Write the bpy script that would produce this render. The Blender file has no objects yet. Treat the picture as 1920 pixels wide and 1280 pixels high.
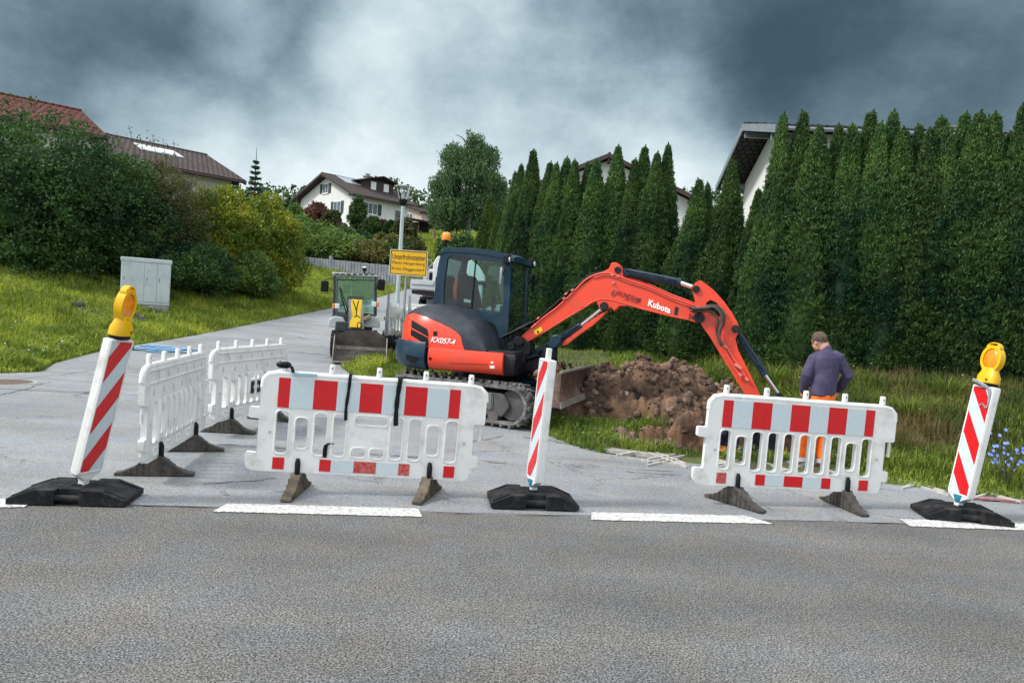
import bpy, bmesh, math, random
import numpy as np
from mathutils import Vector, Matrix
from mathutils.bvhtree import BVHTree
PI = math.pi
rad = math.radians
scene = bpy.context.scene
col = scene.collection

# ---------------------------------------------------------------- camera
FPX, EYE, PITCH, ROLL = 1400.0, 1.65, rad(2.25), rad(3.8)
cam_d = bpy.data.cameras.new("camera")
cam_d.sensor_width = 36.0
cam_d.lens = FPX / 1920 * 36.0
cam_d.clip_start = 0.05
cam_d.clip_end = 2000
cam = bpy.data.objects.new("camera", cam_d)
cam.matrix_world = Matrix.Translation((0, 0, EYE)) @ Matrix.Rotation(PI / 2 - PITCH, 4, 'X') @ Matrix.Rotation(ROLL, 4, 'Z')
col.objects.link(cam)
scene.camera = cam

def ray(px, py):
    """direction of a photograph pixel (1920 x 1280) in the world, y component about 1"""
    dx, dy = px - 960, py - 640
    c, s = math.cos(ROLL), math.sin(ROLL)
    u = dx * c + dy * s
    v = -dx * s + dy * c
    d = Vector((u, FPX * math.cos(PITCH) - v * math.sin(PITCH), -FPX * math.sin(PITCH) - v * math.cos(PITCH)))
    return d / FPX
def onz(px, py, z=0.0):
    d = ray(px, py); t = (z - EYE) / d.z
    return Vector((d.x * t, d.y * t, z))
def ony(px, py, Y):
    d = ray(px, py); t = Y / d.y
    return Vector((d.x * t, Y, EYE + d.z * t))
def seen(x, y, z, m=60):
    f = y * math.cos(PITCH) - (z - EYE) * math.sin(PITCH)
    up = y * math.sin(PITCH) + (z - EYE) * math.cos(PITCH)
    u = x / f * FPX; v = -up / f * FPX
    c, s = math.cos(ROLL), math.sin(ROLL)
    X = 960 + u * c - v * s; Y = 640 + u * s + v * c
    return (f > 0.1) & (X > -m) & (X < 1920 + m) & (Y > -m) & (Y < 1280 + m)

# ---------------------------------------------------------------- world, sun, exposure
SUN_EL, SUN_AZ = rad(44), rad(255)      # azimuth clockwise from +Y: behind the camera, to its left
world = bpy.data.worlds.new("World")
scene.world = world
world.use_nodes = True
wn, wl = world.node_tree.nodes, world.node_tree.links
wn.clear()
def W(t, **k):
    n = wn.new(t)
    for a, b in k.items(): setattr(n, a, b)
    return n
def wmath(op, a, b=None, clamp=False):
    n = W('ShaderNodeMath', operation=op, use_clamp=clamp)
    for i, v in enumerate((a, b)):
        if v is None: continue
        if isinstance(v, (int, float)): n.inputs[i].default_value = v
        else: wl.new(v, n.inputs[i])
    return n.outputs[0]
w_out = W('ShaderNodeOutputWorld'); w_bg = W('ShaderNodeBackground')
w_bg.inputs['Strength'].default_value = 0.1
sky = W('ShaderNodeTexSky', sky_type='NISHITA', sun_disc=False, sun_elevation=SUN_EL, sun_rotation=SUN_AZ, air_density=1.0, dust_density=1.5)
tc = W('ShaderNodeTexCoord')
# cloud texture lives on the direction of view from the ground (a sky dome), stretched towards the horizon
mp = W('ShaderNodeMapping'); mp.inputs['Scale'].default_value = (1.0, 1.0, 1.35)
wl.new(tc.outputs['Generated'], mp.inputs['Vector'])
n1 = W('ShaderNodeTexNoise'); n1.inputs['Scale'].default_value = 2.6; n1.inputs['Detail'].default_value = 5; n1.inputs['Roughness'].default_value = 0.5
wl.new(mp.outputs[0], n1.inputs['Vector'])
dist = W('ShaderNodeVectorMath', operation='MULTIPLY_ADD')
wl.new(n1.outputs['Color'], dist.inputs[0]); dist.inputs[1].default_value = (0.22, 0.22, 0.22)
wl.new(tc.outputs['Generated'], dist.inputs[2])
dist2 = W('ShaderNodeVectorMath', operation='ADD'); wl.new(dist.outputs[0], dist2.inputs[0]); dist2.inputs[1].default_value = (-0.11, -0.11, -0.11)
nrm = W('ShaderNodeVectorMath', operation='NORMALIZE'); wl.new(dist2.outputs[0], nrm.inputs[0])
CLOUD = [  # where in the sky (photo pixel giving the direction), angular radius in degrees, brightness
    ((40, 30), 12, -0.20), ((-200, 100), 14, -0.14), ((200, 90), 6, -0.04), ((570, 100), 5, -0.16), ((420, 150), 6, -0.13), ((540, 10), 5, -0.12), ((330, 30), 5, -0.10), ((720, 70), 4, 0.10), ((860, 10), 4, 0.13), ((700, 110), 2.5, 0.10), ((660, 50), 2.5, 0.08), ((770, 100), 4, -0.06),
    ((1780, 80), 13, -0.34), ((1420, 10), 8, -0.24), ((1900, 190), 7, -0.14), ((1520, 110), 6, -0.13), ((1130, 20), 5, -0.14), ((1300, 110), 6, -0.16), ((980, 130), 6, -0.10), ((850, 190), 6, -0.08), ((1100, 180), 6, -0.08), ((1300, 200), 6, 0.05),
    ((1000, 250), 8, -0.02), ((560, 310), 8, 0.14), ((275, 150), 3, 0.16), ((1290, 270), 5, 0.14), ((800, 330), 8, 0.10), ((1660, 165), 3, 0.14), ((460, 40), 2.5, 0.22), ((320, 250), 5, 0.14), ((1400, 190), 4, 0.06), ((1000, 370), 8, 0.10)]
lum = None
for (pp, rr, amt) in CLOUD:
    d = ray(*pp).normalized()
    dp = W('ShaderNodeVectorMath', operation='DOT_PRODUCT'); wl.new(nrm.outputs[0], dp.inputs[0]); dp.inputs[1].default_value = d
    mr = W('ShaderNodeMapRange', interpolation_type='SMOOTHSTEP')
    wl.new(dp.outputs['Value'], mr.inputs['Value'])
    mr.inputs['From Min'].default_value = math.cos(rad(rr * 1.5)); mr.inputs['From Max'].default_value = 1.0
    mr.inputs['To Min'].default_value = 0; mr.inputs['To Max'].default_value = amt
    lum = mr.outputs[0] if lum is None else wmath('ADD', lum, mr.outputs[0])
n2 = W('ShaderNodeTexNoise'); n2.inputs['Scale'].default_value = 4.6; n2.inputs['Detail'].default_value = 9; n2.inputs['Roughness'].default_value = 0.66
wl.new(mp.outputs[0], n2.inputs['Vector'])
lum = wmath('ADD', lum, wmath('MULTIPLY', n2.outputs['Fac'], 0.72))
lum = wmath('ADD', lum, 0.355)
cr = W('ShaderNodeValToRGB')
els = cr.color_ramp.elements
def setramp(r, stops):
    while len(r.elements) < len(stops): r.elements.new(0.5)
    for e, (p, c) in zip(r.elements, stops):
        e.position = p; e.color = (*c, 1)
setramp(cr.color_ramp, [(0.0, (0.032, 0.060, 0.084)), (0.3, (0.105, 0.163, 0.205)), (0.55, (0.30, 0.415, 0.475)), (0.80, (0.61, 0.72, 0.765)), (1.0, (0.88, 0.94, 0.96))])
cr.color_ramp.interpolation = 'B_SPLINE'
wl.new(lum, cr.inputs[0])
# brighter overhead like an overcast sky, raised out of view to light the scene
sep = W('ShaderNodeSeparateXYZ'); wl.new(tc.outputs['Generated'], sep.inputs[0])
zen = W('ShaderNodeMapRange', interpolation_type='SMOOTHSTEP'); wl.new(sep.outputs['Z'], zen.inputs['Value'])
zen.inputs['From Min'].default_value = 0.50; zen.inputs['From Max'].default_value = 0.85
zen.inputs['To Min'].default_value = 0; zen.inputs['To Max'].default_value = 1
back = W('ShaderNodeMapRange', interpolation_type='SMOOTHSTEP'); wl.new(sep.outputs['Y'], back.inputs['Value'])  # bright sky behind the camera, added unseen as fill light
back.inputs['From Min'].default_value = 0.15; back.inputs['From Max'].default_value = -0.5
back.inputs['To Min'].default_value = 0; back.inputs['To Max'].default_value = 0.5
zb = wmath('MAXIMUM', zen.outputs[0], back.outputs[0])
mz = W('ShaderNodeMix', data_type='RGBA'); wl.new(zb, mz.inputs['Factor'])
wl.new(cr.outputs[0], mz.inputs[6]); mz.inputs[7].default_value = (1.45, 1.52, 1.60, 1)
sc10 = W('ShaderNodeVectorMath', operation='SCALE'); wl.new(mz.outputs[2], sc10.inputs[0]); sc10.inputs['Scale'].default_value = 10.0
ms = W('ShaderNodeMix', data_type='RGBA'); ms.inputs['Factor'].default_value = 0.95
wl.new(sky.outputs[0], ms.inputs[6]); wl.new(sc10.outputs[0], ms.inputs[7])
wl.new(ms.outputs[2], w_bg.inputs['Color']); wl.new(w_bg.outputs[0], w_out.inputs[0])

sun_d = bpy.data.lights.new("sun", 'SUN'); sun_d.energy = 3.2; sun_d.angle = rad(10); sun_d.color = (1.0, 0.96, 0.90)
sun = bpy.data.objects.new("sun", sun_d); col.objects.link(sun)
sdir = Vector((math.sin(SUN_AZ) * math.cos(SUN_EL), math.cos(SUN_AZ) * math.cos(SUN_EL), math.sin(SUN_EL)))
sun.rotation_euler = sdir.to_track_quat('Z', 'Y').to_euler(); sun.location = (0, -10, 30)
vs = scene.view_settings
vs.view_transform = 'Standard'; vs.look = 'None'; vs.gamma = 1.0; vs.exposure = 0.2; vs.use_curve_mapping = False

# ---------------------------------------------------------------- materials
MATS = {}
def mat(name, c1, c2=None, scale=5.0, rough=0.6, metal=0.0, bump=0.0, bscale=None, detail=4, contrast=(0.35, 0.65), spec=0.5, coat=0.0, island=0.0, trans=None, dirt=None, objrand=0.0):
    """principled material; c2 = second colour in a noise pattern; island = random brightness per leaf/blade; trans = light let through a leaf; dirt = (colour, amount, scale)"""
    if name in MATS: return MATS[name]
    c1 = c1 or (0.5, 0.5, 0.5)
    m = bpy.data.materials.new(name); m.use_nodes = True
    nt = m.node_tree; N, L = nt.nodes, nt.links
    b = N['Principled BSDF']
    b.inputs['Roughness'].default_value = rough; b.inputs['Metallic'].default_value = metal
    b.inputs['Specular IOR Level'].default_value = spec
    if coat: b.inputs['Coat Weight'].default_value = coat; b.inputs['Coat Roughness'].default_value = 0.12
    t = N.new('ShaderNodeTexCoord')
    out = None
    if c2 is not None:
        n = N.new('ShaderNodeTexNoise'); n.inputs['Scale'].default_value = scale; n.inputs['Detail'].default_value = detail
        L.new(t.outputs['Object'], n.inputs['Vector'])
        r = N.new('ShaderNodeValToRGB'); L.new(n.outputs['Fac'], r.inputs[0])
        setramp(r.color_ramp, [(contrast[0], c1), (contrast[1], c2)])
        out = r.outputs[0]
    if dirt is not None:
        n = N.new('ShaderNodeTexNoise'); n.inputs['Scale'].default_value = dirt[2]; n.inputs['Detail'].default_value = 8; n.inputs['Roughness'].default_value = 0.7
        L.new(t.outputs['Object'], n.inputs['Vector'])
        mr = N.new('ShaderNodeMapRange'); L.new(n.outputs['Fac'], mr.inputs['Value'])
        mr.inputs['From Min'].default_value = 0.50; mr.inputs['From Max'].default_value = 0.72; mr.inputs['To Max'].default_value = dirt[1]
        mx = N.new('ShaderNodeMix'); mx.data_type = 'RGBA'; L.new(mr.outputs[0], mx.inputs['Factor'])
        if out is None: mx.inputs[6].default_value = (*c1, 1)
        else: L.new(out, mx.inputs[6])
        mx.inputs[7].default_value = (*dirt[0], 1); out = mx.outputs[2]
    if island:
        g = N.new('ShaderNodeNewGeometry')
        mr = N.new('ShaderNodeMapRange'); L.new(g.outputs['Random Per Island'], mr.inputs['Value'])
        mr.inputs['To Min'].default_value = 1 - island; mr.inputs['To Max'].default_value = 1 + island
        mu = N.new('ShaderNodeVectorMath'); mu.operation = 'SCALE'; L.new(mr.outputs[0], mu.inputs['Scale'])
        if out is None: mu.inputs[0].default_value = c1
        else: L.new(out, mu.inputs[0])
        out = mu.outputs[0]
    if objrand:
        oi = N.new('ShaderNodeObjectInfo'); mr = N.new('ShaderNodeMapRange'); L.new(oi.outputs['Random'], mr.inputs['Value'])
        mr.inputs['To Min'].default_value = 1 - objrand; mr.inputs['To Max'].default_value = 1 + objrand
        mu = N.new('ShaderNodeVectorMath'); mu.operation = 'SCALE'; L.new(mr.outputs[0], mu.inputs['Scale']); L.new(out, mu.inputs[0]); out = mu.outputs[0]
    if out is None: b.inputs['Base Color'].default_value = (*c1, 1)
    else: L.new(out, b.inputs['Base Color'])
    if bump:
        n = N.new('ShaderNodeTexNoise'); n.inputs['Scale'].default_value = bscale or scale * 2; n.inputs['Detail'].default_value = 5
        L.new(t.outputs['Object'], n.inputs['Vector'])
        bp = N.new('ShaderNodeBump'); bp.inputs['Strength'].default_value = bump; bp.inputs['Distance'].default_value = 0.02
        L.new(n.outputs['Fac'], bp.inputs['Height']); L.new(bp.outputs[0], b.inputs['Normal'])
    if trans is not None:
        tr = N.new('ShaderNodeBsdfTranslucent')
        mu = N.new('ShaderNodeVectorMath'); mu.operation = 'MULTIPLY'; mu.inputs[1].default_value = (1.3, 1.35, 0.7)
        if out is None: mu.inputs[0].default_value = c1
        else: L.new(out, mu.inputs[0])
        L.new(mu.outputs[0], tr.inputs['Color'])
        ms_ = N.new('ShaderNodeMixShader'); ms_.inputs[0].default_value = trans
        L.new(b.outputs[0], ms_.inputs[1]); L.new(tr.outputs[0], ms_.inputs[2])
        L.new(ms_.outputs[0], N['Material Output'].inputs['Surface'])
    MATS[name] = m
    return m
def glass(name, tint, refl=0.12, rough=0.02):
    m = bpy.data.materials.new(name); m.use_nodes = True
    N, L = m.node_tree.nodes, m.node_tree.links; N.remove(N['Principled BSDF'])
    a = N.new('ShaderNodeBsdfTransparent'); a.inputs[0].default_value = (*tint, 1)
    g = N.new('ShaderNodeBsdfGlossy'); g.inputs['Roughness'].default_value = rough
    f = N.new('ShaderNodeFresnel'); f.inputs[0].default_value = 1.5
    mr = N.new('ShaderNodeMapRange'); L.new(f.outputs[0], mr.inputs['Value']); mr.inputs['To Min'].default_value = refl * 0.25; mr.inputs['To Max'].default_value = 0.8
    x = N.new('ShaderNodeMixShader'); L.new(mr.outputs[0], x.inputs[0]); L.new(a.outputs[0], x.inputs[1]); L.new(g.outputs[0], x.inputs[2])
    L.new(x.outputs[0], N['Material Output'].inputs['Surface'])
    return m
def asphalt(name, dark, light, grain, patch, crack=0.0, rough=0.85):
    m = bpy.data.materials.new(name); m.use_nodes = True
    N, L = m.node_tree.nodes, m.node_tree.links; b = N['Principled BSDF']
    b.inputs['Roughness'].default_value = rough; b.inputs['Specular IOR Level'].default_value = 0.3 if rough > 0.8 else 0.55
    t = N.new('ShaderNodeTexCoord')
    def noise(s, d, r=0.5):
        n = N.new('ShaderNodeTexNoise'); n.inputs['Scale'].default_value = s; n.inputs['Detail'].default_value = d; n.inputs['Roughness'].default_value = r
        L.new(t.outputs['Object'], n.inputs['Vector']); return n
    g = noise(grain, 3, 0.65)
    r = N.new('ShaderNodeValToRGB'); L.new(g.outputs['Fac'], r.inputs[0]); setramp(r.color_ramp, [(0.36, dark), (0.64, light)])
    v = N.new('ShaderNodeTexVoronoi'); v.inputs['Scale'].default_value = grain * 1.3; L.new(t.outputs['Object'], v.inputs['Vector'])
    hs = N.new('ShaderNodeSeparateColor'); L.new(v.outputs['Color'], hs.inputs[0])
    mr = N.new('ShaderNodeMapRange'); L.new(hs.outputs[0], mr.inputs['Value']); mr.inputs['To Min'].default_value = 0.62; mr.inputs['To Max'].default_value = 1.38
    p = noise(0.9, 5, 0.6)
    mp_ = N.new('ShaderNodeMapRange'); L.new(p.outputs['Fac'], mp_.inputs['Value']); mp_.inputs['From Min'].default_value = 0.3; mp_.inputs['From Max'].default_value = 0.7
    mp_.inputs['To Min'].default_value = 1 - patch; mp_.inputs['To Max'].default_value = 1 + patch
    mm = N.new('ShaderNodeMath'); mm.operation = 'MULTIPLY'; L.new(mr.outputs[0], mm.inputs[0]); L.new(mp_.outputs[0], mm.inputs[1])
    sc = N.new('ShaderNodeVectorMath'); sc.operation = 'SCALE'; L.new(r.outputs[0], sc.inputs[0]); L.new(mm.outputs[0], sc.inputs['Scale'])
    # long streaks where traffic has polished the surface
    ms1 = N.new('ShaderNodeMapping'); ms1.inputs['Rotation'].default_value = (0, 0, -0.157); ms1.inputs['Scale'].default_value = (0.12, 1.5, 1); L.new(t.outputs['Object'], ms1.inputs['Vector'])
    sn = N.new('ShaderNodeTexNoise'); sn.inputs['Scale'].default_value = 1.0; sn.inputs['Detail'].default_value = 3; L.new(ms1.outputs[0], sn.inputs['Vector'])
    sm = N.new('ShaderNodeMapRange'); L.new(sn.outputs['Fac'], sm.inputs['Value']); sm.inputs['From Min'].default_value = 0.3; sm.inputs['From Max'].default_value = 0.7; sm.inputs['To Min'].default_value = 0.84; sm.inputs['To Max'].default_value = 1.14
    m2 = N.new('ShaderNodeMath'); m2.operation = 'MULTIPLY'; L.new(mm.outputs[0], m2.inputs[0]); L.new(sm.outputs[0], m2.inputs[1]); L.new(m2.outputs[0], sc.inputs['Scale'])
    # warm and cool patches
    q = noise(2.3, 3)
    tint = N.new('ShaderNodeValToRGB'); L.new(q.outputs['Fac'], tint.inputs[0]); setramp(tint.color_ramp, [(0.35, (0.96, 1.0, 1.05)), (0.65, (1.05, 1.0, 0.94))])
    mt = N.new('ShaderNodeVectorMath'); mt.operation = 'MULTIPLY'; L.new(sc.outputs[0], mt.inputs[0]); L.new(tint.outputs[0], mt.inputs[1])
    out = mt.outputs[0]
    if crack:
        dn = noise(1.6, 6, 0.65)
        ad = N.new('ShaderNodeVectorMath'); ad.operation = 'MULTIPLY_ADD'; L.new(dn.outputs['Color'], ad.inputs[0]); ad.inputs[1].default_value = (1.3, 1.3, 0); L.new(t.outputs['Object'], ad.inputs[2])
        cv = N.new('ShaderNodeTexVoronoi'); cv.feature = 'DISTANCE_TO_EDGE'; cv.inputs['Scale'].default_value = 0.55; L.new(ad.outputs[0], cv.inputs['Vector'])
        lt = N.new('ShaderNodeMapRange'); L.new(cv.outputs['Distance'], lt.inputs['Value']); lt.inputs['From Min'].default_value = 0.002; lt.inputs['From Max'].default_value = 0.0075
        lt.inputs['To Min'].default_value = 1; lt.inputs['To Max'].default_value = 0
        mk = noise(0.7, 2); mkr = N.new('ShaderNodeMapRange'); L.new(mk.outputs['Fac'], mkr.inputs['Value']); mkr.inputs['From Min'].default_value = 0.44; mkr.inputs['From Max'].default_value = 0.52
        a = N.new('ShaderNodeMath'); a.operation = 'MULTIPLY'; L.new(lt.outputs[0], a.inputs[0]); L.new(mkr.outputs[0], a.inputs[1])
        a2 = N.new('ShaderNodeMath'); a2.operation = 'MULTIPLY'; L.new(a.outputs[0], a2.inputs[0]); a2.inputs[1].default_value = crack
        mx = N.new('ShaderNodeMix'); mx.data_type = 'RGBA'; L.new(a2.outputs[0], mx.inputs['Factor']); L.new(out, mx.inputs[6]); mx.inputs[7].default_value = (0.02, 0.02, 0.024, 1)
        out = mx.outputs[2]
    L.new(out, b.inputs['Base Color'])
    bp = N.new('ShaderNodeBump'); bp.inputs['Strength'].default_value = 0.3; bp.inputs['Distance'].default_value = 0.004
    L.new(g.outputs['Fac'], bp.inputs['Height']); L.new(bp.outputs[0], b.inputs['Normal'])
    return m

M_road = asphalt('worn_asphalt_warm', (0.012, 0.014, 0.017), (0.235, 0.23, 0.22), 95, 0.16)
M_side = asphalt('worn_asphalt_cool', (0.12, 0.127, 0.135), (0.335, 0.345, 0.357), 130, 0.14, crack=0.6, rough=0.62)
M_ground = mat('turf_soil', (0.06, 0.055, 0.028), (0.075, 0.10, 0.022), 1.8, 0.95, bump=0.6, bscale=9)
M_soil = mat('soil', (0.042, 0.025, 0.018), (0.22, 0.125, 0.072), 3.0, 0.95, bump=1.0, bscale=14, detail=8)
M_white = mat('white_plastic', (0.80, 0.80, 0.78), (0.71, 0.72, 0.70), 2.0, 0.5, dirt=((0.30, 0.27, 0.22), 0.45, 6), contrast=(0.3, 0.7))
M_refw = mat('grey_reflective', (0.52, 0.60, 0.64), (0.56, 0.64, 0.68), 30, 0.35)
M_refr = mat('red_reflective', (0.62, 0.008, 0.012), (0.55, 0.006, 0.010), 30, 0.35)
M_refr_old = mat('red_worn', (0.42, 0.02, 0.02), (0.50, 0.13, 0.11), 45, 0.5)
M_rubber = mat('black_rubber', (0.006, 0.007, 0.009), (0.016, 0.017, 0.020), 12, 0.6, spec=0.2, bump=0.15, bscale=60, dirt=((0.10, 0.09, 0.075), 0.5, 9))
M_rubber_mud = mat('muddy_rubber', (0.05, 0.042, 0.034), (0.17, 0.135, 0.09), 9, 0.85, bump=0.3, bscale=50)
M_rubber_grey = mat('dusty_rubber', (0.035, 0.032, 0.030), (0.085, 0.075, 0.065), 14, 0.8, bump=0.3, bscale=50)
M_black = mat('black_plastic', (0.007, 0.008, 0.010), None, rough=0.5, spec=0.2)
M_tape = mat('black_tape', (0.006, 0.007, 0.009), None, rough=0.5, spec=0.2)
M_yellow = mat('lamp_yellow', (0.82, 0.47, 0.0), (0.72, 0.40, 0.0), 8, 0.35)
M_lens = mat('orange_lens', (0.80, 0.20, 0.005), (0.95, 0.33, 0.01), 25, 0.18, coat=0.6)
M_orange = mat('excavator_orange', (0.84, 0.058, 0.018), (0.78, 0.048, 0.015), 2, 0.38, coat=0.25, dirt=((0.30, 0.10, 0.06), 0.55, 4))
M_navy = mat('dark_blue_paint', (0.005, 0.025, 0.048), (0.009, 0.034, 0.060), 3, 0.4, spec=0.3, coat=0.1, dirt=((0.07, 0.08, 0.09), 0.45, 4))
M_hood = mat('charcoal_plastic', (0.020, 0.026, 0.038), (0.027, 0.033, 0.046), 4, 0.55, spec=0.3, dirt=((0.10, 0.10, 0.11), 0.4, 3))
M_dark = mat('dark_machine', (0.005, 0.006, 0.010), (0.013, 0.015, 0.020), 8, 0.5, spec=0.25, dirt=((0.10, 0.075, 0.055), 0.5, 6))
M_chrome = mat('chrome', (0.75, 0.76, 0.78), None, rough=0.12, metal=1.0)
M_metal = mat('galvanised_steel', (0.34, 0.38, 0.41), (0.44, 0.48, 0.50), 12, 0.45, metal=0.5)
M_rust = mat('rusty_steel', (0.095, 0.052, 0.040), (0.20, 0.125, 0.10), 4, 0.7, metal=0.2, bump=0.2, bscale=25, detail=8, dirt=((0.26, 0.20, 0.15), 0.5, 8))
M_trackm = mat('worn_track_rubber', (0.05, 0.052, 0.055), (0.20, 0.20, 0.195), 11, 0.8, bump=0.3, bscale=30, dirt=((0.16, 0.12, 0.085), 0.7, 5))
M_frame = mat('track_frame', (0.045, 0.045, 0.05), (0.10, 0.095, 0.09), 5, 0.7)
M_glass = glass('tinted_cab_glass', (0.66, 0.88, 0.84), 0.10)
M_clear = glass('clear_glass', (0.88, 0.92, 0.92), 0.15)
M_lamp = mat('head_lamp', (0.75, 0.77, 0.78), None, rough=0.15)
M_redlamp = mat('red_lamp', (0.55, 0.01, 0.015), None, rough=0.2, coat=0.5)
M_sign = mat('town_sign_yellow', (0.88, 0.47, 0.0), (0.82, 0.43, 0.0), 3, 0.45)
M_ink = mat('black_lettering', (0.012, 0.010, 0.010), None, rough=0.5)
M_inkred = mat('dark_red_lettering', (0.10, 0.008, 0.016), None, rough=0.5)
M_wht = mat('white_lettering', (0.85, 0.85, 0.84), None, rough=0.5)
M_stripe = mat('road_paint', (0.62, 0.62, 0.60), (0.40, 0.40, 0.39), 38, 0.85, bump=0.3, bscale=90, contrast=(0.42, 0.70), dirt=((0.13, 0.13, 0.13), 1.0, 24))

# ---------------------------------------------------------------- mesh helpers
def tag(o, label=None, cat=None, group=None, kind=None):
    if label: o['label'] = label
    if cat: o['category'] = cat
    if group: o['group'] = group
    if kind: o['kind'] = kind
    return o
def thing(name, label, cat, loc=(0, 0, 0), rz=0, group=None):
    o = bpy.data.objects.new(name, None); o.empty_display_size = 0.1
    col.objects.link(o); o.location = loc; o.rotation_euler = (0, 0, rz)
    return tag(o, label, cat, group)
def finish(name, me, m, parent=None, smooth=40, bevel=0.0, seg=2):
    me.materials.clear(); me.materials.append(m)
    me.update()
    if smooth is not None:
        me.shade_smooth()
        if smooth < 180: me.set_sharp_from_angle(angle=rad(smooth))
    o = bpy.data.objects.new(name, me); col.objects.link(o)
    if parent is not None: o.parent = parent
    if bevel:
        b = o.modifiers.new('bevel', 'BEVEL'); b.width = bevel; b.segments = seg; b.limit_method = 'ANGLE'; b.angle_limit = rad(38)
    return o
def np_mesh(name, V, Fc, k):
    """fast mesh from arrays; k = vertices per face"""
    me = bpy.data.meshes.new(name)
    V = np.asarray(V, dtype=np.float32); Fc = np.asarray(Fc, dtype=np.int32)
    me.vertices.add(len(V)); me.vertices.foreach_set('co', V.ravel())
    me.loops.add(Fc.size); me.loops.foreach_set('vertex_index', Fc.ravel())
    me.polygons.add(len(Fc)); me.polygons.foreach_set('loop_start', np.arange(0, Fc.size, k, dtype=np.int32))
    me.polygons.foreach_set('loop_total', np.full(len(Fc), k, dtype=np.int32))
    me.update(calc_edges=True)
    return me
def rotz(a): return Matrix.Rotation(a, 3, 'Z')
class MB:
    def __init__(s): s.v = []; s.f = []
    def add(s, vs, fs):
        n = len(s.v); s.v += [tuple(v) for v in vs]; s.f += [tuple(i + n for i in f) for f in fs]; return s
    def box(s, c, size, R=None):
        hx, hy, hz = size[0] / 2, size[1] / 2, size[2] / 2
        vs = [Vector((x * hx, y * hy, z * hz)) for x in (-1, 1) for y in (-1, 1) for z in (-1, 1)]
        if R is not None: vs = [R @ v for v in vs]
        c = Vector(c)
        return s.add([v + c for v in vs], [(0, 1, 3, 2), (4, 6, 7, 5), (0, 4, 5, 1), (2, 3, 7, 6), (0, 2, 6, 4), (1, 5, 7, 3)])
    def cyl(s, p0, p1, r0, r1=None, n=16, cap=True):
        p0, p1 = Vector(p0), Vector(p1); r1 = r0 if r1 is None else r1
        q = (p1 - p0).normalized().to_track_quat('Z', 'Y').to_matrix()
        vs = []
        for p, r in ((p0, r0), (p1, r1)):
            vs += [p + q @ Vector((math.cos(2 * PI * i / n) * r, math.sin(2 * PI * i / n) * r, 0)) for i in range(n)]
        fs = [(i, (i + 1) % n, n + (i + 1) % n, n + i) for i in range(n)]
        if cap: fs += [tuple(reversed(range(n))), tuple(range(n, 2 * n))]
        return s.add(vs, fs)
    def tube(s, pts, r, n=8, smoothsteps=0):
        pts = [Vector(p) for p in pts]
        if smoothsteps: pts = catmull(pts, smoothsteps)
        rs = r if isinstance(r, (list, tuple)) else [r] * len(pts)
        vs = []; up = Vector((0, 0, 1)); prev = None
        for i, p in enumerate(pts):
            t = (pts[min(i + 1, len(pts) - 1)] - pts[max(i - 1, 0)]).normalized()
            if prev is None:
                a = t.orthogonal().normalized()
            else:
                a = (prev - t * prev.dot(t)).normalized()
            prev = a; b = t.cross(a)
            vs += [p + (a * math.cos(2 * PI * k / n) + b * math.sin(2 * PI * k / n)) * rs[i] for k in range(n)]
        m = len(pts)
        fs = [(i * n + k, i * n + (k + 1) % n, (i + 1) * n + (k + 1) % n, (i + 1) * n + k) for i in range(m - 1) for k in range(n)]
        fs += [tuple(reversed(range(n))), tuple(range((m - 1) * n, m * n))]
        return s.add(vs, fs)
    def rings(s, rings, close=True, cap=True):
        n = len(rings[0]); vs = [v for r in rings for v in r]
        fs = []
        for i in range(len(rings) - 1):
            for k in range(n if close else n - 1):
                fs.append((i * n + k, i * n + (k + 1) % n, (i + 1) * n + (k + 1) % n, (i + 1) * n + k))
        if cap and close: fs += [tuple(reversed(range(n))), tuple(range((len(rings) - 1) * n, len(rings) * n))]
        return s.add(vs, fs)
    def ball(s, c, r, n=12, m=8, sc=(1, 1, 1), R=None):
        c = Vector(c); rings = []
        for j in range(m + 1):
            th = PI * j / m
            ring = []
            for i in range(n):
                v = Vector((math.sin(th) * math.cos(2 * PI * i / n) * r * sc[0], math.sin(th) * math.sin(2 * PI * i / n) * r * sc[1], -math.cos(th) * r * sc[2]))
                if j in (0, m): v = Vector((0, 0, v.z)) + Vector((1e-5 * math.cos(i), 1e-5 * math.sin(i), 0))
                if R is not None: v = R @ v
                ring.append(c + v)
            rings.append(ring)
        return s.rings(rings)
    def prism(s, poly, fn, a, b):
        """poly 2D, fn(u, v, w) -> 3D, between w=a and w=b (convex polygons)"""
        n = len(poly)
        vs = [fn(u, v, a) for u, v in poly] + [fn(u, v, b) for u, v in poly]
        fs = [(i, (i + 1) % n, n + (i + 1) % n, n + i) for i in range(n)] + [tuple(reversed(range(n))), tuple(range(n, 2 * n))]
        return s.add(vs, fs)
    def mesh(s, name, merge=True):
        me = bpy.data.meshes.new(name); me.from_pydata(s.v, [], s.f)
        bm = bmesh.new(); bm.from_mesh(me)
        bmesh.ops.recalc_face_normals(bm, faces=bm.faces)
        bm.to_mesh(me); bm.free()
        return me
    def build(s, name, m, parent=None, smooth=40, bevel=0.0, seg=2):
        return finish(name, s.mesh(name), m, parent, smooth, bevel, seg)
def catmull(pts, k):
    pts = [Vector(p) for p in pts]; out = []
    for i in range(len(pts) - 1):
        p0, p1, p2, p3 = pts[max(i - 1, 0)], pts[i], pts[i + 1], pts[min(i + 2, len(pts) - 1)]
        for j in range(k):
            t = j / k
            out.append(0.5 * ((2 * p1) + (p2 - p0) * t + (2 * p0 - 5 * p1 + 4 * p2 - p3) * t * t + (3 * p1 - p0 - 3 * p2 + p3) * t ** 3))
    out.append(pts[-1]); return out
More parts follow.
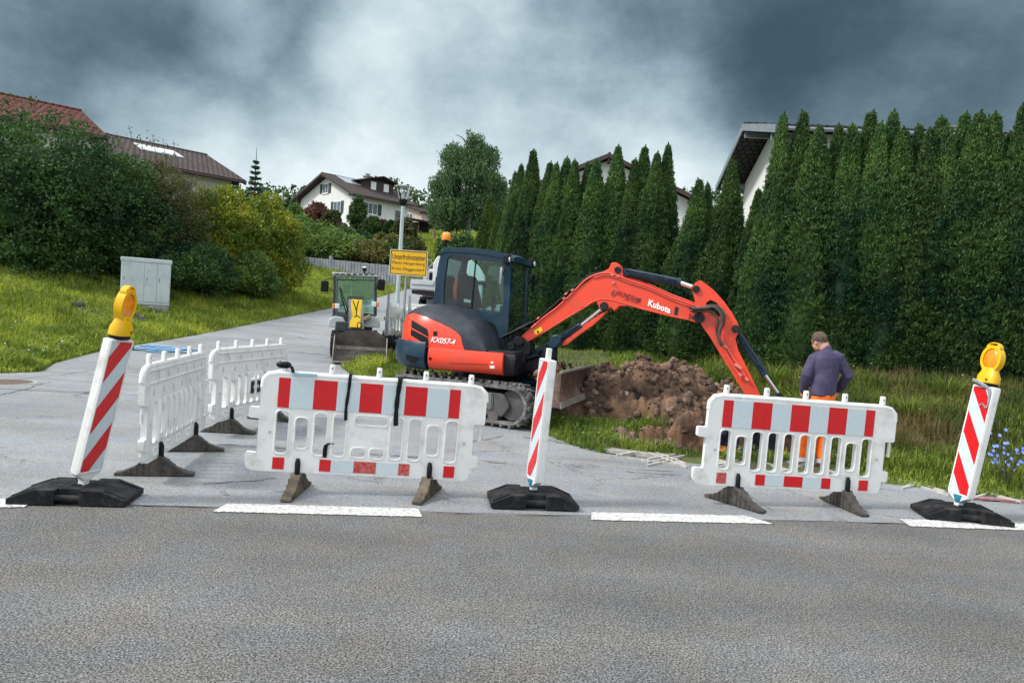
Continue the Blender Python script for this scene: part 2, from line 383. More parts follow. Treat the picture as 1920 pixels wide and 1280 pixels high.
def rpoly(pts, r=0.0, n=5):
    """round the corners of a polygon; a point may carry its own radius as third value"""
    out = []; m = len(pts)
    for i in range(m):
        p = Vector(pts[i][:2]); rr = pts[i][2] if len(pts[i]) > 2 else r
        a = Vector(pts[i - 1][:2]); b = Vector(pts[(i + 1) % m][:2])
        if rr <= 0: out.append(tuple(p)); continue
        da, db = (a - p), (b - p)
        ang = da.angle(db)
        d = min(rr / math.tan(ang / 2), da.length * 0.49, db.length * 0.49)
        pa = p + da.normalized() * d; pb = p + db.normalized() * d
        for j in range(n + 1):
            t = j / n
            out.append(tuple(pa * (1 - t) ** 2 + p * 2 * t * (1 - t) + pb * t * t))
    return out
def plate_mesh(outline, holes, thick):
    """flat plate with holes in XY, centred on z=0"""
    cu = bpy.data.curves.new('c', 'CURVE'); cu.dimensions = '2D'; cu.fill_mode = 'BOTH'; cu.extrude = thick / 2
    for poly in [outline] + list(holes):
        sp = cu.splines.new('POLY'); sp.points.add(len(poly) - 1)
        for q, p in zip(sp.points, poly): q.co = (p[0], p[1], 0, 1)
        sp.use_cyclic_u = True
    ob = bpy.data.objects.new('c', cu)
    me = bpy.data.meshes.new_from_object(ob)
    bpy.data.objects.remove(ob); bpy.data.curves.remove(cu)
    bm = bmesh.new(); bm.from_mesh(me)
    bmesh.ops.remove_doubles(bm, verts=bm.verts, dist=1e-5)
    bmesh.ops.dissolve_limit(bm, angle_limit=rad(1), verts=bm.verts, edges=bm.edges)
    bmesh.ops.recalc_face_normals(bm, faces=bm.faces)
    bm.to_mesh(me); bm.free()
    return me
def plate(name, outline, holes, thick, m, parent, M=None, bevel=0.0, smooth=40):
    me = plate_mesh(outline, holes, thick)
    if M is not None: me.transform(M)
    return finish(name, me, m, parent, smooth, bevel)
# maps the plate's (x, y, z) to world (x, z, y): an upright plate facing -Y / +Y
UPR = Matrix(((1, 0, 0, 0), (0, 0, -1, 0), (0, 1, 0, 0), (0, 0, 0, 1)))
def text_mesh(s, size=0.1, bold=0.0, shear=0.0, squeeze=1.0, space=1.0):
    cu = bpy.data.curves.new('t', 'FONT'); cu.body = s; cu.size = size; cu.align_x = 'CENTER'; cu.align_y = 'CENTER'
    cu.offset = bold; cu.shear = shear; cu.space_character = space; cu.resolution_u = 4
    ob = bpy.data.objects.new('t', cu); me = bpy.data.meshes.new_from_object(ob)
    bpy.data.objects.remove(ob); bpy.data.curves.remove(cu)
    me.transform(Matrix.Diagonal((squeeze, 1, 1, 1)))
    return me
def copy_tree(o, parent=None):
    kids = list(o.children)
    c = o.copy(); col.objects.link(c)
    if parent is not None: c.parent = parent
    for ch in kids: copy_tree(ch, c)
    return c

# ---------------------------------------------------------------- noise for shapes
def _h(ix, iy, iz):
    n = (ix * 374761393 + iy * 668265263 + iz * 2147483647 * 0 + iz * 1274126177) & 0xffffffff
    n = ((n ^ (n >> 13)) * 1274126177) & 0xffffffff
    return ((n ^ (n >> 16)) & 0xffff) / 65535.0
def vnoise(x, y, z=0.0):
    x, y, z = np.broadcast_arrays(np.asarray(x, float), np.asarray(y, float), np.asarray(z, float))
    xi, yi, zi = np.floor(x).astype(np.int64), np.floor(y).astype(np.int64), np.floor(z).astype(np.int64)
    xf, yf, zf = x - xi, y - yi, z - zi
    u, v, w = xf * xf * (3 - 2 * xf), yf * yf * (3 - 2 * yf), zf * zf * (3 - 2 * zf)
    r = 0
    for a in (0, 1):
        for b in (0, 1):
            for c in (0, 1):
                r = r + _h(xi + a, yi + b, zi + c) * (u if a else 1 - u) * (v if b else 1 - v) * (w if c else 1 - w)
    return r
def fbm(x, y, z=0.0, o=4):
    s = 0; a = 0.5; t = 0
    for i in range(o):
        s = s + a * vnoise(np.asarray(x) * 2 ** i + 17 * i, np.asarray(y) * 2 ** i + 31 * i, np.asarray(z) * 2 ** i); t += a; a *= 0.5
    return s / t
def sstep(a, b, x):
    t = np.clip((np.asarray(x, float) - a) / (b - a), 0, 1); return t * t * (3 - 2 * t)

# ---------------------------------------------------------------- terrain
_by = [-80, 13, 17, 20, 23, 28, 34, 40, 47, 55, 62, 75, 95, 130, 180, 400]
_bz = [0, 0, 0.02, 0.2, 0.42, 0.92, 1.45, 1.95, 2.6, 3.4, 4.6, 7.0, 10.0, 12.5, 15, 20]
_yy = np.linspace(-80, 400, 1921)
_zz = np.interp(_yy, _by, _bz); _zz = np.convolve(np.pad(_zz, 8, 'edge'), np.ones(17) / 17, 'valid')
def road_z(x, y):
    x = np.asarray(x, float); y = np.asarray(y, float)
    return np.interp(y, _yy, _zz) + 0.03 * np.clip(-4 - x, 0, 8) * sstep(12, 19, y) + 0.006 * (fbm(x * 0.35, y * 0.35) - 0.5)
def on_fn(px, py, fn, t0=3.0, t1=140.0):
    d = ray(px, py); ts = np.linspace(t0, t1, 2800)
    x, y, z = d.x * ts, d.y * ts, EYE + d.z * ts
    below = np.nonzero(z < fn(x, y))[0]
    if not len(below): return Vector((x[-1], y[-1], z[-1]))
    i = below[0]
    return Vector((x[i], y[i], float(fn(x[i:i + 1], y[i:i + 1])[0])))
SEAM = lambda x: 6.03 + 0.158 * np.asarray(x, float)     # joint between the two asphalts, under the barrier row
_le = [on_fn(*p, road_z) for p in ((0, 700), (95, 682), (190, 658), (300, 640), (400, 622), (480, 606), (560, 590), (620, 578), (690, 562))]
LEFT = [(-46, -1.24), (-31, 3.0), (-21, 6.8), (-14, 10.2)] + [(p.x, p.y) for p in _le] + [(-6.6, 48), (-5.4, 58), (-1.5, 72), (8, 84), (24, 90)]
RIGHT = [(46, 13.3), (30, 10.9), (12, 8.9), (8.0, 8.05), (5.65, 8.03), (4.33, 8.41), (2.37, 8.81), (1.26, 9.09), (0.75, 9.8), (0.35, 10.75), (-1.0, 12.3), (-2.4, 14.6), (-4.1, 18.1), (-3.5, 20.5), (-2.8, 24), (-2.4, 30), (-2.0, 40), (-0.8, 50), (1.2, 58), (5, 66), (14, 74), (26, 80)]
def resample(pts, n):
    P = np.array(pts, float); s = np.r_[0, np.cumsum(np.hypot(*np.diff(P, axis=0).T))]
    return P, s
def signed(poly, x, y):
    """distance to a polygon, negative inside"""
    x = np.asarray(x, float); y = np.asarray(y, float)
    d = np.full(x.shape, 1e9); ins = np.zeros(x.shape, bool)
    n = len(poly)
    for i in range(n):
        ax, ay = poly[i]; bx, by = poly[(i + 1) % n]
        ex, ey = bx - ax, by - ay; L = ex * ex + ey * ey + 1e-9
        t = np.clip(((x - ax) * ex + (y - ay) * ey) / L, 0, 1)
        d = np.minimum(d, np.hypot(x - ax - t * ex, y - ay - t * ey))
        c = ((ay > y) != (by > y)) & (x < ex * (y - ay) / (ey + 1e-12) + ax)
        ins ^= c
    return np.where(ins, -d, d)
def smooth_line(pts, k=6):
    return [tuple(v)[:2] for v in catmull([Vector((p[0], p[1], 0)) for p in pts], k)]
LEFTS, RIGHTS = smooth_line(LEFT), smooth_line(RIGHT)
ROADPOLY = LEFTS + RIGHTS[::-1]
MAINPOLY = [(-90, -60), (90, -60), (90, float(SEAM(90))), (-90, float(SEAM(-90)))]
_rd = lambda x, y: np.minimum(signed(ROADPOLY, x, y), signed(MAINPOLY, x, y))
HL = [ony(px, 600, Y) for px, Y in ((905, 27), (955, 20), (1000, 18), (1250, 16.3), (1480, 13.6), (1900, 12.1), (2100, 11.6))]
_hx = [p.x for p in HL] + [30]; _hy = [p.y for p in HL] + [9.8]
hedge_y = lambda x: np.interp(x, _hx, _hy)
HOLE = (2.95, 10.15)
def hole_d(x, y):
    dx, dy = x - HOLE[0], y - HOLE[1]
    a = 0.15; u = dx * math.cos(a) + dy * math.sin(a); v = -dx * math.sin(a) + dy * math.cos(a)
    return np.hypot(u / 1.35, v / 0.62) + 0.25 * (fbm(x * 2.1, y * 2.1) - 0.5)
def T(x, y, rd=None):
    x = np.asarray(x, float); y = np.asarray(y, float)
    if rd is None: rd = _rd(x, y)
    z = road_z(x, y)
    out = np.clip(rd, 0, 60)
    left = sstep(-3.0, -5.5, x - 0.03 * (y - 20)) * sstep(6, 13, y)
    z = z + left * (1.05 * sstep(0.2, 6.5, out) * (1 - 0.5 * sstep(34, 46, y)) + 0.02 * np.clip(out, 0, 40))
    dh = (hedge_y(x) - y) * 0.85 + np.clip(_hx[0] - x, 0, 50)
    z = z + sstep(0.3, 2.5, out) * 0.85 * (1 - sstep(0.3, 4.6, dh)) * (x > -3.5)
    z = z + sstep(0.2, 1.5, out) * 0.10 * (fbm(x * 0.8, y * 0.8) - 0.35)
    z = z - 0.75 * (1 - sstep(0.75, 1.1, hole_d(x, y)))
    # garden terrace behind the palisade wall
    z = z + 0.9 * sstep(46.5, 48.5, y + 0.35 * (x + 6)) * sstep(-4.5, -6.5, x) * (1 - sstep(54, 62, y))
    return z
def groundz(x, y): return float(T(np.array([x]), np.array([y]))[0])
def onground(px, py, t0=3.0): return on_fn(px, py, T, t0)

def grid_mesh(name, xs, ys, zf, m, **k):
    X, Y = np.meshgrid(xs, ys)
    Z = zf(X, Y)
    V = np.stack([X.ravel(), Y.ravel(), Z.ravel()], 1)
    nx, ny = len(xs), len(ys)
    i = (np.arange(ny - 1)[:, None] * nx + np.arange(nx - 1)[None]).ravel()
    return finish(name, np_mesh(name, V, np.stack([i, i + 1, i + nx + 1, i + nx], 1), 4), m, **k)
xs = np.concatenate([np.linspace(-420, -40, 30)[:-1], np.linspace(-40, -14, 60)[:-1], np.linspace(-14, 9.5, 190)[:-1], np.linspace(9.5, 30, 40)[:-1], np.linspace(30, 420, 30)])
ys = np.concatenate([np.linspace(-60, 4, 12)[:-1], np.linspace(4, 20, 150)[:-1], np.linspace(20, 60, 130)[:-1], np.linspace(60, 130, 50)[:-1], np.linspace(130, 600, 30)])
def ground_z(X, Y):
    rd = _rd(X, Y)
    z = T(X, Y, rd); rd = rd - 0.26 * ((X > 1.2) & (X < 5.8) & (Y < 10.5))
    return z - 0.07 * (1 - sstep(-0.12, 0.10, rd)) + 0.03 * sstep(0.05, 0.4, rd)
o = grid_mesh('ground', xs, ys, ground_z, M_ground, smooth=180); tag(o, kind='structure')
# main road: one wide strip up to the joint
def strip(name, rowsL, rowsR, ncol, zoff, m):
    V = []; n = len(rowsL)
    for (a, b) in zip(rowsL, rowsR):
        for k in range(ncol + 1):
            t = k / ncol; V.append((a[0] + (b[0] - a[0]) * t, a[1] + (b[1] - a[1]) * t, 0))
    V = np.array(V); V[:, 2] = road_z(V[:, 0], V[:, 1]) + zoff
    w = ncol + 1
    i = (np.arange(n - 1)[:, None] * w + np.arange(ncol)[None]).ravel()
    return tag(finish(name, np_mesh(name, V, np.stack([i, i + 1, i + w + 1, i + w], 1), 4), m, smooth=180), kind='structure')
strip('road', [(-88, -60), (-88, float(SEAM(-88)) - 6), (-88, float(SEAM(-88)))], [(88, -60), (88, float(SEAM(88)) - 6), (88, float(SEAM(88)))], 120, 0.0, M_road)
def eq(pts, n):
    P = np.array(pts); s = np.r_[0, np.cumsum(np.hypot(*np.diff(P, axis=0).T))]; t = np.linspace(0, 1, n) ** 1.0 * s[-1]
    return list(zip(np.interp(t, s, P[:, 0]), np.interp(t, s, P[:, 1])))
# the side road is lofted between its two edges; each row starts and ends on a matching edge point
ka, kb = 4 * 6, 11 * 6
rows_l = eq(LEFTS[:ka + 1], 40)[:-1] + eq(LEFTS[ka:], 90)
rows_r = eq(RIGHTS[:kb + 1], 40)[:-1] + eq(RIGHTS[kb:], 90)
rows_l = [(-88, float(SEAM(-88)))] + rows_l; rows_r = [(88, float(SEAM(88)))] + rows_r
strip('side_road', rows_l, rows_r, 60, -0.004, M_side)
# joint, dashes and sprayed survey marks on the asphalt
mb = MB()
xs_ = np.linspace(-9, 9, 240)
rng = np.random.default_rng(5)
jit = (fbm(xs_ * 3, xs_ * 0 + 5) - 0.5) * 0.05
wd = 0.004 + 0.012 * fbm(xs_ * 5, xs_ * 0)
rg = [[(x, float(SEAM(x)) + j - w, 0.0065), (x, float(SEAM(x)) + j + w, 0.0065)] for x, j, w in zip(xs_, jit, wd)]
mb.rings(rg, close=False, cap=False)
tag(mb.build('road_joint', mat('bitumen_joint', (0.016, 0.016, 0.019), None, rough=0.7)), kind='structure')
def poly_sheet(name, pts, z, m, parent=None):
    mb = MB(); mb.add([(p[0], p[1], z + (p[2] if len(p) > 2 else 0)) for p in pts], [tuple(range(len(pts)))])
    return mb.build(name, m, parent)
for i, (a, b, skL, skR) in enumerate([((-1.0e9, 0), (14, 948), 0, 0), ((405, 952), (790, 962), -22, 6), ((1102, 968), (1415, 975), -14, 24), ((1690, 980), (1960, 990), -14, 0)]):
    if i == 0: pa = onz(-200, 943); pb = onz(60, 944)
    else: pa = onz(*a); pb = onz(*b)
    f = Vector((1, 0.158, 0)).normalized(); pa.z = pb.z = 0; n = Vector((-0.158, 1, 0)).normalized()
    pa.z = pb.z = 0; mid = lambda p, s: p + n * s
    q = [mid(pa, -0.12) + f * 0.0, mid(pb, -0.12) + f * (0.12 if skR > 10 else 0), mid(pb, 0.12) - f * 0.02, mid(pa, 0.12) + f * (0.02 if i == 0 else 0.06)]
    V = []; N_ = 170
    for k in range(N_ + 1):
        t = k / N_; lo = q[0].lerp(q[1], t); hi = q[3].lerp(q[2], t); jj = 0.022 * (random.Random(i * 99 + k).random() - 0.6)
        V.append([(lo.x, lo.y - jj, 0.0075), (hi.x, hi.y + jj, 0.0075)])
    mb = MB(); mb.rings(V, close=False, cap=False)
    tag(mb.build('road_marking', M_stripe), kind='structure')
def splat(name, centre, lx, ly, ang, m, seed, n=14):
    """a few thin overlapping paint streaks on the asphalt"""
    r = random.Random(seed); mb = MB(); c = centre
    for k in range(n):
        a = ang + r.uniform(-0.12, 0.12); L_ = lx * r.uniform(0.25, 0.8); w = ly * r.uniform(0.05, 0.16)
        cx = c.x + r.uniform(-0.4, 0.4) * lx * math.cos(ang); cy = c.y + r.uniform(-0.4, 0.4) * lx * math.sin(ang) + r.uniform(-0.4, 0.4) * ly
        P = []
        for j in range(9):
            t = j / 8 - 0.5; ww = w * (1 - (2 * t) ** 2) ** 0.5 * r.uniform(0.6, 1.2) + 0.002
            x = cx + t * L_ * math.cos(a); y = cy + t * L_ * math.sin(a)
            z = float(road_z(x, y)) + 0.004 + 0.0006 * k
            P.append([(x + ww * math.sin(a), y - ww * math.cos(a), z), (x - ww * math.sin(a), y + ww * math.cos(a), z)])
        mb.rings(P, close=False, cap=False)
    return tag(mb.build(name, m), kind='structure')
M_bluep = mat('blue_spray', (0.06, 0.30, 0.62), (0.30, 0.42, 0.50), 14, 0.7); M_redp = mat('red_spray', (0.45, 0.06, 0.08), (0.32, 0.22, 0.22), 14, 0.7)
splat('paint_mark', on_fn(305, 655, road_z), 1.2, 1.3, 0.1, M_bluep, 3, 26)
splat('paint_mark', on_fn(580, 662, road_z), 0.9, 0.2, 0.1, mat('pale_blue_spray', (0.22, 0.34, 0.45), (0.30, 0.36, 0.40), 14, 0.7), 4, 5)
splat('paint_mark', onz(1860, 937), 0.75, 0.10, 0.1, M_redp, 6, 18)
# thin repair joints crossing the side road
mb = MB()
for (p, q, wv) in (((-20, 727), (275, 741), 0.010), ((30, 712), (165, 698), 0.008), ((0, 742), (90, 716), 0.008), ((380, 905), (520, 897), 0.007), ((985, 818), (1120, 842), 0.012), ((870, 832), (940, 815), 0.006), ((560, 700), (600, 735), 0.006)):
    a, b = onz(*p), onz(*q); dv = (b - a).normalized(); nn = Vector((-dv.y, dv.x, 0)); R_ = []
    for k in range(41):
        t = k / 40; c = a.lerp(b, t); c = c + nn * (float(fbm(c.x * 2.5, c.y * 2.5)) - 0.5) * 0.22
        w = wv * (0.4 + float(vnoise(c.x * 9, c.y * 9)))
        z = float(road_z(c.x, c.y)) + 0.001
        R_.append([(c.x - nn.x * w, c.y - nn.y * w, z), (c.x + nn.x * w, c.y + nn.y * w, z)])
    mb.rings(R_, close=False, cap=False)
tag(mb.build('asphalt_cracks', mat('crack_dark', (0.05, 0.052, 0.058), None, rough=0.9)), kind='structure')
mh = onz(12, 716); mb = MB(); mb.cyl((mh.x, mh.y, -0.06), (mh.x, mh.y, float(road_z(mh.x, mh.y)) + 0.006), 0.36, n=28)
o = mb.build('manhole_cover', mat('rusty_iron', (0.16, 0.10, 0.07), (0.07, 0.055, 0.05), 20, 0.7, bump=0.5, bscale=60)); tag(o, 'round rusty manhole cover in the asphalt at the left edge', 'manhole cover')
tag(finish('cover_frame', (lambda b: (b.cyl((mh.x, mh.y, -0.06), (mh.x, mh.y, float(road_z(mh.x, mh.y)) + 0.003), 0.44, n=28), b.mesh('cover_frame'))[1])(MB()), mat('concrete_grey', (0.27, 0.26, 0.25), (0.36, 0.35, 0.33), 9, 0.85)), kind='structure')
# concrete grass pavers along the verge
M_conc = mat('concrete_paver', (0.36, 0.34, 0.31), (0.50, 0.48, 0.45), 12, 0.85, bump=0.3, bscale=50)
mb = MB()
edge = eq([p for p in RIGHTS if 1.2 < p[0] < 5.8], 46)[::-1]
for lane in range(3):
    for k in range(len(edge) - 1):
        a, b = Vector((*edge[k], 0)), Vector((*edge[k + 1], 0)); dv = (b - a).normalized(); nn = Vector((-dv.y, dv.x, 0))
        if nn.y < 0: nn = -nn
        sh = 0.5 if lane % 2 else 0
        c = a.lerp(b, 0.5 + sh) + nn * (0.05 + lane * 0.095)
        L_ = (b - a).length * 0.5
        if vnoise(c.x * 3, c.y * 3) > 0.72 or (c.x > 3.0 and lane > 1): continue
        for sgn in (-1, 1):
            for s2 in (-1, 1):
                m_ = c + dv * sgn * L_ * 0.5 + nn * s2 * 0.026
                ang = math.atan2(dv.y, dv.x) + sgn * s2 * -1.0
                mb.box((m_.x, m_.y, float(road_z(m_.x, m_.y)) - 0.006), (L_ * 1.2, 0.022, 0.05), rotz(ang))
tag(mb.build('paver_edging', M_conc), kind='structure')

# ---------------------------------------------------------------- foliage
def leaf_mesh(name, C, A, B, ll, ww):
    """diamond leaves: C centres, A long axes, B side axes (unit), lengths, widths"""
    n = len(C); V = np.empty((n, 4, 3), np.float32)
    a = A * (ll / 2)[:, None]; b = B * (ww / 2)[:, None]
    V[:, 0] = C - a; V[:, 1] = C + b - a * 0.1; V[:, 2] = C + a; V[:, 3] = C - b - a * 0.1
    return V.reshape(-1, 3), np.arange(4 * n).reshape(n, 4)
def unit(v): return v / (np.linalg.norm(v, axis=-1, keepdims=True) + 1e-9)
def spray(rng, cc, dirs, per, rad_, ll, ww, spread=0.6, droop=0.0, flat=0.5):
    """leaves round cluster centres cc, pointing about dirs"""
    n = len(cc)
    C = np.repeat(cc, per, 0); D = np.repeat(dirs, per, 0)
    r = np.repeat(rad_, per) if np.ndim(rad_) else rad_
    off = rng.normal(size=(n * per, 3)); off = unit(off) * (rng.random(n * per) ** 0.5 * r)[:, None]
    along = (rng.random(n * per) * r)[:, None]
    C = C + off * (1 - flat * np.abs((off * D).sum(1, keepdims=True)) / (np.linalg.norm(off, axis=1, keepdims=True) + 1e-6)) + D * along * 0.5
    A = unit(D + rng.normal(size=D.shape) * spread + np.array([0, 0, -droop]))
    B = unit(np.cross(A, rng.normal(size=A.shape)))
    k = rng.uniform(0.65, 1.25, len(C))
    return C, A, B, ll * k, ww * k
def crown(name, spheres, ncl, per, crad, ll, ww, m, parent, seed=1, spread=0.7, droop=0.15, shell=0.62, core=True, low=-1.0, corem=None):
    rng = np.random.default_rng(seed)
    sp = np.array(spheres, float)      # x y z rx ry rz
    area = sp[:, 3] * sp[:, 4] + sp[:, 4] * sp[:, 5] + sp[:, 3] * sp[:, 5]
    idx = rng.choice(len(sp), ncl, p=area / area.sum()); s = sp[idx]
    d = unit(rng.normal(size=(ncl, 3))); d[:, 2] = np.where(d[:, 2] < low, -d[:, 2], d[:, 2])
    q = shell + (1.05 - shell) * rng.random(ncl) ** 0.6
    nz = fbm(d[:, 0] * 2.5 + idx * 7, d[:, 1] * 2.5, d[:, 2] * 2.5, 3) - 0.5
    cc = s[:, :3] + d * s[:, 3:] * (q + nz * 0.45)[:, None]
    C, A, B, l, w = spray(rng, cc, unit(d * np.array([1, 1, 0.8]) + [0, 0, 0.25]), per, crad, ll, ww, spread, droop)
    V, Fc = leaf_mesh(name, C, A, B, l, w)
    if core:
        mb = MB(); 
        for x, y, z, rx, ry, rz in spheres:
            k = 0.30; mb.ball((x, y, z), 1, 10, 7, (rx * k, ry * k, rz * k))
        cv = np.array(mb.v); cv = cv * 1.0
        ct = [f for f in mb.f]
        tri = []
        for f in ct:
            if len(f) == 4: tri.append(f)
        V2 = np.concatenate([V, cv.astype(np.float32)]); F2 = np.concatenate([Fc, np.array(tri) + len(V)])
        V, Fc = V2, F2
    return finish(name, np_mesh(name, V, Fc, 4), m, parent, smooth=None)
def trunk(parent, pts, r0, r1, m, branches=(), name='trunk'):
    mb = MB(); P = catmull([Vector(p) for p in pts], 4); n = len(P)
    mb.tube(P, [r0 + (r1 - r0) * i / (n - 1) for i in range(n)], 9)
    for b in branches:
        B_ = catmull([Vector(p) for p in b], 3); mb.tube(B_, [r0 * 0.42 * (1 - 0.8 * i / (len(B_) - 1)) for i in range(len(B_))], 6)
    return mb.build(name, m, parent)
M_bark = mat('bark', (0.06, 0.045, 0.035), (0.13, 0.105, 0.085), 14, 0.9, bump=0.6, bscale=30)
M_thuja = mat('thuja_foliage', (0.014, 0.050, 0.022), (0.092, 0.168, 0.040), 0.9, 0.62, island=0.45, objrand=0.22, trans=0.18, contrast=(0.36, 0.66), spec=0.25)
M_thujal = mat('thuja_foliage_young', (0.035, 0.075, 0.018), (0.085, 0.135, 0.022), 1.4, 0.6, island=0.3, trans=0.2, spec=0.25)
def leafm(n, a, b, sc=0.8, isl=0.35, tr=0.25): return mat(n, a, b, sc, 0.55, island=isl, trans=tr, spec=0.3, contrast=(0.35, 0.65))
M_lf_dark = leafm('dark_leaves', (0.012, 0.044, 0.018), (0.070, 0.140, 0.036))
M_lf_mid = leafm('olive_leaves', (0.055, 0.072, 0.028), (0.135, 0.135, 0.05))
M_lf_yel = leafm('yellow_green_leaves', (0.08, 0.14, 0.02), (0.30, 0.31, 0.03))
M_lf_birch = leafm('birch_leaves', (0.045, 0.095, 0.042), (0.085, 0.15, 0.055), 0.4)
M_lf_far = leafm('far_leaves', (0.035, 0.075, 0.025), (0.075, 0.13, 0.035), 0.15)
M_lf_red = leafm('dark_red_leaves', (0.06, 0.03, 0.025), (0.17, 0.07, 0.06), 0.9)
M_lf_jun = leafm('juniper_leaves', (0.05, 0.11, 0.032), (0.17, 0.25, 0.055), 0.35)
M_lf_rust = leafm('brown_leaves', (0.08, 0.09, 0.028), (0.22, 0.20, 0.06), 0.6)
M_fir = leafm('blue_fir_needles', (0.03, 0.065, 0.05), (0.06, 0.11, 0.085), 0.6)

def thuja_mesh(name, seed, H=4.6, R=0.62, n=2700, per=24):
    rng = np.random.default_rng(seed)
    t = rng.random(n) ** 0.92
    th = rng.random(n) * 2 * PI
    prof = lambda t: R * np.where(t < 0.12, 0.86 + 1.2 * t, 1.0) * (1 - t ** 2.0) ** 0.95 * (1 - 0.22 * t)
    lump = lambda th, t: 0.66 + 0.66 * fbm(np.cos(th) * 1.9 + seed * 3, np.sin(th) * 1.9, t * H * 0.55, 3)
    r = prof(t) * lump(th, t) * (0.86 + 0.2 * rng.random(n))
    cc = np.stack([r * np.cos(th), r * np.sin(th), t * H], 1)
    d = unit(np.stack([np.cos(th) * 0.9, np.sin(th) * 0.9, 0.55 + t * 2.2], 1))
    C, A, B, l, w = spray(rng, cc, d, per, 0.085, 0.062, 0.019, 0.45, 0.0, 0.7)
    # leading shoots at the tip
    k = 260; tt = rng.random(k); lean = rng.normal(size=2) * 0.03
    tipc = np.stack([rng.normal(size=k) * 0.045 * (1 - tt) + lean[0] * tt, rng.normal(size=k) * 0.045 * (1 - tt) + lean[1] * tt, H * 0.93 + tt * 0.42], 1)
    At = unit(rng.normal(size=(k, 3)) * 0.4 + [0, 0, 1.0]); Bt = unit(np.cross(At, rng.normal(size=(k, 3))))
    C = np.concatenate([C, tipc]); A = np.concatenate([A, At]); B = np.concatenate([B, Bt]); l = np.r_[l, np.full(k, 0.09)]; w = np.r_[w, np.full(k, 0.022)]
    V, Fc = leaf_mesh(name, C, A, B, l, w)
    # dense inner body
    nz, na = 40, 22
    zz, aa = np.meshgrid(np.linspace(0.0, 0.97, nz), np.linspace(0, 2 * PI, na, endpoint=False), indexing='ij')
    rr = prof(zz) * lump(aa, zz) * 0.72
    cv = np.stack([rr * np.cos(aa), rr * np.sin(aa), zz * H], -1).reshape(-1, 3)
    i = np.arange(nz - 1)[:, None] * na; j = np.arange(na)[None]; j2 = (j + 1) % na
    cf = np.stack([i + j, i + j2, i + na + j2, i + na + j], -1).reshape(-1, 4)
    return np_mesh(name, np.concatenate([V, cv]), np.concatenate([Fc, cf + len(V)]), 4)
TH = []
for s in range(4):
    me = thuja_mesh('crown', s + 1); me.materials.append(M_thuja); TH.append(me)
THL = thuja_mesh('crown', 9); THL.materials.append(M_thujal)
mb = MB(); mb.cyl((0, 0, -0.3), (0, 0, 3.6), 0.05, 0.015, 7); TRm = mb.mesh('trunk'); TRm.materials.append(M_bark)
def thuja(px, py, label, group=None, Y=None, me=None, wx=1.0, i=0):
    if Y is None:
        d = ray(px, py + 150)
        ts = np.linspace(8, 40, 1200); hit = np.nonzero(d.y * ts > hedge_y(d.x * ts))[0]
        Y = d.y * ts[hit[0]] + (0.16 if i % 2 else -0.1)
    p = ony(px, py, Y)
    base = groundz(p.x, Y)
    h = p.z - base
    d0 = ony(px, 640, Y)     # a tree stands upright: its foot is below its tip
    o = thing('thuja_tree', label, 'thuja', (p.x, Y, base - 0.05), i * 2.3, group)
    for m_, nm in (((me or TH[i % 4]), 'crown'), (TRm, 'trunk')):
        c = bpy.data.objects.new(nm, m_); col.objects.link(c); c.parent = o
        k = (h + 0.05) / 4.74
        c.scale = (wx, wx, k)
    return o
gA = 'tall thujas of the dense hedge on the right'; gB = 'thujas of the hedge behind the excavator boom'
for i, (px, py) in enumerate([(1470, 207), (1508, 202), (1538, 230), (1574, 227), (1600, 227), (1635, 203), (1652, 223), (1677, 202), (1695, 234), (1725, 227), (1747, 234), (1767, 212), (1780, 227), (1811, 205), (1838, 203), (1855, 212), (1869, 205), (1898, 241), (1921, 188), (1945, 205), (1975, 200), (2010, 208), (2050, 200)]):
    thuja(px, py, 'tall dark green thuja in the dense hedge right of the excavator arm', gA, i=i, wx=1.0 + 0.12 * ((i * 7) % 3 - 1))
for i, (px, py) in enumerate([(978, 304), (1001, 276), (1032, 300), (1044, 301), (1064, 291), (1079, 296), (1103, 300), (1120, 294), (1160, 268), (1191, 293), (1210, 270), (1233, 281), (1254, 265)]):
    thuja(px, py, 'pointed dark green thuja in the hedge behind the excavator boom', gB, i=i + 3, wx=0.95 + 0.1 * ((i * 5) % 3 - 1))
thuja(1312, 331, 'shorter thuja with a brownish tip left of the gable house', i=1, wx=0.95, Y=15.4)
thuja(1328, 338, 'second short thuja beside the brownish one below the gable roof edge', i=2, wx=0.6, Y=15.55)
thuja(1375, 293, 'single pointed thuja standing in front of the gable house wall', i=0, wx=0.95, Y=14.9)
thuja(1423, 350, 'low thuja between the single pointed one and the tall dense hedge', i=3, wx=0.75, Y=14.4)
thuja(1275, 440, 'low thuja filling the hedge right of the tallest pointed one', i=2, wx=1.0, Y=15.9)
thuja(1345, 470, 'low thuja filling the gap under the gable house roof edge', i=1, wx=1.0, Y=15.1)
thuja(967, 318, 'narrow thuja at the left end of the tall hedge, behind the cab', i=2, wx=0.8, Y=20)
thuja(919, 363, 'bright yellow green thuja farthest left, under the birch', me=THL, i=1, wx=1.15, Y=27.5)
thuja(936, 390, 'short bright yellow green thuja right of the farthest left one', me=THL, i=2, wx=0.9, Y=25.5)
thuja(951, 382, 'light green thuja between the short bright one and the tall hedge', me=THL, i=0, wx=0.85, Y=22.5)

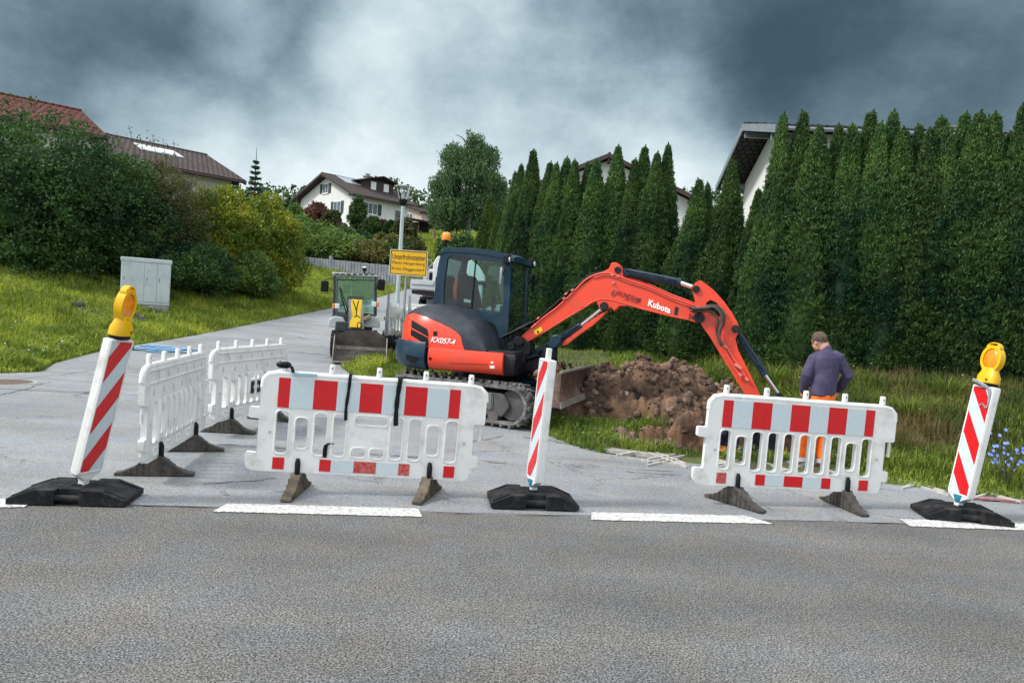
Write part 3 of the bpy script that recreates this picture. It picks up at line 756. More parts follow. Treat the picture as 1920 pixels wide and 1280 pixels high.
# ---------------------------------------------------------------- grass
def blade_strip(x, y, z, ax, ay, w, lx, ly, h, top):
    """narrow two-segment blades bending over towards (lx, ly)"""
    n = len(x); V = np.empty((n, 6, 3), np.float32)
    for k, (f, zf, wf) in enumerate(((0, 0, 1.0), (0.32, 0.62, 0.75), (1.0, 1.0, 0.12))):
        cx, cy = x + lx * h * f, y + ly * h * f; cz = z + h * (zf if k < 2 else top)
        for s_ in (0, 1):
            q = (s_ * 2 - 1) * w / 2 * wf; V[:, 2 * k + s_] = np.stack([cx + ax * q, cy + ay * q, cz], 1)
    b = (np.arange(n) * 6)[:, None]
    return V.reshape(-1, 3), np.concatenate([b + [0, 1, 3, 2], b + [2, 3, 5, 4]], 1).reshape(-1, 4)
def blades(name, n, xr, yr, h, w, m, mask, seed, lean=0.5, ypow=2.0, kind='stuff', clump=0.0):
    rng = np.random.default_rng(seed)
    N = int(n * 3.2)
    u = rng.random(N); a, b = yr[0] ** (1 - ypow), yr[1] ** (1 - ypow)
    y = (a + (b - a) * u) ** (1 / (1 - ypow)) if ypow != 1 else yr[0] + (yr[1] - yr[0]) * u
    x = rng.uniform(xr[0], xr[1], N)
    ok = seen(x, y, 0.5 + 0.05 * y, 90)
    x, y = x[ok], y[ok]
    rd = _rd(x, y)
    k = mask(x, y, rd) > rng.random(len(x))
    x, y, rd = x[k][:n], y[k][:n], rd[k][:n]
    z = T(x, y, rd) - 0.01 + 0.03 * sstep(0.05, 0.4, rd)
    n = len(x)
    ang = rng.random(n) * 2 * PI
    big = 0.55 + 0.9 * fbm(x * 1.1, y * 1.1)
    hh = h[0] + (h[1] - h[0]) * rng.random(n) ** 1.5
    hh = hh * (1 - 0.5 * sstep(1.5, 3.0, rd) * ((x > -4) & (x < 3.6) & (y < 20)))
    hh = hh * (1 - 0.55 * ((x > 2.1) & (x < 4.3) & (y < 10.0)))
    hh = hh * big * (0.45 + 0.55 * sstep(0.0, 0.6, rd)); ww = w[0] + (w[1] - w[0]) * rng.random(n)
    ln = rng.random(n) * lean; la = ang + rng.normal(size=n) * 0.8 + PI / 2
    V, Fc = blade_strip(x, y, z, np.cos(ang), np.sin(ang), ww, np.cos(la) * ln, np.sin(la) * ln, hh, 1 - 0.3 * ln)
    return tag(finish(name, np_mesh(name, V, Fc, 4), m, smooth=None), kind=kind)
M_gr = mat('fresh_grass', (0.13, 0.19, 0.030), (0.38, 0.42, 0.075), 1.1, 0.6, island=0.5, trans=0.35, spec=0.2, contrast=(0.32, 0.68))
M_grr = mat('verge_grass', (0.070, 0.125, 0.020), (0.24, 0.30, 0.055), 1.5, 0.6, island=0.55, trans=0.3, spec=0.2, contrast=(0.32, 0.68))
M_grd = mat('dry_grass', (0.065, 0.09, 0.030), (0.20, 0.155, 0.075), 1.1, 0.7, island=0.55, trans=0.25, spec=0.15, contrast=(0.4, 0.62))
blades('meadow_grass', 60000, (-20, 9), (52, 108), (0.25, 0.7), (0.07, 0.14), M_gr, lambda x, y, rd: (rd > 0.3) & (x > -9 - 0.10 * (y - 50)), 15, 0.7)
def pile_h(x, y):
    u, v = (x - 1.95), (y - 12.35)
    a = np.hypot((u - 0.15) / 1.95, v / 1.35)
    b = np.hypot((u + 1.75) / 1.15, (v - 0.55) / 1.0)
    c = np.hypot((u - 1.0) / 0.85, (v + 1.15) / 0.85)
    e = fbm(x * 1.7, y * 1.7) - 0.5
    h = 0.70 * np.clip(1 - a ** 2.0 + e * 0.5, 0, 2) + 0
    h = np.maximum(h, 0.78 * np.clip(1 - b ** 1.8 + e * 0.4, 0, 2))
    h = np.maximum(h, 0.40 * np.clip(1 - c ** 2 + e * 0.6, 0, 2))
    return h
not_dirt_ = lambda x, y: not_dirt(x, y)
def not_dirt(x, y): return (pile_h(x, y) < 0.03) & (hole_d(x, y) > 1.18) & (np.hypot((x - 3.75) / 0.45, (y - 8.95) / 0.35) > 1)
blades('grass', 280000, (-34, -3.0), (12.5, 56), (0.08, 0.30), (0.014, 0.034), M_gr,
       lambda x, y, rd: ((rd > 0.02) & (x < -2.6 - 0.02 * y) | (rd > 0.02) & (y > 30)) * 1.0, 11, 0.7)
blades('grass', 170000, (-4.4, 12), (7.8, 34), (0.05, 0.20), (0.007, 0.016), M_grr,
       lambda x, y, rd: ((rd > np.where((x > 1.25) & (x < 3.5), 0.42, -0.03) * (0.6 + 0.8 * fbm(x * 3, y * 3))) & not_dirt(x, y)) * np.clip(1.15 - 0.12 * np.maximum(rd, 0), 0.25, 1) * np.where(x > 3.2, 1.0, np.where(rd < 2.5, 1, 0.6)), 12, 0.9, 1.5)
blades('tall_grass', 80000, (2.6, 12), (8.6, 16), (0.15, 0.42), (0.007, 0.014), M_grd,
       lambda x, y, rd: ((rd > 0.9) & not_dirt(x, y)) * sstep(3.2, 5.4, x) * (0.35 + 0.65 * (fbm(x * 0.8, y * 0.8) > 0.5)) * sstep(0.8, 1.9, rd + 0.8 * fbm(x, y)) * 0.75, 13, 0.9, 1.2)
blades('tall_grass', 60000, (2.0, 12), (8.6, 16), (0.10, 0.36), (0.007, 0.015), M_grr,
       lambda x, y, rd: ((rd > 0.5) & not_dirt(x, y)) * (fbm(x * 0.9 + 7, y * 0.9) > 0.45) * 1.0, 14, 1.0, 1.2)

# broad-leaved weeds, dead stalks and small pale flowers mixed into the grass
def weeds(n, xr, yr, mask, seed, m, ll, zmax):
    rng = np.random.default_rng(seed); x = rng.uniform(*xr, n * 6); y = yr[0] + (yr[1] - yr[0]) * rng.random(n * 6) ** 1.6; rd = _rd(x, y)
    k = mask(x, y, rd) & (fbm(x * 1.7 + seed, y * 1.7) > 0.52); x, y, rd = x[k][:n], y[k][:n], rd[k][:n]; z = T(x, y, rd) + rng.random(len(x)) * zmax
    C = np.stack([x, y, z], 1); A = unit(np.stack([rng.normal(size=len(x)), rng.normal(size=len(x)), 0.5 * rng.normal(size=len(x)) + 0.3], 1))
    V, Fc = leaf_mesh('w', C, A, unit(np.cross(A, rng.normal(size=A.shape))), rng.uniform(ll * 0.5, ll, len(x)), rng.uniform(ll * 0.25, ll * 0.5, len(x)))
    return tag(finish('ground_weeds', np_mesh('ground_weeds', V, Fc, 4), m, smooth=None), kind='stuff')
weeds(16000, (-24, -3), (13, 44), lambda x, y, rd: (rd > 0.15) & (x < -3.2), 51, mat('weed_leaves', (0.05, 0.11, 0.03), (0.16, 0.22, 0.06), 3, 0.6, island=0.4, trans=0.25), 0.12, 0.26)
weeds(9000, (-1, 11), (8.3, 15), lambda x, y, rd: (rd > 0.25) & not_dirt_(x, y), 52, mat('weed_leaves', None), 0.07, 0.20)
weeds(1500, (-24, -3), (13, 40), lambda x, y, rd: (rd > 0.3) & (x < -3.2), 53, mat('pale_flower', (0.75, 0.75, 0.68), None), 0.05, 0.36)
weeds(260, (1, 11), (8.6, 15), lambda x, y, rd: (rd > 0.5) & not_dirt_(x, y) & (x > 4), 54, mat('pale_flower', None), 0.035, 0.42)

# ---------------------------------------------------------------- the dirt pile, its clods and the dug pit
def lumps(x, y, f, seed):
    """crumbly lumps: rounded bumps of uneven size packed side by side"""
    x, y = np.asarray(x, float) * f, np.asarray(y, float) * f; xi, yi = np.floor(x).astype(np.int64), np.floor(y).astype(np.int64); best = np.zeros(x.shape)
    for dx in (-1, 0, 1):
        for dy in (-1, 0, 1):
            cx, cy = xi + dx, yi + dy; a, b, c = _h(cx, cy, cx * 0 + seed * 7), _h(cx, cy, cx * 0 + seed * 7 + 1), _h(cx, cy, cx * 0 + seed * 7 + 2)
            r = 0.35 + 0.75 * c; d = np.hypot((x - cx - a) * (0.8 + 0.5 * b), (y - cy - b) * (0.8 + 0.5 * a)) / r
            best = np.maximum(best, np.sqrt(np.clip(1 - d * d, 0, 1)) * (0.35 + 0.65 * c))
    return best
def pile_z(X, Y):
    h = pile_h(X, Y); rd = _rd(X, Y)
    z0 = T(X, Y, rd)
    wx, wy = X + 0.12 * (fbm(X * 4, Y * 4, 1) - 0.5), Y + 0.12 * (fbm(X * 4, Y * 4, 2) - 0.5)
    rough = 0.26 * (fbm(X * 2.4, Y * 2.4, 0, 4) - 0.5) + 0.18 * lumps(wx, wy, 2.7, 1) + 0.12 * lumps(wx, wy, 6.0, 2) + 0.08 * lumps(wx, wy, 12.0, 3) - 0.17 + 0.03 * (fbm(X * 25, Y * 25, 4, 2) - 0.5)
    rim = 1 - sstep(0.95, 1.45, hole_d(X, Y) + 0.3 * (fbm(X * 4, Y * 4) - 0.5))
    on = np.maximum(sstep(0.0, 0.25, h), rim)
    return z0 + h + rough * on - 0.09 * (1 - on) + 0.045 * on
o = grid_mesh('dirt_pile', np.linspace(-1.6, 5.2, 400), np.linspace(8.9, 15.2, 360), pile_z, M_soil, smooth=180)
tag(o, 'heap of freshly dug brown soil beside the pit, in front of the hedge', 'dirt pile')
def _rockvar(seed):
    r_ = random.Random(seed); q = MB().ball((0, 0, 0), 1, 7, 5, (r_.uniform(0.75, 1.2), r_.uniform(0.65, 1.0), r_.uniform(0.5, 0.85))); V = []
    for v in q.v: v = Vector(v); V.append(v * (1 + 1.0 * (float(vnoise(v.x * 1.3 + seed * 9, v.y * 1.3, v.z * 1.3)) - 0.5)))
    return V, q.f
ROCKS = [_rockvar(k) for k in range(14)]
def rock(mb, c, r, rg):
    R = Matrix.Rotation(rg.uniform(0, 6), 3, Vector((rg.random(), rg.random(), rg.random() + 0.1)).normalized()) * r
    V, F_ = ROCKS[rg.randrange(14)]; c = Vector(c); mb.add([c + R @ v for v in V], F_)
rg = random.Random(4); mb = MB()
rx, ry = np.random.default_rng(4).uniform((-1.4, 8.9), (4.6, 14.4), (40000, 2)).T
_rdv = _rd(rx, ry); _h1 = pile_h(rx, ry); _h2 = hole_d(rx, ry)
near = (pile_h(rx + 0.15, ry) > 0.02) | (pile_h(rx - 0.2, ry) > 0.02) | (pile_h(rx, ry + 0.3) > 0.02)
ok = (_rdv > 0.15) & ((_h1 > 0.02) | ((_h2 > 0.7) & (_h2 < 1.3)) | (near & (np.arange(40000) % 4 == 0)))
rx, ry = rx[ok][:3600], ry[ok][:3600]; rz_ = pile_z(rx, ry)
for x, y, z in zip(rx, ry, rz_):
    r = 0.010 + 0.080 * rg.random() ** 5; rock(mb, (x, y, z + r * 0.2), r, rg)
tag(mb.build('soil_clods', mat('clod_soil', (0.040, 0.026, 0.020), (0.22, 0.145, 0.10), 5, 0.95, island=0.3), smooth=None), kind='stuff')
tf = thing('grass_tuft', 'dug up green grass sod lying at the foot of the dirt heap', 'grass sod', onground(1188, 790))
mb = MB(); mb.ball((0, 0, 0.03), 0.20, 12, 8, (1.1, 0.8, 0.5)); mb.build('sod', M_soil, tf, smooth=180)
rng = np.random.default_rng(3); n = 900; a = rng.random(n) * 2 * PI; r = rng.random(n) ** 0.5 * 0.19
x, y = r * np.cos(a) * 1.1, r * np.sin(a) * 0.8; z = 0.03 + 0.1 * (1 - (r / 0.2) ** 2); ga_ = rng.random(n) * 6.28
V, Fc = blade_strip(x, y, z, np.cos(ga_), np.sin(ga_), np.full(n, 0.009), np.cos(a) * 0.8, np.sin(a) * 0.8, 0.07 + 0.1 * rng.random(n), np.full(n, 0.7))
finish('grass_blades', np_mesh('grass_blades', V, Fc, 4), M_gr, tf, smooth=None)

# ---------------------------------------------------------------- shrubs and trees
def shrub(name, label, cat, cx, yb, yt, wpx, Y, m, ncl, per, leaf, lobes=9, seed=1, group=None, trunkh=0.0, droop=0.15, spread=0.75, crad=None, narrow=0.5, leafw=0.5, mt=None):
    rg = random.Random(seed)
    pb, pt = ony(cx, yb, Y), ony(cx, yt, Y)
    gz = groundz(pb.x, Y); z0 = min(pb.z, gz + 0.3) if trunkh == 0 else gz
    H = pt.z - z0; Wd = wpx / FPX * Y
    root = thing(name, label, cat, (pb.x, Y, gz), 0, group)
    off = z0 - gz
    zc0 = trunkh * H
    sp = []
    for i in range(lobes):
        t = (i + 0.5) / lobes
        a = i * 2.4 + rg.random()
        wr = (1 - max(0, t - narrow) / (1.01 - narrow) * 0.75)
        rr = Wd * 0.5 * wr
        k = 0.50 if lobes > 5 else 0.42
        d = rr * k * rg.uniform(0.6, 1.15)
        zz = zc0 + (H - zc0) * (0.14 + 0.68 * t)
        r = rr * rg.uniform(0.5, 0.68); rz = min(r * rg.uniform(0.7, 0.95), (H - zc0) * 0.3)
        sp.append((math.cos(a) * d, math.sin(a) * d * 0.8, off + zz, r, r, rz))
    sp.append((0, 0, off + zc0 + (H - zc0) * 0.36, Wd * 0.38, Wd * 0.36, (H - zc0) * 0.36))
    crown('foliage' if trunkh == 0 else 'crown', sp, ncl, per, crad or Wd * 0.06, leaf, leaf * leafw, m, root, seed, spread, droop)
    br = [[(0, 0, H * 0.2), (Wd * 0.12 * math.cos(k * 2.1), Wd * 0.12 * math.sin(k * 2.1), H * 0.42), (Wd * 0.3 * math.cos(k * 2.1), Wd * 0.3 * math.sin(k * 2.1), H * 0.66)] for k in range(4)]
    tr = H * (0.018 if trunkh == 0 else 0.026)
    trunk(root, [(0, 0, -0.3), (0.02 * H, 0, H * 0.25), (0, 0.02 * H, H * 0.5), (0, 0, H * 0.8)], tr, tr * 0.3, mt or M_bark, br)
    return root
shrub('leafy_bush', 'huge dark green bush at the left edge under the red roof', 'bush', 45, 550, 212, 360, 24, M_lf_dark, 3600, 26, 0.12, 18, 3, narrow=0.85, crad=0.34)
shrub('leafy_bush', 'dark green bush directly behind the utility cabinet', 'bush', 195, 545, 246, 230, 25.5, M_lf_dark, 2300, 26, 0.115, 13, 4, narrow=0.7, crad=0.3)
shrub('willow_bush', 'arching brownish olive bush between the dark and the yellow green ones', 'bush', 285, 530, 256, 205, 27, M_lf_mid, 2400, 24, 0.11, 14, 5, droop=0.45, narrow=0.55, crad=0.3, leafw=0.28)
shrub('leafy_bush', 'low dark green bush under the olive one, right of the utility cabinet', 'bush', 345, 535, 452, 190, 26.0, M_lf_dark, 1500, 24, 0.11, 8, 6, crad=0.26)
shrub('leafy_bush', 'broad yellow green bush in the middle of the left shrub row', 'bush', 405, 528, 322, 200, 29, M_lf_yel, 2200, 24, 0.12, 12, 7, narrow=0.45, crad=0.30)
shrub('leafy_bush', 'right hand bush of the left shrub row, yellowish on top', 'bush', 492, 525, 338, 150, 31, M_lf_yel, 1900, 24, 0.12, 11, 8, crad=0.30)
shrub('leafy_bush', 'green bush at the foot of the yellowish ones, near the palisade wall', 'bush', 455, 530, 470, 130, 28.5, M_lf_jun, 1300, 24, 0.11, 8, 18, crad=0.25)
# loose shoots standing out of the olive bush
mb = MB(); rg = random.Random(8); C0 = ony(290, 275, 26.6); root = thing('tree_sapling', 'thin leafy shoots sticking up above the olive bush against the sky', 'sapling', (C0.x, C0.y, groundz(C0.x, C0.y)))
LC, LA = [], []
for k, (px, py, h) in enumerate([(240, 235, 1.0), (262, 255, 0.8), (285, 250, 1.0), (305, 258, 0.9), (325, 262, 0.8), (218, 248, 0.6)]):
    top = ony(px, py, 26.6) - root.location; bot = Vector((top.x * 0.75 + 0.1, 0.1, top.z - 2.2))
    P = catmull([bot, (bot + top) / 2 + Vector((0.12, 0, 0.1)), top], 6); mb.tube(P, [0.016 * (1 - i / len(P)) + 0.004 for i in range(len(P))], 5)
    for i in range(26):
        p = P[int(len(P) * (0.35 + 0.65 * rg.random())) - 1]; LC.append(p + Vector((rg.gauss(0, 0.1), rg.gauss(0, 0.1), rg.gauss(0, 0.08)))); LA.append((rg.gauss(0, 1), rg.gauss(0, 1), rg.gauss(0.3, 0.6)))
mb.build('stem', M_bark, root)
LA = unit(np.array(LA)); V, Fc = leaf_mesh('leaves', np.array([tuple(c) for c in LC]), LA, unit(np.cross(LA, np.array([0.3, 0.5, 0.9]))), np.full(len(LC), 0.12), np.full(len(LC), 0.06))
finish('leaves', np_mesh('leaves', V, Fc, 4), M_lf_mid, root, smooth=None)
# small plant beside the cabinet
_p = onground(322, 570); root = thing('weed_clump', 'leafy weeds growing against the right side of the utility cabinet', 'weeds', _p)
rng = np.random.default_rng(31); n = 700; a = rng.random(n) * 2 * PI; q_ = rng.random(n); C = np.stack([np.cos(a) * 0.42 * q_, np.sin(a) * 0.25 * q_, rng.random(n) * 0.42 * (1.1 - q_)], 1); A = unit(np.stack([np.cos(a), np.sin(a), rng.normal(size=n) * 0.6 + 0.3], 1))
V, Fc = leaf_mesh('leaves', C, A, unit(np.cross(A, rng.normal(size=A.shape))), rng.uniform(0.06, 0.15, n), rng.uniform(0.03, 0.07, n)); finish('leaves', np_mesh('leaves', V, Fc, 4), M_lf_jun, root, smooth=None)
mb = MB(); [mb.tube([(0, 0, 0), (0.1 * math.cos(k), 0.1 * math.sin(k), 0.35)], 0.008, 5) for k in range(6)]; mb.build('stem', M_bark, root)
# blue fir behind the bushes
def fir(label, px, yt, yb, Y, wpx, seed):
    rng = np.random.default_rng(seed); pt = ony(px, yt, Y); gz = groundz(pt.x, Y); H = pt.z - gz; Wd = wpx / FPX * Y
    root = thing('fir_tree', label, 'fir tree', (pt.x, Y, gz))
    C, A = [], []
    for lv in range(13):
        t = lv / 13; z = H * (1 - 0.04 - 0.5 * (1 - t)) if False else H * (0.35 + 0.62 * t); R_ = Wd * 0.5 * (1 - t) ** 0.8 * 1.6 + 0.03
        for b in range(5):
            a = b * 2 * PI / 5 + lv; 
            for s in np.linspace(0.15, 1, 12):
                for q in range(3):
                    C.append((math.cos(a) * R_ * s, math.sin(a) * R_ * s, z + R_ * s * 0.12 + rng.normal() * 0.03)); A.append((math.cos(a + rng.normal() * 0.8), math.sin(a + rng.normal() * 0.8), 0.3 + rng.normal() * 0.3))
    C = np.array(C); A = unit(np.array(A)); V, Fc = leaf_mesh('crown', C, A, unit(np.cross(A, rng.normal(size=A.shape))), np.full(len(C), 0.22), np.full(len(C), 0.07))
    finish('crown', np_mesh('crown', V, Fc, 4), M_fir, root, smooth=None)
    mb = MB(); mb.cyl((0, 0, -0.3), (0, 0, H * 1.05), 0.12, 0.012, 7); mb.build('trunk', M_bark, root)
fir('slim blue green fir with a bare leading shoot above the yellow green bushes', 481, 288, 345, 42, 30, 3)
# hillside planting: (name, label, category, centre x, base y, top y, width, distance, material)
HILL = [
 ('juniper_bush', 'large juniper mass at the left end of the palisade wall', 'juniper', 548, 484, 398, 130, 51.5, M_lf_jun),
 ('juniper_bush', 'juniper mass left of the middle of the slope above the wall', 'juniper', 590, 488, 414, 130, 51, M_lf_jun),
 ('juniper_bush', 'spreading juniper directly above the middle of the palisade wall', 'juniper', 645, 492, 434, 120, 50, M_lf_jun),
 ('ground_shrub', 'brownish green shrub above the wall, left of the town sign', 'shrub', 698, 496, 450, 96, 49.5, M_lf_rust),
 ('ground_shrub', 'light green low shrub behind the juniper on the slope', 'shrub', 632, 452, 426, 120, 60, M_lf_far),
 ('ground_shrub', 'brownish flowering shrub left of the lamp post on the slope', 'shrub', 722, 470, 432, 64, 57, M_lf_rust),
 ('ground_shrub', 'olive shrub to the right of the lamp post on the slope', 'shrub', 770, 484, 438, 70, 55, M_lf_mid),
 ('ground_shrub', 'green shrub at the right end of the slope behind the sign', 'shrub', 745, 496, 456, 76, 49.5, M_lf_far),
 ('round_bush', 'clipped dark green dome shaped bush below the white house', 'bush', 676, 449, 432, 46, 66, M_lf_dark),
 ('red_barberry', 'tall dark red bush in front of the gable of the white house', 'bush', 592, 434, 372, 60, 78, M_lf_red),
 ('garden_bush', 'olive bush right of the dark red one at the white house', 'bush', 622, 436, 386, 40, 77, M_lf_mid),
 ('garden_bush', 'small dark red bush at the foot of the white gable wall', 'bush', 640, 438, 416, 26, 76, M_lf_red),
 ('garden_bush', 'green bush left of the pink one under the house window', 'bush', 696, 440, 402, 40, 77, M_lf_far),
 ('garden_bush', 'pinkish bush below the shuttered window of the white house', 'bush', 716, 440, 408, 34, 78, M_lf_red),
 ('garden_bush', 'dark green bush between the pink bush and the lamp post', 'bush', 734, 444, 408, 32, 76, M_lf_dark),
 ('garden_bush', 'olive bush behind the lamp post below the eaves', 'bush', 756, 446, 404, 44, 75, M_lf_mid),
 ('garden_bush', 'dark green bush beside the pink house wall', 'bush', 806, 430, 416, 40, 92, M_lf_dark),
 ('garden_bush', 'green bush at the left corner of the white house', 'bush', 553, 440, 372, 46, 86, M_lf_jun),
]
for i, (nm, lb, ct, cx, yb, yt, w, Y, m) in enumerate(HILL):
    shrub(nm, lb, ct, cx, yb, yt, w, Y, m, 800, 14, 0.26 if Y > 60 else 0.20, 7, 40 + i, crad=w / FPX * Y * 0.09)
shrub('garden_tree', 'slim green tree in front of the corner of the white house', 'tree', 668, 436, 352, 36, 78, M_lf_far, 420, 14, 0.26, 9, 70, trunkh=0.1, narrow=0.5, crad=0.3)
shrub('dark_tree', 'dark round tree with a forked trunk left of the birch', 'tree', 838, 462, 342, 64, 74, M_lf_dark, 900, 16, 0.28, 10, 71, trunkh=0.30, crad=0.4)
# weeping birch
def birch(label, cx, yb, yt, wpx, Y, seed):
    rng = np.random.default_rng(seed); pt = ony(cx, yt, Y); gz = groundz(pt.x, Y); H = pt.z - gz; Wd = wpx / FPX * Y
    root = thing('birch_tree', label, 'birch tree', (pt.x, Y, gz))
    lob = np.array([(0.04, 0.90, 0.13), (-0.20, 0.78, 0.20), (0.20, 0.80, 0.18), (-0.30, 0.58, 0.20), (0.02, 0.66, 0.28), (0.30, 0.60, 0.20), (-0.22, 0.42, 0.24), (0.12, 0.44, 0.28), (0.33, 0.42, 0.17), (-0.36, 0.40, 0.14)])
    n = 1500; li = rng.choice(len(lob), n, p=lob[:, 2] ** 2 / (lob[:, 2] ** 2).sum()); lb = lob[li]
    dd = unit(rng.normal(size=(n, 3))); dd[:, 2] = np.abs(dd[:, 2]) * 0.9 - 0.1; rr_ = lb[:, 2] * Wd * (0.55 + 0.5 * rng.random(n) ** 0.5)
    top = np.stack([lb[:, 0] * Wd + dd[:, 0] * rr_, (rng.random(n) - 0.5) * Wd * 0.5 + dd[:, 1] * rr_, lb[:, 1] * H + dd[:, 2] * rr_ * 1.1], 1)
    sw = np.stack([0.08 * Wd * np.ones(24) * 0, np.zeros(24), np.zeros(24)], 1)
    C, A = [], []
    for s in range(30):
        f = rng.random(n)[:, None]; ln = (0.14 * H * (0.3 + rng.random(n)))[:, None]
        q = top + np.concatenate([rng.normal(size=(n, 2)) * 0.16, -f * ln], 1)
        C.append(q); A.append(unit(np.concatenate([rng.normal(size=(n, 2)) * 0.5, np.full((n, 1), -1.0)], 1)))
    C = np.concatenate(C); A = np.concatenate(A)
    V, Fc = leaf_mesh('crown', C, A, unit(np.cross(A, rng.normal(size=A.shape))), rng.uniform(0.16, 0.32, len(C)), np.full(len(C), 0.10))
    finish('crown', np_mesh('crown', V, Fc, 4), M_lf_birch, root, smooth=None)
    br = [[(0, 0, H * (0.3 + 0.1 * k)), (Wd * 0.12 * math.cos(k * 2), Wd * 0.12 * math.sin(k * 2), H * (0.5 + 0.08 * k)), (Wd * 0.25 * math.cos(k * 2), Wd * 0.25 * math.sin(k * 2), H * (0.62 + 0.06 * k))] for k in range(6)]
    trunk(root, [(0, 0, -0.4), (0.2, 0, H * 0.3), (0, 0.2, H * 0.6), (0, 0, H * 0.97)], 0.26, 0.03, mat('birch_bark', (0.10, 0.10, 0.09), (0.45, 0.44, 0.42), 3, 0.8), br)
birch('large weeping birch standing between the lamp post and the thuja hedge', 886, 462, 238, 138, 66, 5)
shrub('garden_tree', 'light green treetop showing behind the hedge gap beside the gable roof', 'tree', 1290, 470, 340, 46, 60, M_lf_far, 350, 14, 0.22, 7, 77, trunkh=0.2, crad=0.3)
shrub('garden_bush', 'green undergrowth below the birch', 'bush', 870, 475, 425, 110, 58, M_lf_dark, 500, 14, 0.24, 8, 79, crad=0.4)
# far wood on the ridge: one mass
rng = np.random.default_rng(8); sp = []
for row, (Y, top) in enumerate(((150, 0), (158, 1), (166, 2))):
    for x in np.arange(-110, 60, 4.2):
        X = x + rng.normal() * 1.2; base = groundz(X, Y)
        cx = X / Y * FPX + 960
        yt = np.interp(cx, [0, 505, 560, 640, 700, 730, 760, 800, 840, 2000], [350, 345, 352, 350, 334, 345, 366, 356, 352, 360]) + rng.normal() * 4 + row * 2
        zt = ony(cx, yt, Y).z
        hh = max(4.0, zt - base); r = rng.uniform(2.4, 3.6)
        sp.append((X, Y, zt - min(3.4, hh * 0.4), r, r, min(3.4, hh * 0.4)))
        if hh > 8: sp.append((X, Y - 1, zt - 6.5, r * 1.1, r, 3.2))
        if hh > 13: sp.append((X, Y - 1, zt - 12, r * 1.1, r, 3.6))
o = crown('far_wood', sp, 7500, 9, 0.9, 0.75, 0.5, M_lf_far, None, 5); tag(o, kind='stuff')

# ---------------------------------------------------------------- buildings
def tiles(name, c1, c2, bw=0.30, rh=0.36):
    m = bpy.data.materials.new(name); m.use_nodes = True; N, L = m.node_tree.nodes, m.node_tree.links; b = N['Principled BSDF']; b.inputs['Roughness'].default_value = 0.85; b.inputs['Specular IOR Level'].default_value = 0.15
    t = N.new('ShaderNodeTexCoord'); mp_ = N.new('ShaderNodeMapping'); mp_.inputs['Rotation'].default_value = (0, 0, PI / 2); L.new(t.outputs['Object'], mp_.inputs['Vector'])
    br = N.new('ShaderNodeTexBrick'); L.new(mp_.outputs[0], br.inputs['Vector']); br.inputs['Scale'].default_value = 1
    br.inputs['Brick Width'].default_value = bw; br.inputs['Row Height'].default_value = rh; br.inputs['Mortar Size'].default_value = 0.05; br.inputs['Mortar Smooth'].default_value = 0.6; br.offset = 0.5
    br.inputs['Color1'].default_value = (*c1, 1); br.inputs['Color2'].default_value = (*c2, 1); br.inputs['Mortar'].default_value = (c1[0] * 0.35, c1[1] * 0.35, c1[2] * 0.35, 1)
    L.new(br.outputs['Color'], b.inputs['Base Color'])
    bp = N.new('ShaderNodeBump'); bp.inputs['Strength'].default_value = 0.8; bp.inputs['Distance'].default_value = 0.05; bp.invert = True
    L.new(br.outputs['Fac'], bp.inputs['Height']); L.new(bp.outputs[0], b.inputs['Normal'])
    return m
M_tred = tiles('red_roof_tiles', (0.10, 0.034, 0.027), (0.15, 0.052, 0.042)); M_tbrown = tiles('brown_roof_tiles', (0.080, 0.062, 0.060), (0.110, 0.085, 0.080)); M_tdark = tiles('dark_roof_tiles', (0.035, 0.036, 0.042), (0.055, 0.055, 0.060))
M_plaster = mat('white_plaster', (0.74, 0.74, 0.72), (0.66, 0.67, 0.66), 0.8, 0.85); M_plasterb = mat('cream_plaster', (0.62, 0.58, 0.50), (0.55, 0.52, 0.45), 0.8, 0.85)
M_wooddk = mat('dark_brown_wood', (0.035, 0.022, 0.018), (0.055, 0.036, 0.028), 3, 0.7); M_woodgrey = mat('grey_painted_wood', (0.17, 0.20, 0.23), (0.21, 0.24, 0.27), 3, 0.6)
M_shut = mat('green_shutter', (0.02, 0.05, 0.045), None, rough=0.6); M_winf = mat('window_frame_white', (0.75, 0.76, 0.77), None, rough=0.4); M_pane = mat('window_pane', (0.05, 0.07, 0.085), (0.12, 0.15, 0.17), 2, 0.08)
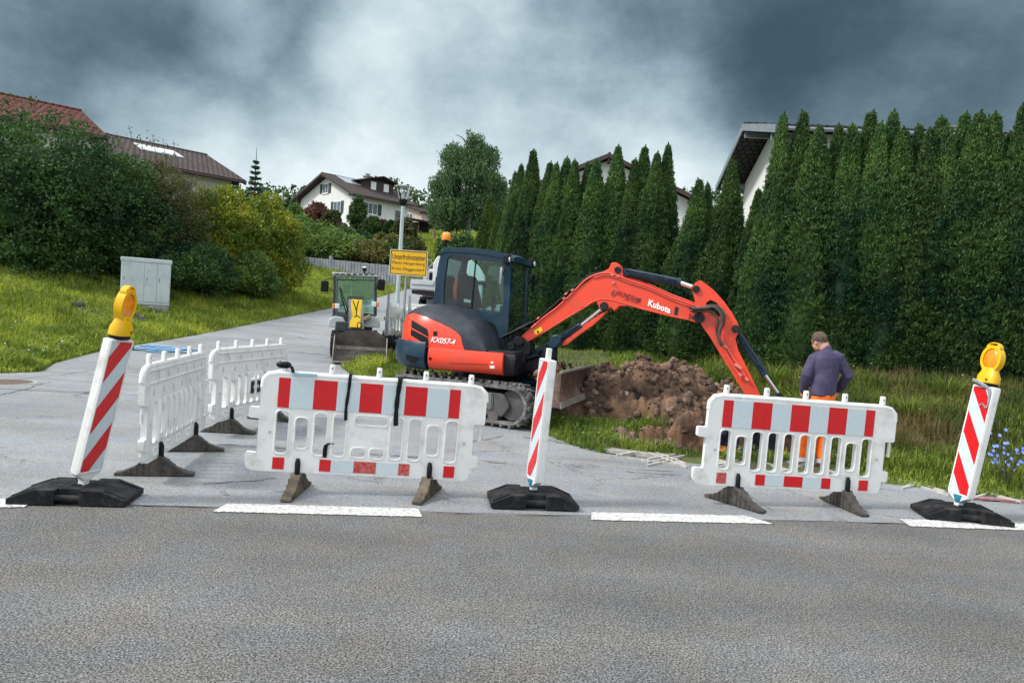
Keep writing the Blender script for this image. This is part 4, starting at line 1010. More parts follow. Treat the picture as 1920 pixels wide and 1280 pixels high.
def house(label, org, rz_, w, l, z0, ze, zr, mroof, mwall, wins=(), ovf=0.9, ovs=0.8, chim=None, mt=None, cat='house', name='gable_house', extra=None, wood=None):
    """local x across the gable (0..w), y along the ridge (0..l); the gable at y = 0 faces -y"""
    root = thing(name, label, cat, (org[0], org[1], z0), rz_)
    ze -= z0; zr -= z0; wood = wood or M_wooddk
    mb = MB(); hw = w / 2; slope = (zr - ze) / (hw + ovs)
    zw = ze + slope * ovs - 0.12; zt = zw + slope * hw
    mb.add([(0, 0, -1.5), (w, 0, -1.5), (w, 0, zw), (hw, 0, zt), (0, 0, zw), (0, l, -1.5), (w, l, -1.5), (w, l, zw), (hw, l, zt), (0, l, zw)],
           [(0, 1, 2, 3, 4), (9, 8, 7, 6, 5), (0, 4, 9, 5), (1, 6, 7, 2), (4, 3, 8, 9), (3, 2, 7, 8)])
    mb.build('wall', mwall, root, smooth=None)
    mb = MB(); t = 0.16
    for s in (-1, 1):
        xe, xr_ = hw + s * (hw + ovs), hw
        a, b = (xe, xr_)
        q = [(xe, -ovf, ze), (xr_, -ovf, zr), (xr_, l + ovf, zr), (xe, l + ovf, ze)]
        mb.add([Vector(p) for p in q] + [Vector(p) + Vector((0, 0, t)) for p in q], [(0, 1, 2, 3), (4, 7, 6, 5), (0, 4, 5, 1), (1, 5, 6, 2), (2, 6, 7, 3), (3, 7, 4, 0)])
    mb.cyl((hw, -ovf, zr + t - 0.02), (hw, l + ovf, zr + t - 0.02), 0.10, n=8)
    roof = mb.build('roof', mroof, root, smooth=None)
    mb = MB()       # barge boards along the verges, fascia and gutter along the eaves
    for s in (-1, 1):
        xe = hw + s * (hw + ovs)
        for yy in (-ovf - 0.03, l + ovf + 0.03):
            d = (Vector((hw, 0, zr)) - Vector((xe, 0, ze))); ang = math.atan2(d.z, d.x)
            mb.box(((xe + hw) / 2, yy, (ze + zr) / 2 + 0.02), (d.length + 0.05, 0.05, 0.26), Matrix.Rotation(-ang, 3, 'Y'))
        mb.cyl((xe + s * 0.05, -ovf, ze + 0.02), (xe + s * 0.05, l + ovf, ze + 0.02), 0.07, n=8)
    for fx, fz in ((0.0, 0), (0.5, 1), (1.0, 0)):
        zz = zw + (zt - zw) * fz - 0.16
        mb.box((w * fx, -ovf / 2 + 0.02, zz), (0.16, ovf - 0.08, 0.22))
    mb.build('barge_board', wood, root, smooth=None)
    for face, u, z, ww, hh, sh in wins:
        if z < 0: z = zw + z
        def P(uu, zz, dep):
            if face == 'g': return Vector((uu, -dep, zz))
            if face == 's1': return Vector((w + dep, uu, zz))
            return Vector((-dep, uu, zz))
        def bx(mb, u0, u1, z0_, z1_, d0, d1):
            a, b = P(u0, z0_, d0), P(u1, z1_, d1); c = (a + b) / 2; s = b - a
            mb.box(c, (abs(s.x), abs(s.y), abs(s.z)))
        mb = MB(); f = 0.07
        bx(mb, u - ww / 2, u + ww / 2, z - hh / 2, z - hh / 2 + f, -0.02, 0.05); bx(mb, u - ww / 2, u + ww / 2, z + hh / 2 - f, z + hh / 2, -0.02, 0.05)
        nb = max(2, int(round(ww / 0.75)) + 1)
        for k in range(nb):
            uu = u - ww / 2 + f / 2 + (ww - f) * k / (nb - 1); bx(mb, uu - f / 2, uu + f / 2, z - hh / 2 + f, z + hh / 2 - f, -0.02, 0.048)
        bx(mb, u - ww / 2 - 0.08, u + ww / 2 + 0.08, z - hh / 2 - 0.07, z - hh / 2, -0.02, 0.12)
        wf = mb.build('window', M_winf, root, smooth=None)
        mb = MB(); bx(mb, u - ww / 2 + 0.02, u + ww / 2 - 0.02, z - hh / 2 + 0.02, z + hh / 2 - 0.02, -0.015, 0.02); mb.build('pane', M_pane, wf, smooth=None)
        if sh:
            for s in (-1, 1):
                mb = MB(); uc = u + s * (ww / 2 + 0.30); bx(mb, uc - 0.26, uc + 0.26, z - hh / 2, z + hh / 2, 0.01, 0.06); mb.build('shutter', M_shut, wf, smooth=None)
    if chim:
        for (cx, cy, s, top) in chim:
            mb = MB(); zc = zr - abs(cx - hw) * slope; mb.box((cx, cy, zc + top / 2 - 0.2), (s, s, top + 0.4)); mb.box((cx, cy, zc + top + 0.05), (s + 0.25, s + 0.25, 0.09))
            mb.box((cx, cy, zc + top + 0.2), (s * 0.5, s * 0.5, 0.22)); mb.box((cx, cy, zc + top + 0.34), (s * 0.8, s * 0.8, 0.05))
            mb.build('chimney', mat('chimney_grey', (0.24, 0.24, 0.25), (0.32, 0.31, 0.30), 5, 0.8), roof, smooth=None)
    return root, roof, dict(hw=hw, slope=slope, ze=ze, zr=zr, ovf=ovf, ovs=ovs, zw=zw, t=t)
def xdir_of(y): return Vector((y.y, -y.x, 0))
# white house on the hill
Kc = ony(662, 365, 85); Lc = onz(545, 377, Kc.z); Rc = onz(776, 387, Kc.z)
xd = (Kc - Lc); w_ = xd.length; xd.normalize(); yd = Vector((-xd.y, xd.x, 0)); l_ = abs((Rc - Kc).dot(yd))
ap = ony(600, 326, (Kc.y + Lc.y) / 2)
ang = math.atan2(xd.y, xd.x); org = Lc + xd * 0.9 + yd * 0.9
z0 = groundz(*(Kc.xy)) - 0.3
r_, rf, D = house('white two storey house with green shutters and a brown roof on the hill', org, ang, w_ - 1.8, l_ - 1.2, z0, Kc.z, ap.z, M_tbrown, M_plaster,
      wins=[('g', 5.5, 5.55, 1.2, 1.15, 1), ('g', 8.2, 3.2, 1.5, 1.4, 1), ('s1', 2.2, 3.2, 2.0, 1.3, 1), ('s1', 6.2, 2.6, 1.0, 2.0, 0)], ovf=0.9, ovs=0.9, chim=[((w_ - 1.8) / 2 + 0.4, 5.4, 0.7, 0.9)])
# dormer on its right slope
hwc = (w_ - 1.8) / 2

mb = MB(); x0, x1, y0, y1 = hwc + 0.6, hwc + 3.4, 3.2, 7.2; zt = D['zr'] - 0.15; zb_ = D['zr'] - D['slope'] * 3.6
mb.add([(x0, y0, zb_ - 0.6), (x1, y0, zb_ - 0.6), (x1, y1, zb_ - 0.6), (x0, y1, zb_ - 0.6), (x0, y0, zt), (x1, y0, zt), (x1, y1, zt), (x0, y1, zt)], [(0, 3, 2, 1), (4, 5, 6, 7), (0, 1, 5, 4), (1, 2, 6, 5), (2, 3, 7, 6), (3, 0, 4, 7)])
dr = mb.build('dormer', M_wooddk, r_, smooth=None)
mb = MB(); ym = (y0 + y1) / 2
for s in (-1, 1):
    ye = ym + s * 2.7
    q = [(x0 - 1.4, ye, zt - 0.15), (x1 + 0.7, ye, zt - 0.15), (x1 + 0.7, ym, zt + 0.55), (x0 - 1.4, ym, zt + 0.55)]
    mb.add([Vector(p) for p in q] + [Vector(p) + Vector((0, 0, 0.12)) for p in q], [(0, 1, 2, 3), (7, 6, 5, 4), (0, 4, 5, 1), (1, 5, 6, 2), (2, 6, 7, 3), (3, 7, 4, 0)])
mb.add([(x1 + 0.1, y0, zt), (x1 + 0.1, y1, zt), (x1 + 0.1, ym, zt + 0.5)], [(0, 1, 2)])
mb.build('dormer_roof', M_tbrown, dr, smooth=None)
for yy in (ym - 1.0, ym + 0.9):
    mb = MB(); mb.box((x1 + 0.03, yy, zt - 0.62), (0.06, 0.75, 0.95)); mb.build('window', M_winf, dr, smooth=None)
mb = MB()
for k in range(3): 
    xx = hwc + 1.2 + k * 0; 
q = []
for (u, v) in ((0.35, 0.9), (0.35, 3.6), (2.7, 3.6), (2.7, 0.9)): q.append(Vector((hwc + u, v, D['zr'] - D['slope'] * u + D['t'] + 0.05)))
mb.add(q + [p + Vector((0, 0, 0.05)) for p in q], [(0, 3, 2, 1), (4, 5, 6, 7), (0, 1, 5, 4), (1, 2, 6, 5), (2, 3, 7, 6), (3, 0, 4, 7)])
mb.build('solar_panel', mat('solar_glass', (0.30, 0.34, 0.38), None, rough=0.1, spec=1.0), r_, smooth=None)
# gable house behind the hedge on the right
A = ony(1395, 232, 30); yd = Vector((1, -0.10, 0)).normalized(); xd = xdir_of(yd)
w_ = 9.4; org = A + yd * 1.1 - xd * w_ / 2
zf = A.z - 1.62
house('white gable house with grey overhanging roof behind the right hedge', org, math.atan2(xd.y, xd.x), w_, 15, groundz(org.x, org.y) - 0.4, zf, A.z - 0.16, M_tdark, M_plaster,
      wins=[('g', 2.0, 2.6, 1.6, 1.5, 0)], ovf=1.1, ovs=1.0, chim=[(w_ / 2 - 1.0, 7.4, 0.75, 0.5)], wood=M_woodgrey)
# houses at the upper left
P1 = ony(148, 207, 38); P0 = onz(-60, 163, P1.z); yd = (P0 - P1).normalized(); xd = xdir_of(yd); w_ = 7.6
org = P1 + yd * 0.4 - xd * w_ / 2
house('house with red tiled roof at the upper left edge', org, math.atan2(xd.y, xd.x), w_, 12, groundz(org.x, org.y) - 0.4, P1.z - 1.95, P1.z - 0.16, M_tred, M_plasterb, wins=[('s0', 0.9, -0.95, 1.3, 1.1, 0), ('s0', 5.6, -0.95, 1.4, 1.1, 0)], ovf=0.5, ovs=0.6)
P1 = ony(385, 290, 48); P0 = onz(180, 248, P1.z); yd = (P0 - P1).normalized(); xd = xdir_of(yd); w_ = 9.0
org = P1 + yd * 0.4 - xd * w_ / 2
r_, rf, D = house('house with a long brown roof and a bright skylight behind the bushes', org, math.atan2(xd.y, xd.x), w_, (P0 - P1).length + 2, groundz(org.x, org.y) - 0.4, P1.z - 2.15, P1.z - 0.16, M_tbrown, M_plasterb, wins=[('s0', 3.0, -1.0, 1.4, 1.2, 0)], ovf=0.5, ovs=0.7)
mb = MB(); q = []
for (u, v) in ((1.2, 1.9), (2.4, 1.8), (2.4, 4.2), (1.2, 4.2)): q.append(Vector((w_ / 2 - u, v + 0.2, D['zr'] - D['slope'] * u + D['t'] + 0.03)))
mb.add(q + [p + Vector((0, 0, 0.06)) for p in q], [(0, 3, 2, 1), (4, 5, 6, 7), (0, 1, 5, 4), (1, 2, 6, 5), (2, 3, 7, 6), (3, 0, 4, 7)])
mb.build('skylight', mat('sunlit_roof_glass', (0.75, 0.78, 0.80), None, rough=0.08, spec=1.0), r_, smooth=None)  # pale base colour paints the sunlight caught by the glass
# house seen through the hedge tips
A = ony(1143, 287, 48); yd = Vector((0.12, 1, 0)).normalized(); xd = xdir_of(yd); w_ = 10.5; org = A + yd * 0.8 - xd * w_ / 2
house('house gable with dark brown roof showing between the thuja tips', org, math.atan2(xd.y, xd.x), w_, 12, groundz(org.x, org.y) - 0.4, A.z - 2.9, A.z - 0.16, M_tbrown, M_plaster, wins=[('g', 8.4, 6.2, 1.6, 1.3, 0)], ovf=0.8, ovs=0.9)
# small pink house and the carport far up the lane
A = ony(792, 383, 112); yd = Vector((0.5, 1, 0)).normalized(); xd = xdir_of(yd); w_ = 7; org = A - xd * w_
house('small pinkish house with a brown roof at the end of the lane', org, math.atan2(xd.y, xd.x), w_, 8, ony(792, 432, 112).z, ony(790, 398, 112).z, A.z, M_tbrown, mat('pink_plaster', (0.58, 0.44, 0.38), None, rough=0.85), wins=[('g', 2.0, 2.0, 1.0, 1.0, 0), ('g', 4.8, 2.0, 1.2, 1.0, 0)], ovf=0.6, ovs=0.6)
cp = ony(778, 446, 84); root = thing('carport', 'dark wooden carport right of the white house', 'carport', (cp.x, cp.y, groundz(cp.x, cp.y)), rad(-20))
hh = cp.z - root.location.z + 1.9
mb = MB()
for sx in (-1, 1):
    for sy in (-1, 1): mb.box((sx * 1.0, sy * 1.2, hh / 2 - 0.2), (0.12, 0.12, hh + 0.4))
mb.box((0, 1.2, hh / 2), (2.1, 0.06, hh)); mb.box((-1.0, 0, hh / 2), (0.06, 2.4, hh)); mb.build('frame', M_wooddk, root, smooth=None)
mb = MB(); mb.box((0, 0, hh + 0.08), (3.2, 3.2, 0.14), Matrix.Rotation(rad(8), 3, 'Y')); mb.build('roof', M_tdark, root, smooth=None)
# palisade wall
root = thing('palisade_wall', 'grey wall of upright concrete palisades on the grass slope', 'retaining wall', (-10, 48.6, 3.5))
mb = MB(); rg = random.Random(3)
a = ony(512, 476, 49.5); b = ony(742, 499, 46.6)
for i in range(44):
    t = i / 43; p = a.lerp(b, t); up = 0.22 if i in (7, 21) else 0.0
    z = p.z + rg.uniform(-0.02, 0.02) + up
    mb.box((p.x + 10, p.y - 48.6, z - 3.5 - 0.75), ((b - a).length / 43 - 0.018, 0.20 + rg.uniform(0, 0.04), 1.5), rotz(math.atan2(b.y - a.y, b.x - a.x)))
mb.build('palisades', mat('palisade_concrete', (0.17, 0.19, 0.215), (0.28, 0.30, 0.33), 3, 0.85, bump=0.3, bscale=20), root, smooth=None, bevel=0.02)
# utility pole
pp = ony(818, 372, 78); g = groundz(pp.x, 78); root = thing('utility_pole', 'thin wooden utility pole left of the dark round tree', 'utility pole', (pp.x, 78, g))
mb = MB(); mb.cyl((0, 0, -0.5), (0, 0, pp.z - g), 0.14, 0.10, 10); mb.build('pole', mat('pole_wood', (0.16, 0.13, 0.10), (0.24, 0.20, 0.16), 5, 0.85), root)
mb = MB(); mb.box((0, 0, pp.z - g - 0.25), (0.7, 0.08, 0.08)); mb.cyl((-0.3, 0, pp.z - g - 0.2), (-0.3, 0, pp.z - g), 0.05, n=8); mb.cyl((0.3, 0, pp.z - g - 0.2), (0.3, 0, pp.z - g), 0.05, n=8); mb.build('crossarm', M_wooddk, root)

# ---------------------------------------------------------------- plastic barriers
def slot(cx, w, z0, z1, r=0.04): return rpoly([(cx - w / 2, z0), (cx + w / 2, z0), (cx + w / 2, z1), (cx - w / 2, z1)], r, 5)
OUT = rpoly([(-0.99, 0.0, 0.10), (0.89, 0.0, 0.14), (0.90, 0.115, 0.01), (0.965, 0.12, 0.015), (0.965, 0.215, 0.015), (0.905, 0.22, 0.01), (0.905, 0.50, 0.01), (1.0, 0.50, 0.02), (1.0, 0.83, 0.13),
             (-0.90, 0.83, 0.13), (-0.905, 0.535, 0.01), (-0.99, 0.535, 0.018), (-0.99, 0.445, 0.018), (-0.905, 0.44, 0.01), (-0.905, 0.15, 0.02), (-1.0, 0.16, 0.03)], 0.02, 5)
XL = [-0.715, -0.40, -0.24, 0.24, 0.40, 0.715]; XS = [-0.555, 0.555]
def holes_of(centre):
    h = [slot(x, 0.10, 0.155, 0.515) for x in XL] + [slot(x, 0.10, 0.205, 0.465) for x in XS]
    if centre: h += [slot(0.02, 0.27, 0.435, 0.515, 0.035), slot(-0.07, 0.115, 0.155, 0.235, 0.035), slot(0.085, 0.115, 0.155, 0.235, 0.035)]
    else: h += [slot(x, 0.10, 0.155, 0.515) for x in (-0.08, 0.08)]
    return h
STUDS = [-0.74, -0.34, 0.055, 0.455, 0.85]
def make_barrier(label, centre=True, striped=True, loc=(0, 0, 0), rz=0, tilt=0.0, group=None, feet=(0.0, 0.0), footmat=None, backside=False):
    root = thing('plastic_barrier', label, 'barrier', loc, rz, group)
    Z0 = 0.165
    M = Matrix.Translation((0, 0, Z0)) @ Matrix.Rotation(tilt, 4, 'Y') @ UPR
    panel = plate('panel', OUT, holes_of(centre), 0.05, M_white, root, M, bevel=0.008)
    def L(p): return (Matrix.Translation((0, 0, Z0)) @ Matrix.Rotation(tilt, 4, 'Y')) @ Vector(p)
    # rims round the slots and a thickened top edge stand proud of the panel
    mb = MB()
    for sy in (-1, 1):
        for h in holes_of(centre):
            P = [(x * 1.0, z) for x, z in h]; cx = sum(p[0] for p in P) / len(P); cz = sum(p[1] for p in P) / len(P)
            hw_, hh_ = max(abs(p[0] - cx) for p in P), max(abs(p[1] - cz) for p in P)
            ring = []
            n = len(P)
            rings = []
            for (ex, dep) in ((0.001, 0.020), (0.003, 0.0285), (0.011, 0.0285), (0.017, 0.020)):
                rings.append([L((cx + (x - cx) * (1 + ex / hw_), sy * dep, cz + (z - cz) * (1 + ex / hh_))) for x, z in P])
            mb.rings(rings, cap=False)
    mb.build('slot_rims', M_white, panel, smooth=60)
    mb = MB(); mb.tube([L((-0.89, 0, 0.70)), L((-0.885, 0, 0.77)), L((-0.85, 0, 0.812)), L((-0.78, 0, 0.828)), L((0.86, 0, 0.828)), L((0.94, 0, 0.812)), L((0.985, 0, 0.77)), L((0.993, 0, 0.70))], 0.0275, 10)
    mb.build('top_rail', M_white, panel, smooth=60)
    for x in STUDS:
        mb = MB()
        rr = []
        for z, r in ((0.82, 0.032), (0.845, 0.024), (0.925, 0.022), (0.932, 0.018)):
            rr.append([L((x + r * cx_, r * 0.8 * cy_, z)) for cx_, cy_ in ((-1, -0.7), (-0.7, -1), (0.7, -1), (1, -0.7), (1, 0.7), (0.7, 1), (-0.7, 1), (-1, 0.7))])
        mb.rings(rr); st = mb.build('stud', M_white, panel, smooth=50)
        mb = MB(); mb.cyl(L((x, -0.0195, 0.90)), L((x, -0.0175, 0.90)), 0.007, n=8); mb.cyl(L((x, 0.0195, 0.90)), L((x, 0.0175, 0.90)), 0.007, n=8); mb.build('stud_hole', M_black, st)
    for a_, b_ in ((0.51, 0.355), (0.13, 0.075)):
        mb = MB(); mb.cyl(L((0.965 if a_ > 0.3 else 0.945, 0, a_)), L((0.965 if a_ > 0.3 else 0.945, 0, b_)), 0.015, n=8); mb.build('hinge_pin', M_white, panel)
    for x in (-0.81, 0.83):
        mb = MB(); mb.cyl(L((x, -0.027, 0.33)), L((x, 0.027, 0.33)), 0.014, n=12); mb.build('plug', mat('grey_plug', (0.45, 0.45, 0.44), None), panel)
    if striped:
        y = -0.0285
        def sheet(name, x0, x1, z0, z1, m):
            mb = MB(); mb.box(L(((x0 + x1) / 2, y, (z0 + z1) / 2)), (x1 - x0, 0.003, z1 - z0), Matrix.Rotation(tilt, 3, 'Y')); return mb.build(name, m, panel, smooth=None)
        xs_ = [-0.765, -0.67, -0.477, -0.284, -0.093, 0.097, 0.288, 0.478, 0.67, 0.765]
        for i in range(9): sheet('red_stripe' if i % 2 == 0 else 'grey_stripe', xs_[i], xs_[i + 1], 0.545, 0.795, M_refr if i % 2 == 0 else M_refw)
        for k, (x0, x1) in enumerate(((-0.77, -0.675), (-0.385, -0.29), (-0.10, 0.09), (0.28, 0.375), (0.67, 0.765))): sheet('red_stripe', x0, x1, 0.022, 0.122, M_refr_old if (k in (2, 3) and centre) or (k == 0 and not centre) else M_refr)
        for x0, x1 in ((-0.29, -0.10), (0.09, 0.28)): sheet('grey_stripe', x0, x1, 0.022, 0.122, M_refw)
    else:
        y = -0.0285
    if centre and not striped:      # name plate on the back
        pass
    if backside:
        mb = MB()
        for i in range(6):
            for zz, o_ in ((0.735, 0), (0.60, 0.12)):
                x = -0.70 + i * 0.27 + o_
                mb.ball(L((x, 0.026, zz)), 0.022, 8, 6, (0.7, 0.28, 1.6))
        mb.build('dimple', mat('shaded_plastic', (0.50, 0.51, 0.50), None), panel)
        mb = MB()
        for i in range(5):
            x = -0.66 + i * 0.33; mb.tube([L((x - 0.055, 0.026, 0.04)), L((x + 0.055, 0.026, 0.04)), L((x + 0.055, 0.026, 0.105)), L((x - 0.055, 0.026, 0.105)), L((x - 0.055, 0.026, 0.04))], 0.008, 6)
        for zz in (0.79, 0.68): mb.tube([L((-0.80, 0.026, zz)), L((0.9, 0.026, zz))], 0.009, 6)
        for x in (-0.64, -0.48, -0.32, -0.16, 0.0, 0.16, 0.32, 0.48, 0.64):
            mb.tube([L((x, 0.026, 0.16)), L((x, 0.034, 0.22)), L((x, 0.034, 0.46)), L((x, 0.026, 0.52))], 0.024, 8)
        mb.build('ribs', M_white, panel, smooth=60)
    for k, x in enumerate((-0.56, 0.55)):
        foot(root, x, feet[k], footmat or M_rubber_grey, Z0)
    return root, L, panel
FPROF = [(-0.325, 0.0), (-0.325, 0.022), (-0.26, 0.035), (-0.17, 0.075), (-0.10, 0.135), (-0.045, 0.172), (0.045, 0.172), (0.10, 0.135), (0.17, 0.075), (0.26, 0.035), (0.325, 0.022), (0.325, 0.0)]
def foot(root, x, a, m, Z0):
    """stepped rubber foot under the panel, turned by a, with the strap that clamps it through the slot"""
    me = plate_mesh([(p[0], p[1]) for p in FPROF], [], 0.085)
    me.transform(Matrix.Translation((x, 0, 0.002)) @ Matrix.Rotation(a, 4, 'Z') @ Matrix.Rotation(PI / 2, 4, 'Z') @ UPR)
    mb = MB(); mb.add([v.co.copy() for v in me.vertices], [tuple(p.vertices) for p in me.polygons]); R = Matrix.Rotation(a, 3, 'Z')
    for i in range(-5, 6):
        u = i * 0.05
        if abs(u) < 0.02: continue
        h = float(np.interp(abs(u), [0.045, 0.10, 0.17, 0.26, 0.36], [0.172, 0.135, 0.075, 0.035, 0.022]))
        for s in (-1, 1): mb.box(Vector((x, 0, h / 2 + 0.004)) + R @ Vector((s * 0.045, u, 0)), (0.008, 0.014, h), R)
    f = mb.build('foot', m, root, smooth=35, bevel=0.004)
    mb = MB(); mb.box((x, 0, Z0 - 0.015), (0.04, 0.075, 0.03))
    for s in (-1, 1): mb.tube([(x, s * 0.040, Z0 - 0.02), (x, s * 0.043, Z0 + 0.02), (x, s * 0.043, Z0 + 0.10), (x, s * 0.034, Z0 + 0.135)], [0.016, 0.023, 0.023, 0.014], 8)
    mb.build('clamp_strap', M_black, f, smooth=60)
def ribbon(root, name, pts, w, m, thick=0.004, dirs=None):
    mb = MB(); rings = []
    P = catmull([Vector(p) for p in pts], 5)
    for i, p in enumerate(P):
        ww = w * (0.8 + 0.35 * float(vnoise(i * 0.6, len(P)))); r = []
        for sx, sy in ((-1, -1), (1, -1), (1, 1), (-1, 1)): r.append(p + Vector((sx * ww / 2, sy * thick, 0.25 * sx * ww * (float(vnoise(i * 0.4, 3.3)) - 0.5))))
        rings.append(r)
    mb.rings(rings); return mb.build(name, m, root, smooth=60)
yawL = math.atan2(0.31, 1.84)
b1, L1, pn = make_barrier('striped barrier with two black straps hanging down, left of the centre beacon', True, True, (-1.19, 6.38, 0), yawL, 0.022, feet=(-0.16, -0.34), footmat=M_rubber_mud)
ribbon(b1, 'hanging_strap', [L1((-0.185, 0.03, 0.79)), L1((-0.185, 0.0, 0.868)), L1((-0.185, -0.052, 0.85)), L1((-0.19, -0.045, 0.72)), L1((-0.20, -0.04, 0.58)), L1((-0.195, -0.045, 0.47))], 0.026, M_tape)
ribbon(b1, 'hanging_strap', [L1((0.235, 0.03, 0.79)), L1((0.235, 0.0, 0.868)), L1((0.235, -0.052, 0.85)), L1((0.225, -0.045, 0.72)), L1((0.222, -0.04, 0.58)), L1((0.228, -0.045, 0.45))], 0.038, M_tape)
ribbon(b1, 'torn_tape', [L1((-0.345, -0.045, 0.145)), L1((-0.345, -0.05, 0.22)), L1((-0.335, -0.055, 0.255)), L1((-0.30, -0.045, 0.27)), L1((-0.285, -0.045, 0.262))], 0.034, M_tape)
mb = MB(); mb.ball(L1((-0.74, 0.0, 0.90)), 0.045, 10, 7, (1.4, 0.8, 0.75)); mb.tube([L1((-0.70, -0.01, 0.90)), L1((-0.67, -0.03, 0.885)), L1((-0.655, -0.035, 0.845))], 0.014, 6); mb.build('knotted_strap', M_tape, b1, smooth=60)
mb = MB(); mb.box(L1((-0.56, -0.036, 0.835)), (0.20, 0.012, 0.02)); mb.build('blue_tape', mat('pale_blue_tape', (0.25, 0.50, 0.60), None, rough=0.4), b1)
b2, L2, pn = make_barrier('striped barrier in front of the worker, between the centre and the right beacon', False, True, (2.72, 6.99, 0), math.atan2(0.3, 1.9), 0.02, feet=(rad(26), rad(2)))
M_wire = mat('grey_wire', (0.13, 0.13, 0.14), None, rough=0.5)
mb = MB(); mb.tube([L2((-0.53, -0.05, 0.0)), (-0.44, -0.12, 0.10), (-0.37, -0.2, 0.05), (-0.28, -0.22, 0.008)], 0.003, 5, 5); mb.build('loose_wire', M_wire, b2)
# two white barriers seen from behind, closing the side road
def backb(label, near, far, tilt, feet, plate_=None):
    d = (far - near); a = math.atan2(d.y, d.x)
    c = (near + far) / 2
    return make_barrier(label, plate_, False, (c.x, c.y, 0), a + PI, tilt, feet=feet, footmat=M_rubber_grey, backside=True)
b3, L3, p3 = backb('plain white barrier standing end on, nearest to the left beacon', Vector((-3.02, 6.14, 0)), Vector((-3.30, 8.08, 0)), -0.0, (0.2, 0.1), False)
b4, L4, p4 = backb('plain white barrier with a small black name plate, behind the end on one', Vector((-3.36, 8.38, 0)), Vector((-3.08, 10.33, 0)), -0.0, (0.0, 0.2), True)
mb = MB(); mb.box(L4((-0.02, 0.032, 0.335)), (0.25, 0.012, 0.15)); npl = mb.build('name_plate', mat('plate_black', (0.008, 0.009, 0.014), None, rough=0.3), p4, bevel=0.006)
me = text_mesh('PROFIL', 0.062, 0.001, 0.3, 0.80); me.transform(Matrix.Translation(L4((-0.02, 0.040, 0.335))) @ Matrix.Rotation(PI, 4, 'Z') @ UPR); finish('lettering', me, M_wht, npl, smooth=None)

# ---------------------------------------------------------------- beacons
def beacon_base(label, loc, rz, length=0.84):
    root = thing('rubber_base', label, 'beacon base', (loc[0], loc[1], 0.001), rz)
    h, hy = 0.118, 0.21; hl = length / 2
    prof = [(-hl, 0), (-hl, 0.048), (-hl * 0.55, h), (hl * 0.55, h), (hl, 0.048), (hl, 0)]
    mb = MB()
    # body: ends and middle, with a notch and grip in the middle of both long sides
    nw = 0.085
    mb.prism([(-hl, 0.008), (-hl, 0.048), (-hl * 0.55, h), (-nw, h), (-nw, 0.008)], lambda u, v, w: Vector((u, w, v)), -hy, hy)
    mb.prism([(nw, 0.008), (nw, h), (hl * 0.55, h), (hl, 0.048), (hl, 0.008)], lambda u, v, w: Vector((u, w, v)), -hy, hy)
    mb.box((0, 0, h / 2 + 0.004), (nw * 2 - 0.004, hy * 2 - 0.13, h - 0.008))
    mb0 = mb
    mb = mb0
    for s in (-1, 1):
        for yy in (-0.155, 0.155):
            mb.box((s * hl * 0.775, yy, 0.086), (hl * 0.40, 0.018, 0.012), Matrix.Rotation(s * math.atan2(h - 0.048, hl * 0.45), 3, 'Y'))
        for i in range(4): mb.box((s * (hl * 0.62 + i * 0.028), 0, h - 0.012 - (0.012 + i * 0.028) * 0.37), (0.006, 0.17, 0.006), Matrix.Rotation(s * 0.36, 3, 'Y'))
    body = mb.build('body', M_rubber, root, smooth=None, bevel=0.004)
    for s in (-1, 1): mb = MB(); mb.cyl((-nw, s * (hy - 0.03), 0.055), (nw, s * (hy - 0.03), 0.055), 0.026, n=12); mb.build('grip', M_rubber, body)
    mb = MB()
    for x, y, a, b in ((-0.17, 0.05, 0.05, 0.022), (-0.17, -0.02, 0.05, 0.022), (-0.10, 0.02, 0.05, 0.03), (0.11, 0.01, 0.065, 0.035), (0.06, 0.10, 0.03, 0.02), (0.16, 0.11, 0.03, 0.02), (-0.05, -0.12, 0.05, 0.02)):
        mb.box((x, y, h - 0.004), (a, b, 0.012))
    mb.build('slot', mat('slot_black', (0.003, 0.003, 0.003), None, rough=0.9), body, smooth=None)
    for k in range(5):
        pass
    mb = MB(); mb.box((0, 0, h + 0.0), (0.075, 0.075, 0.012)); mb.build('socket', M_rubber, body, smooth=None, bevel=0.003)
    return root
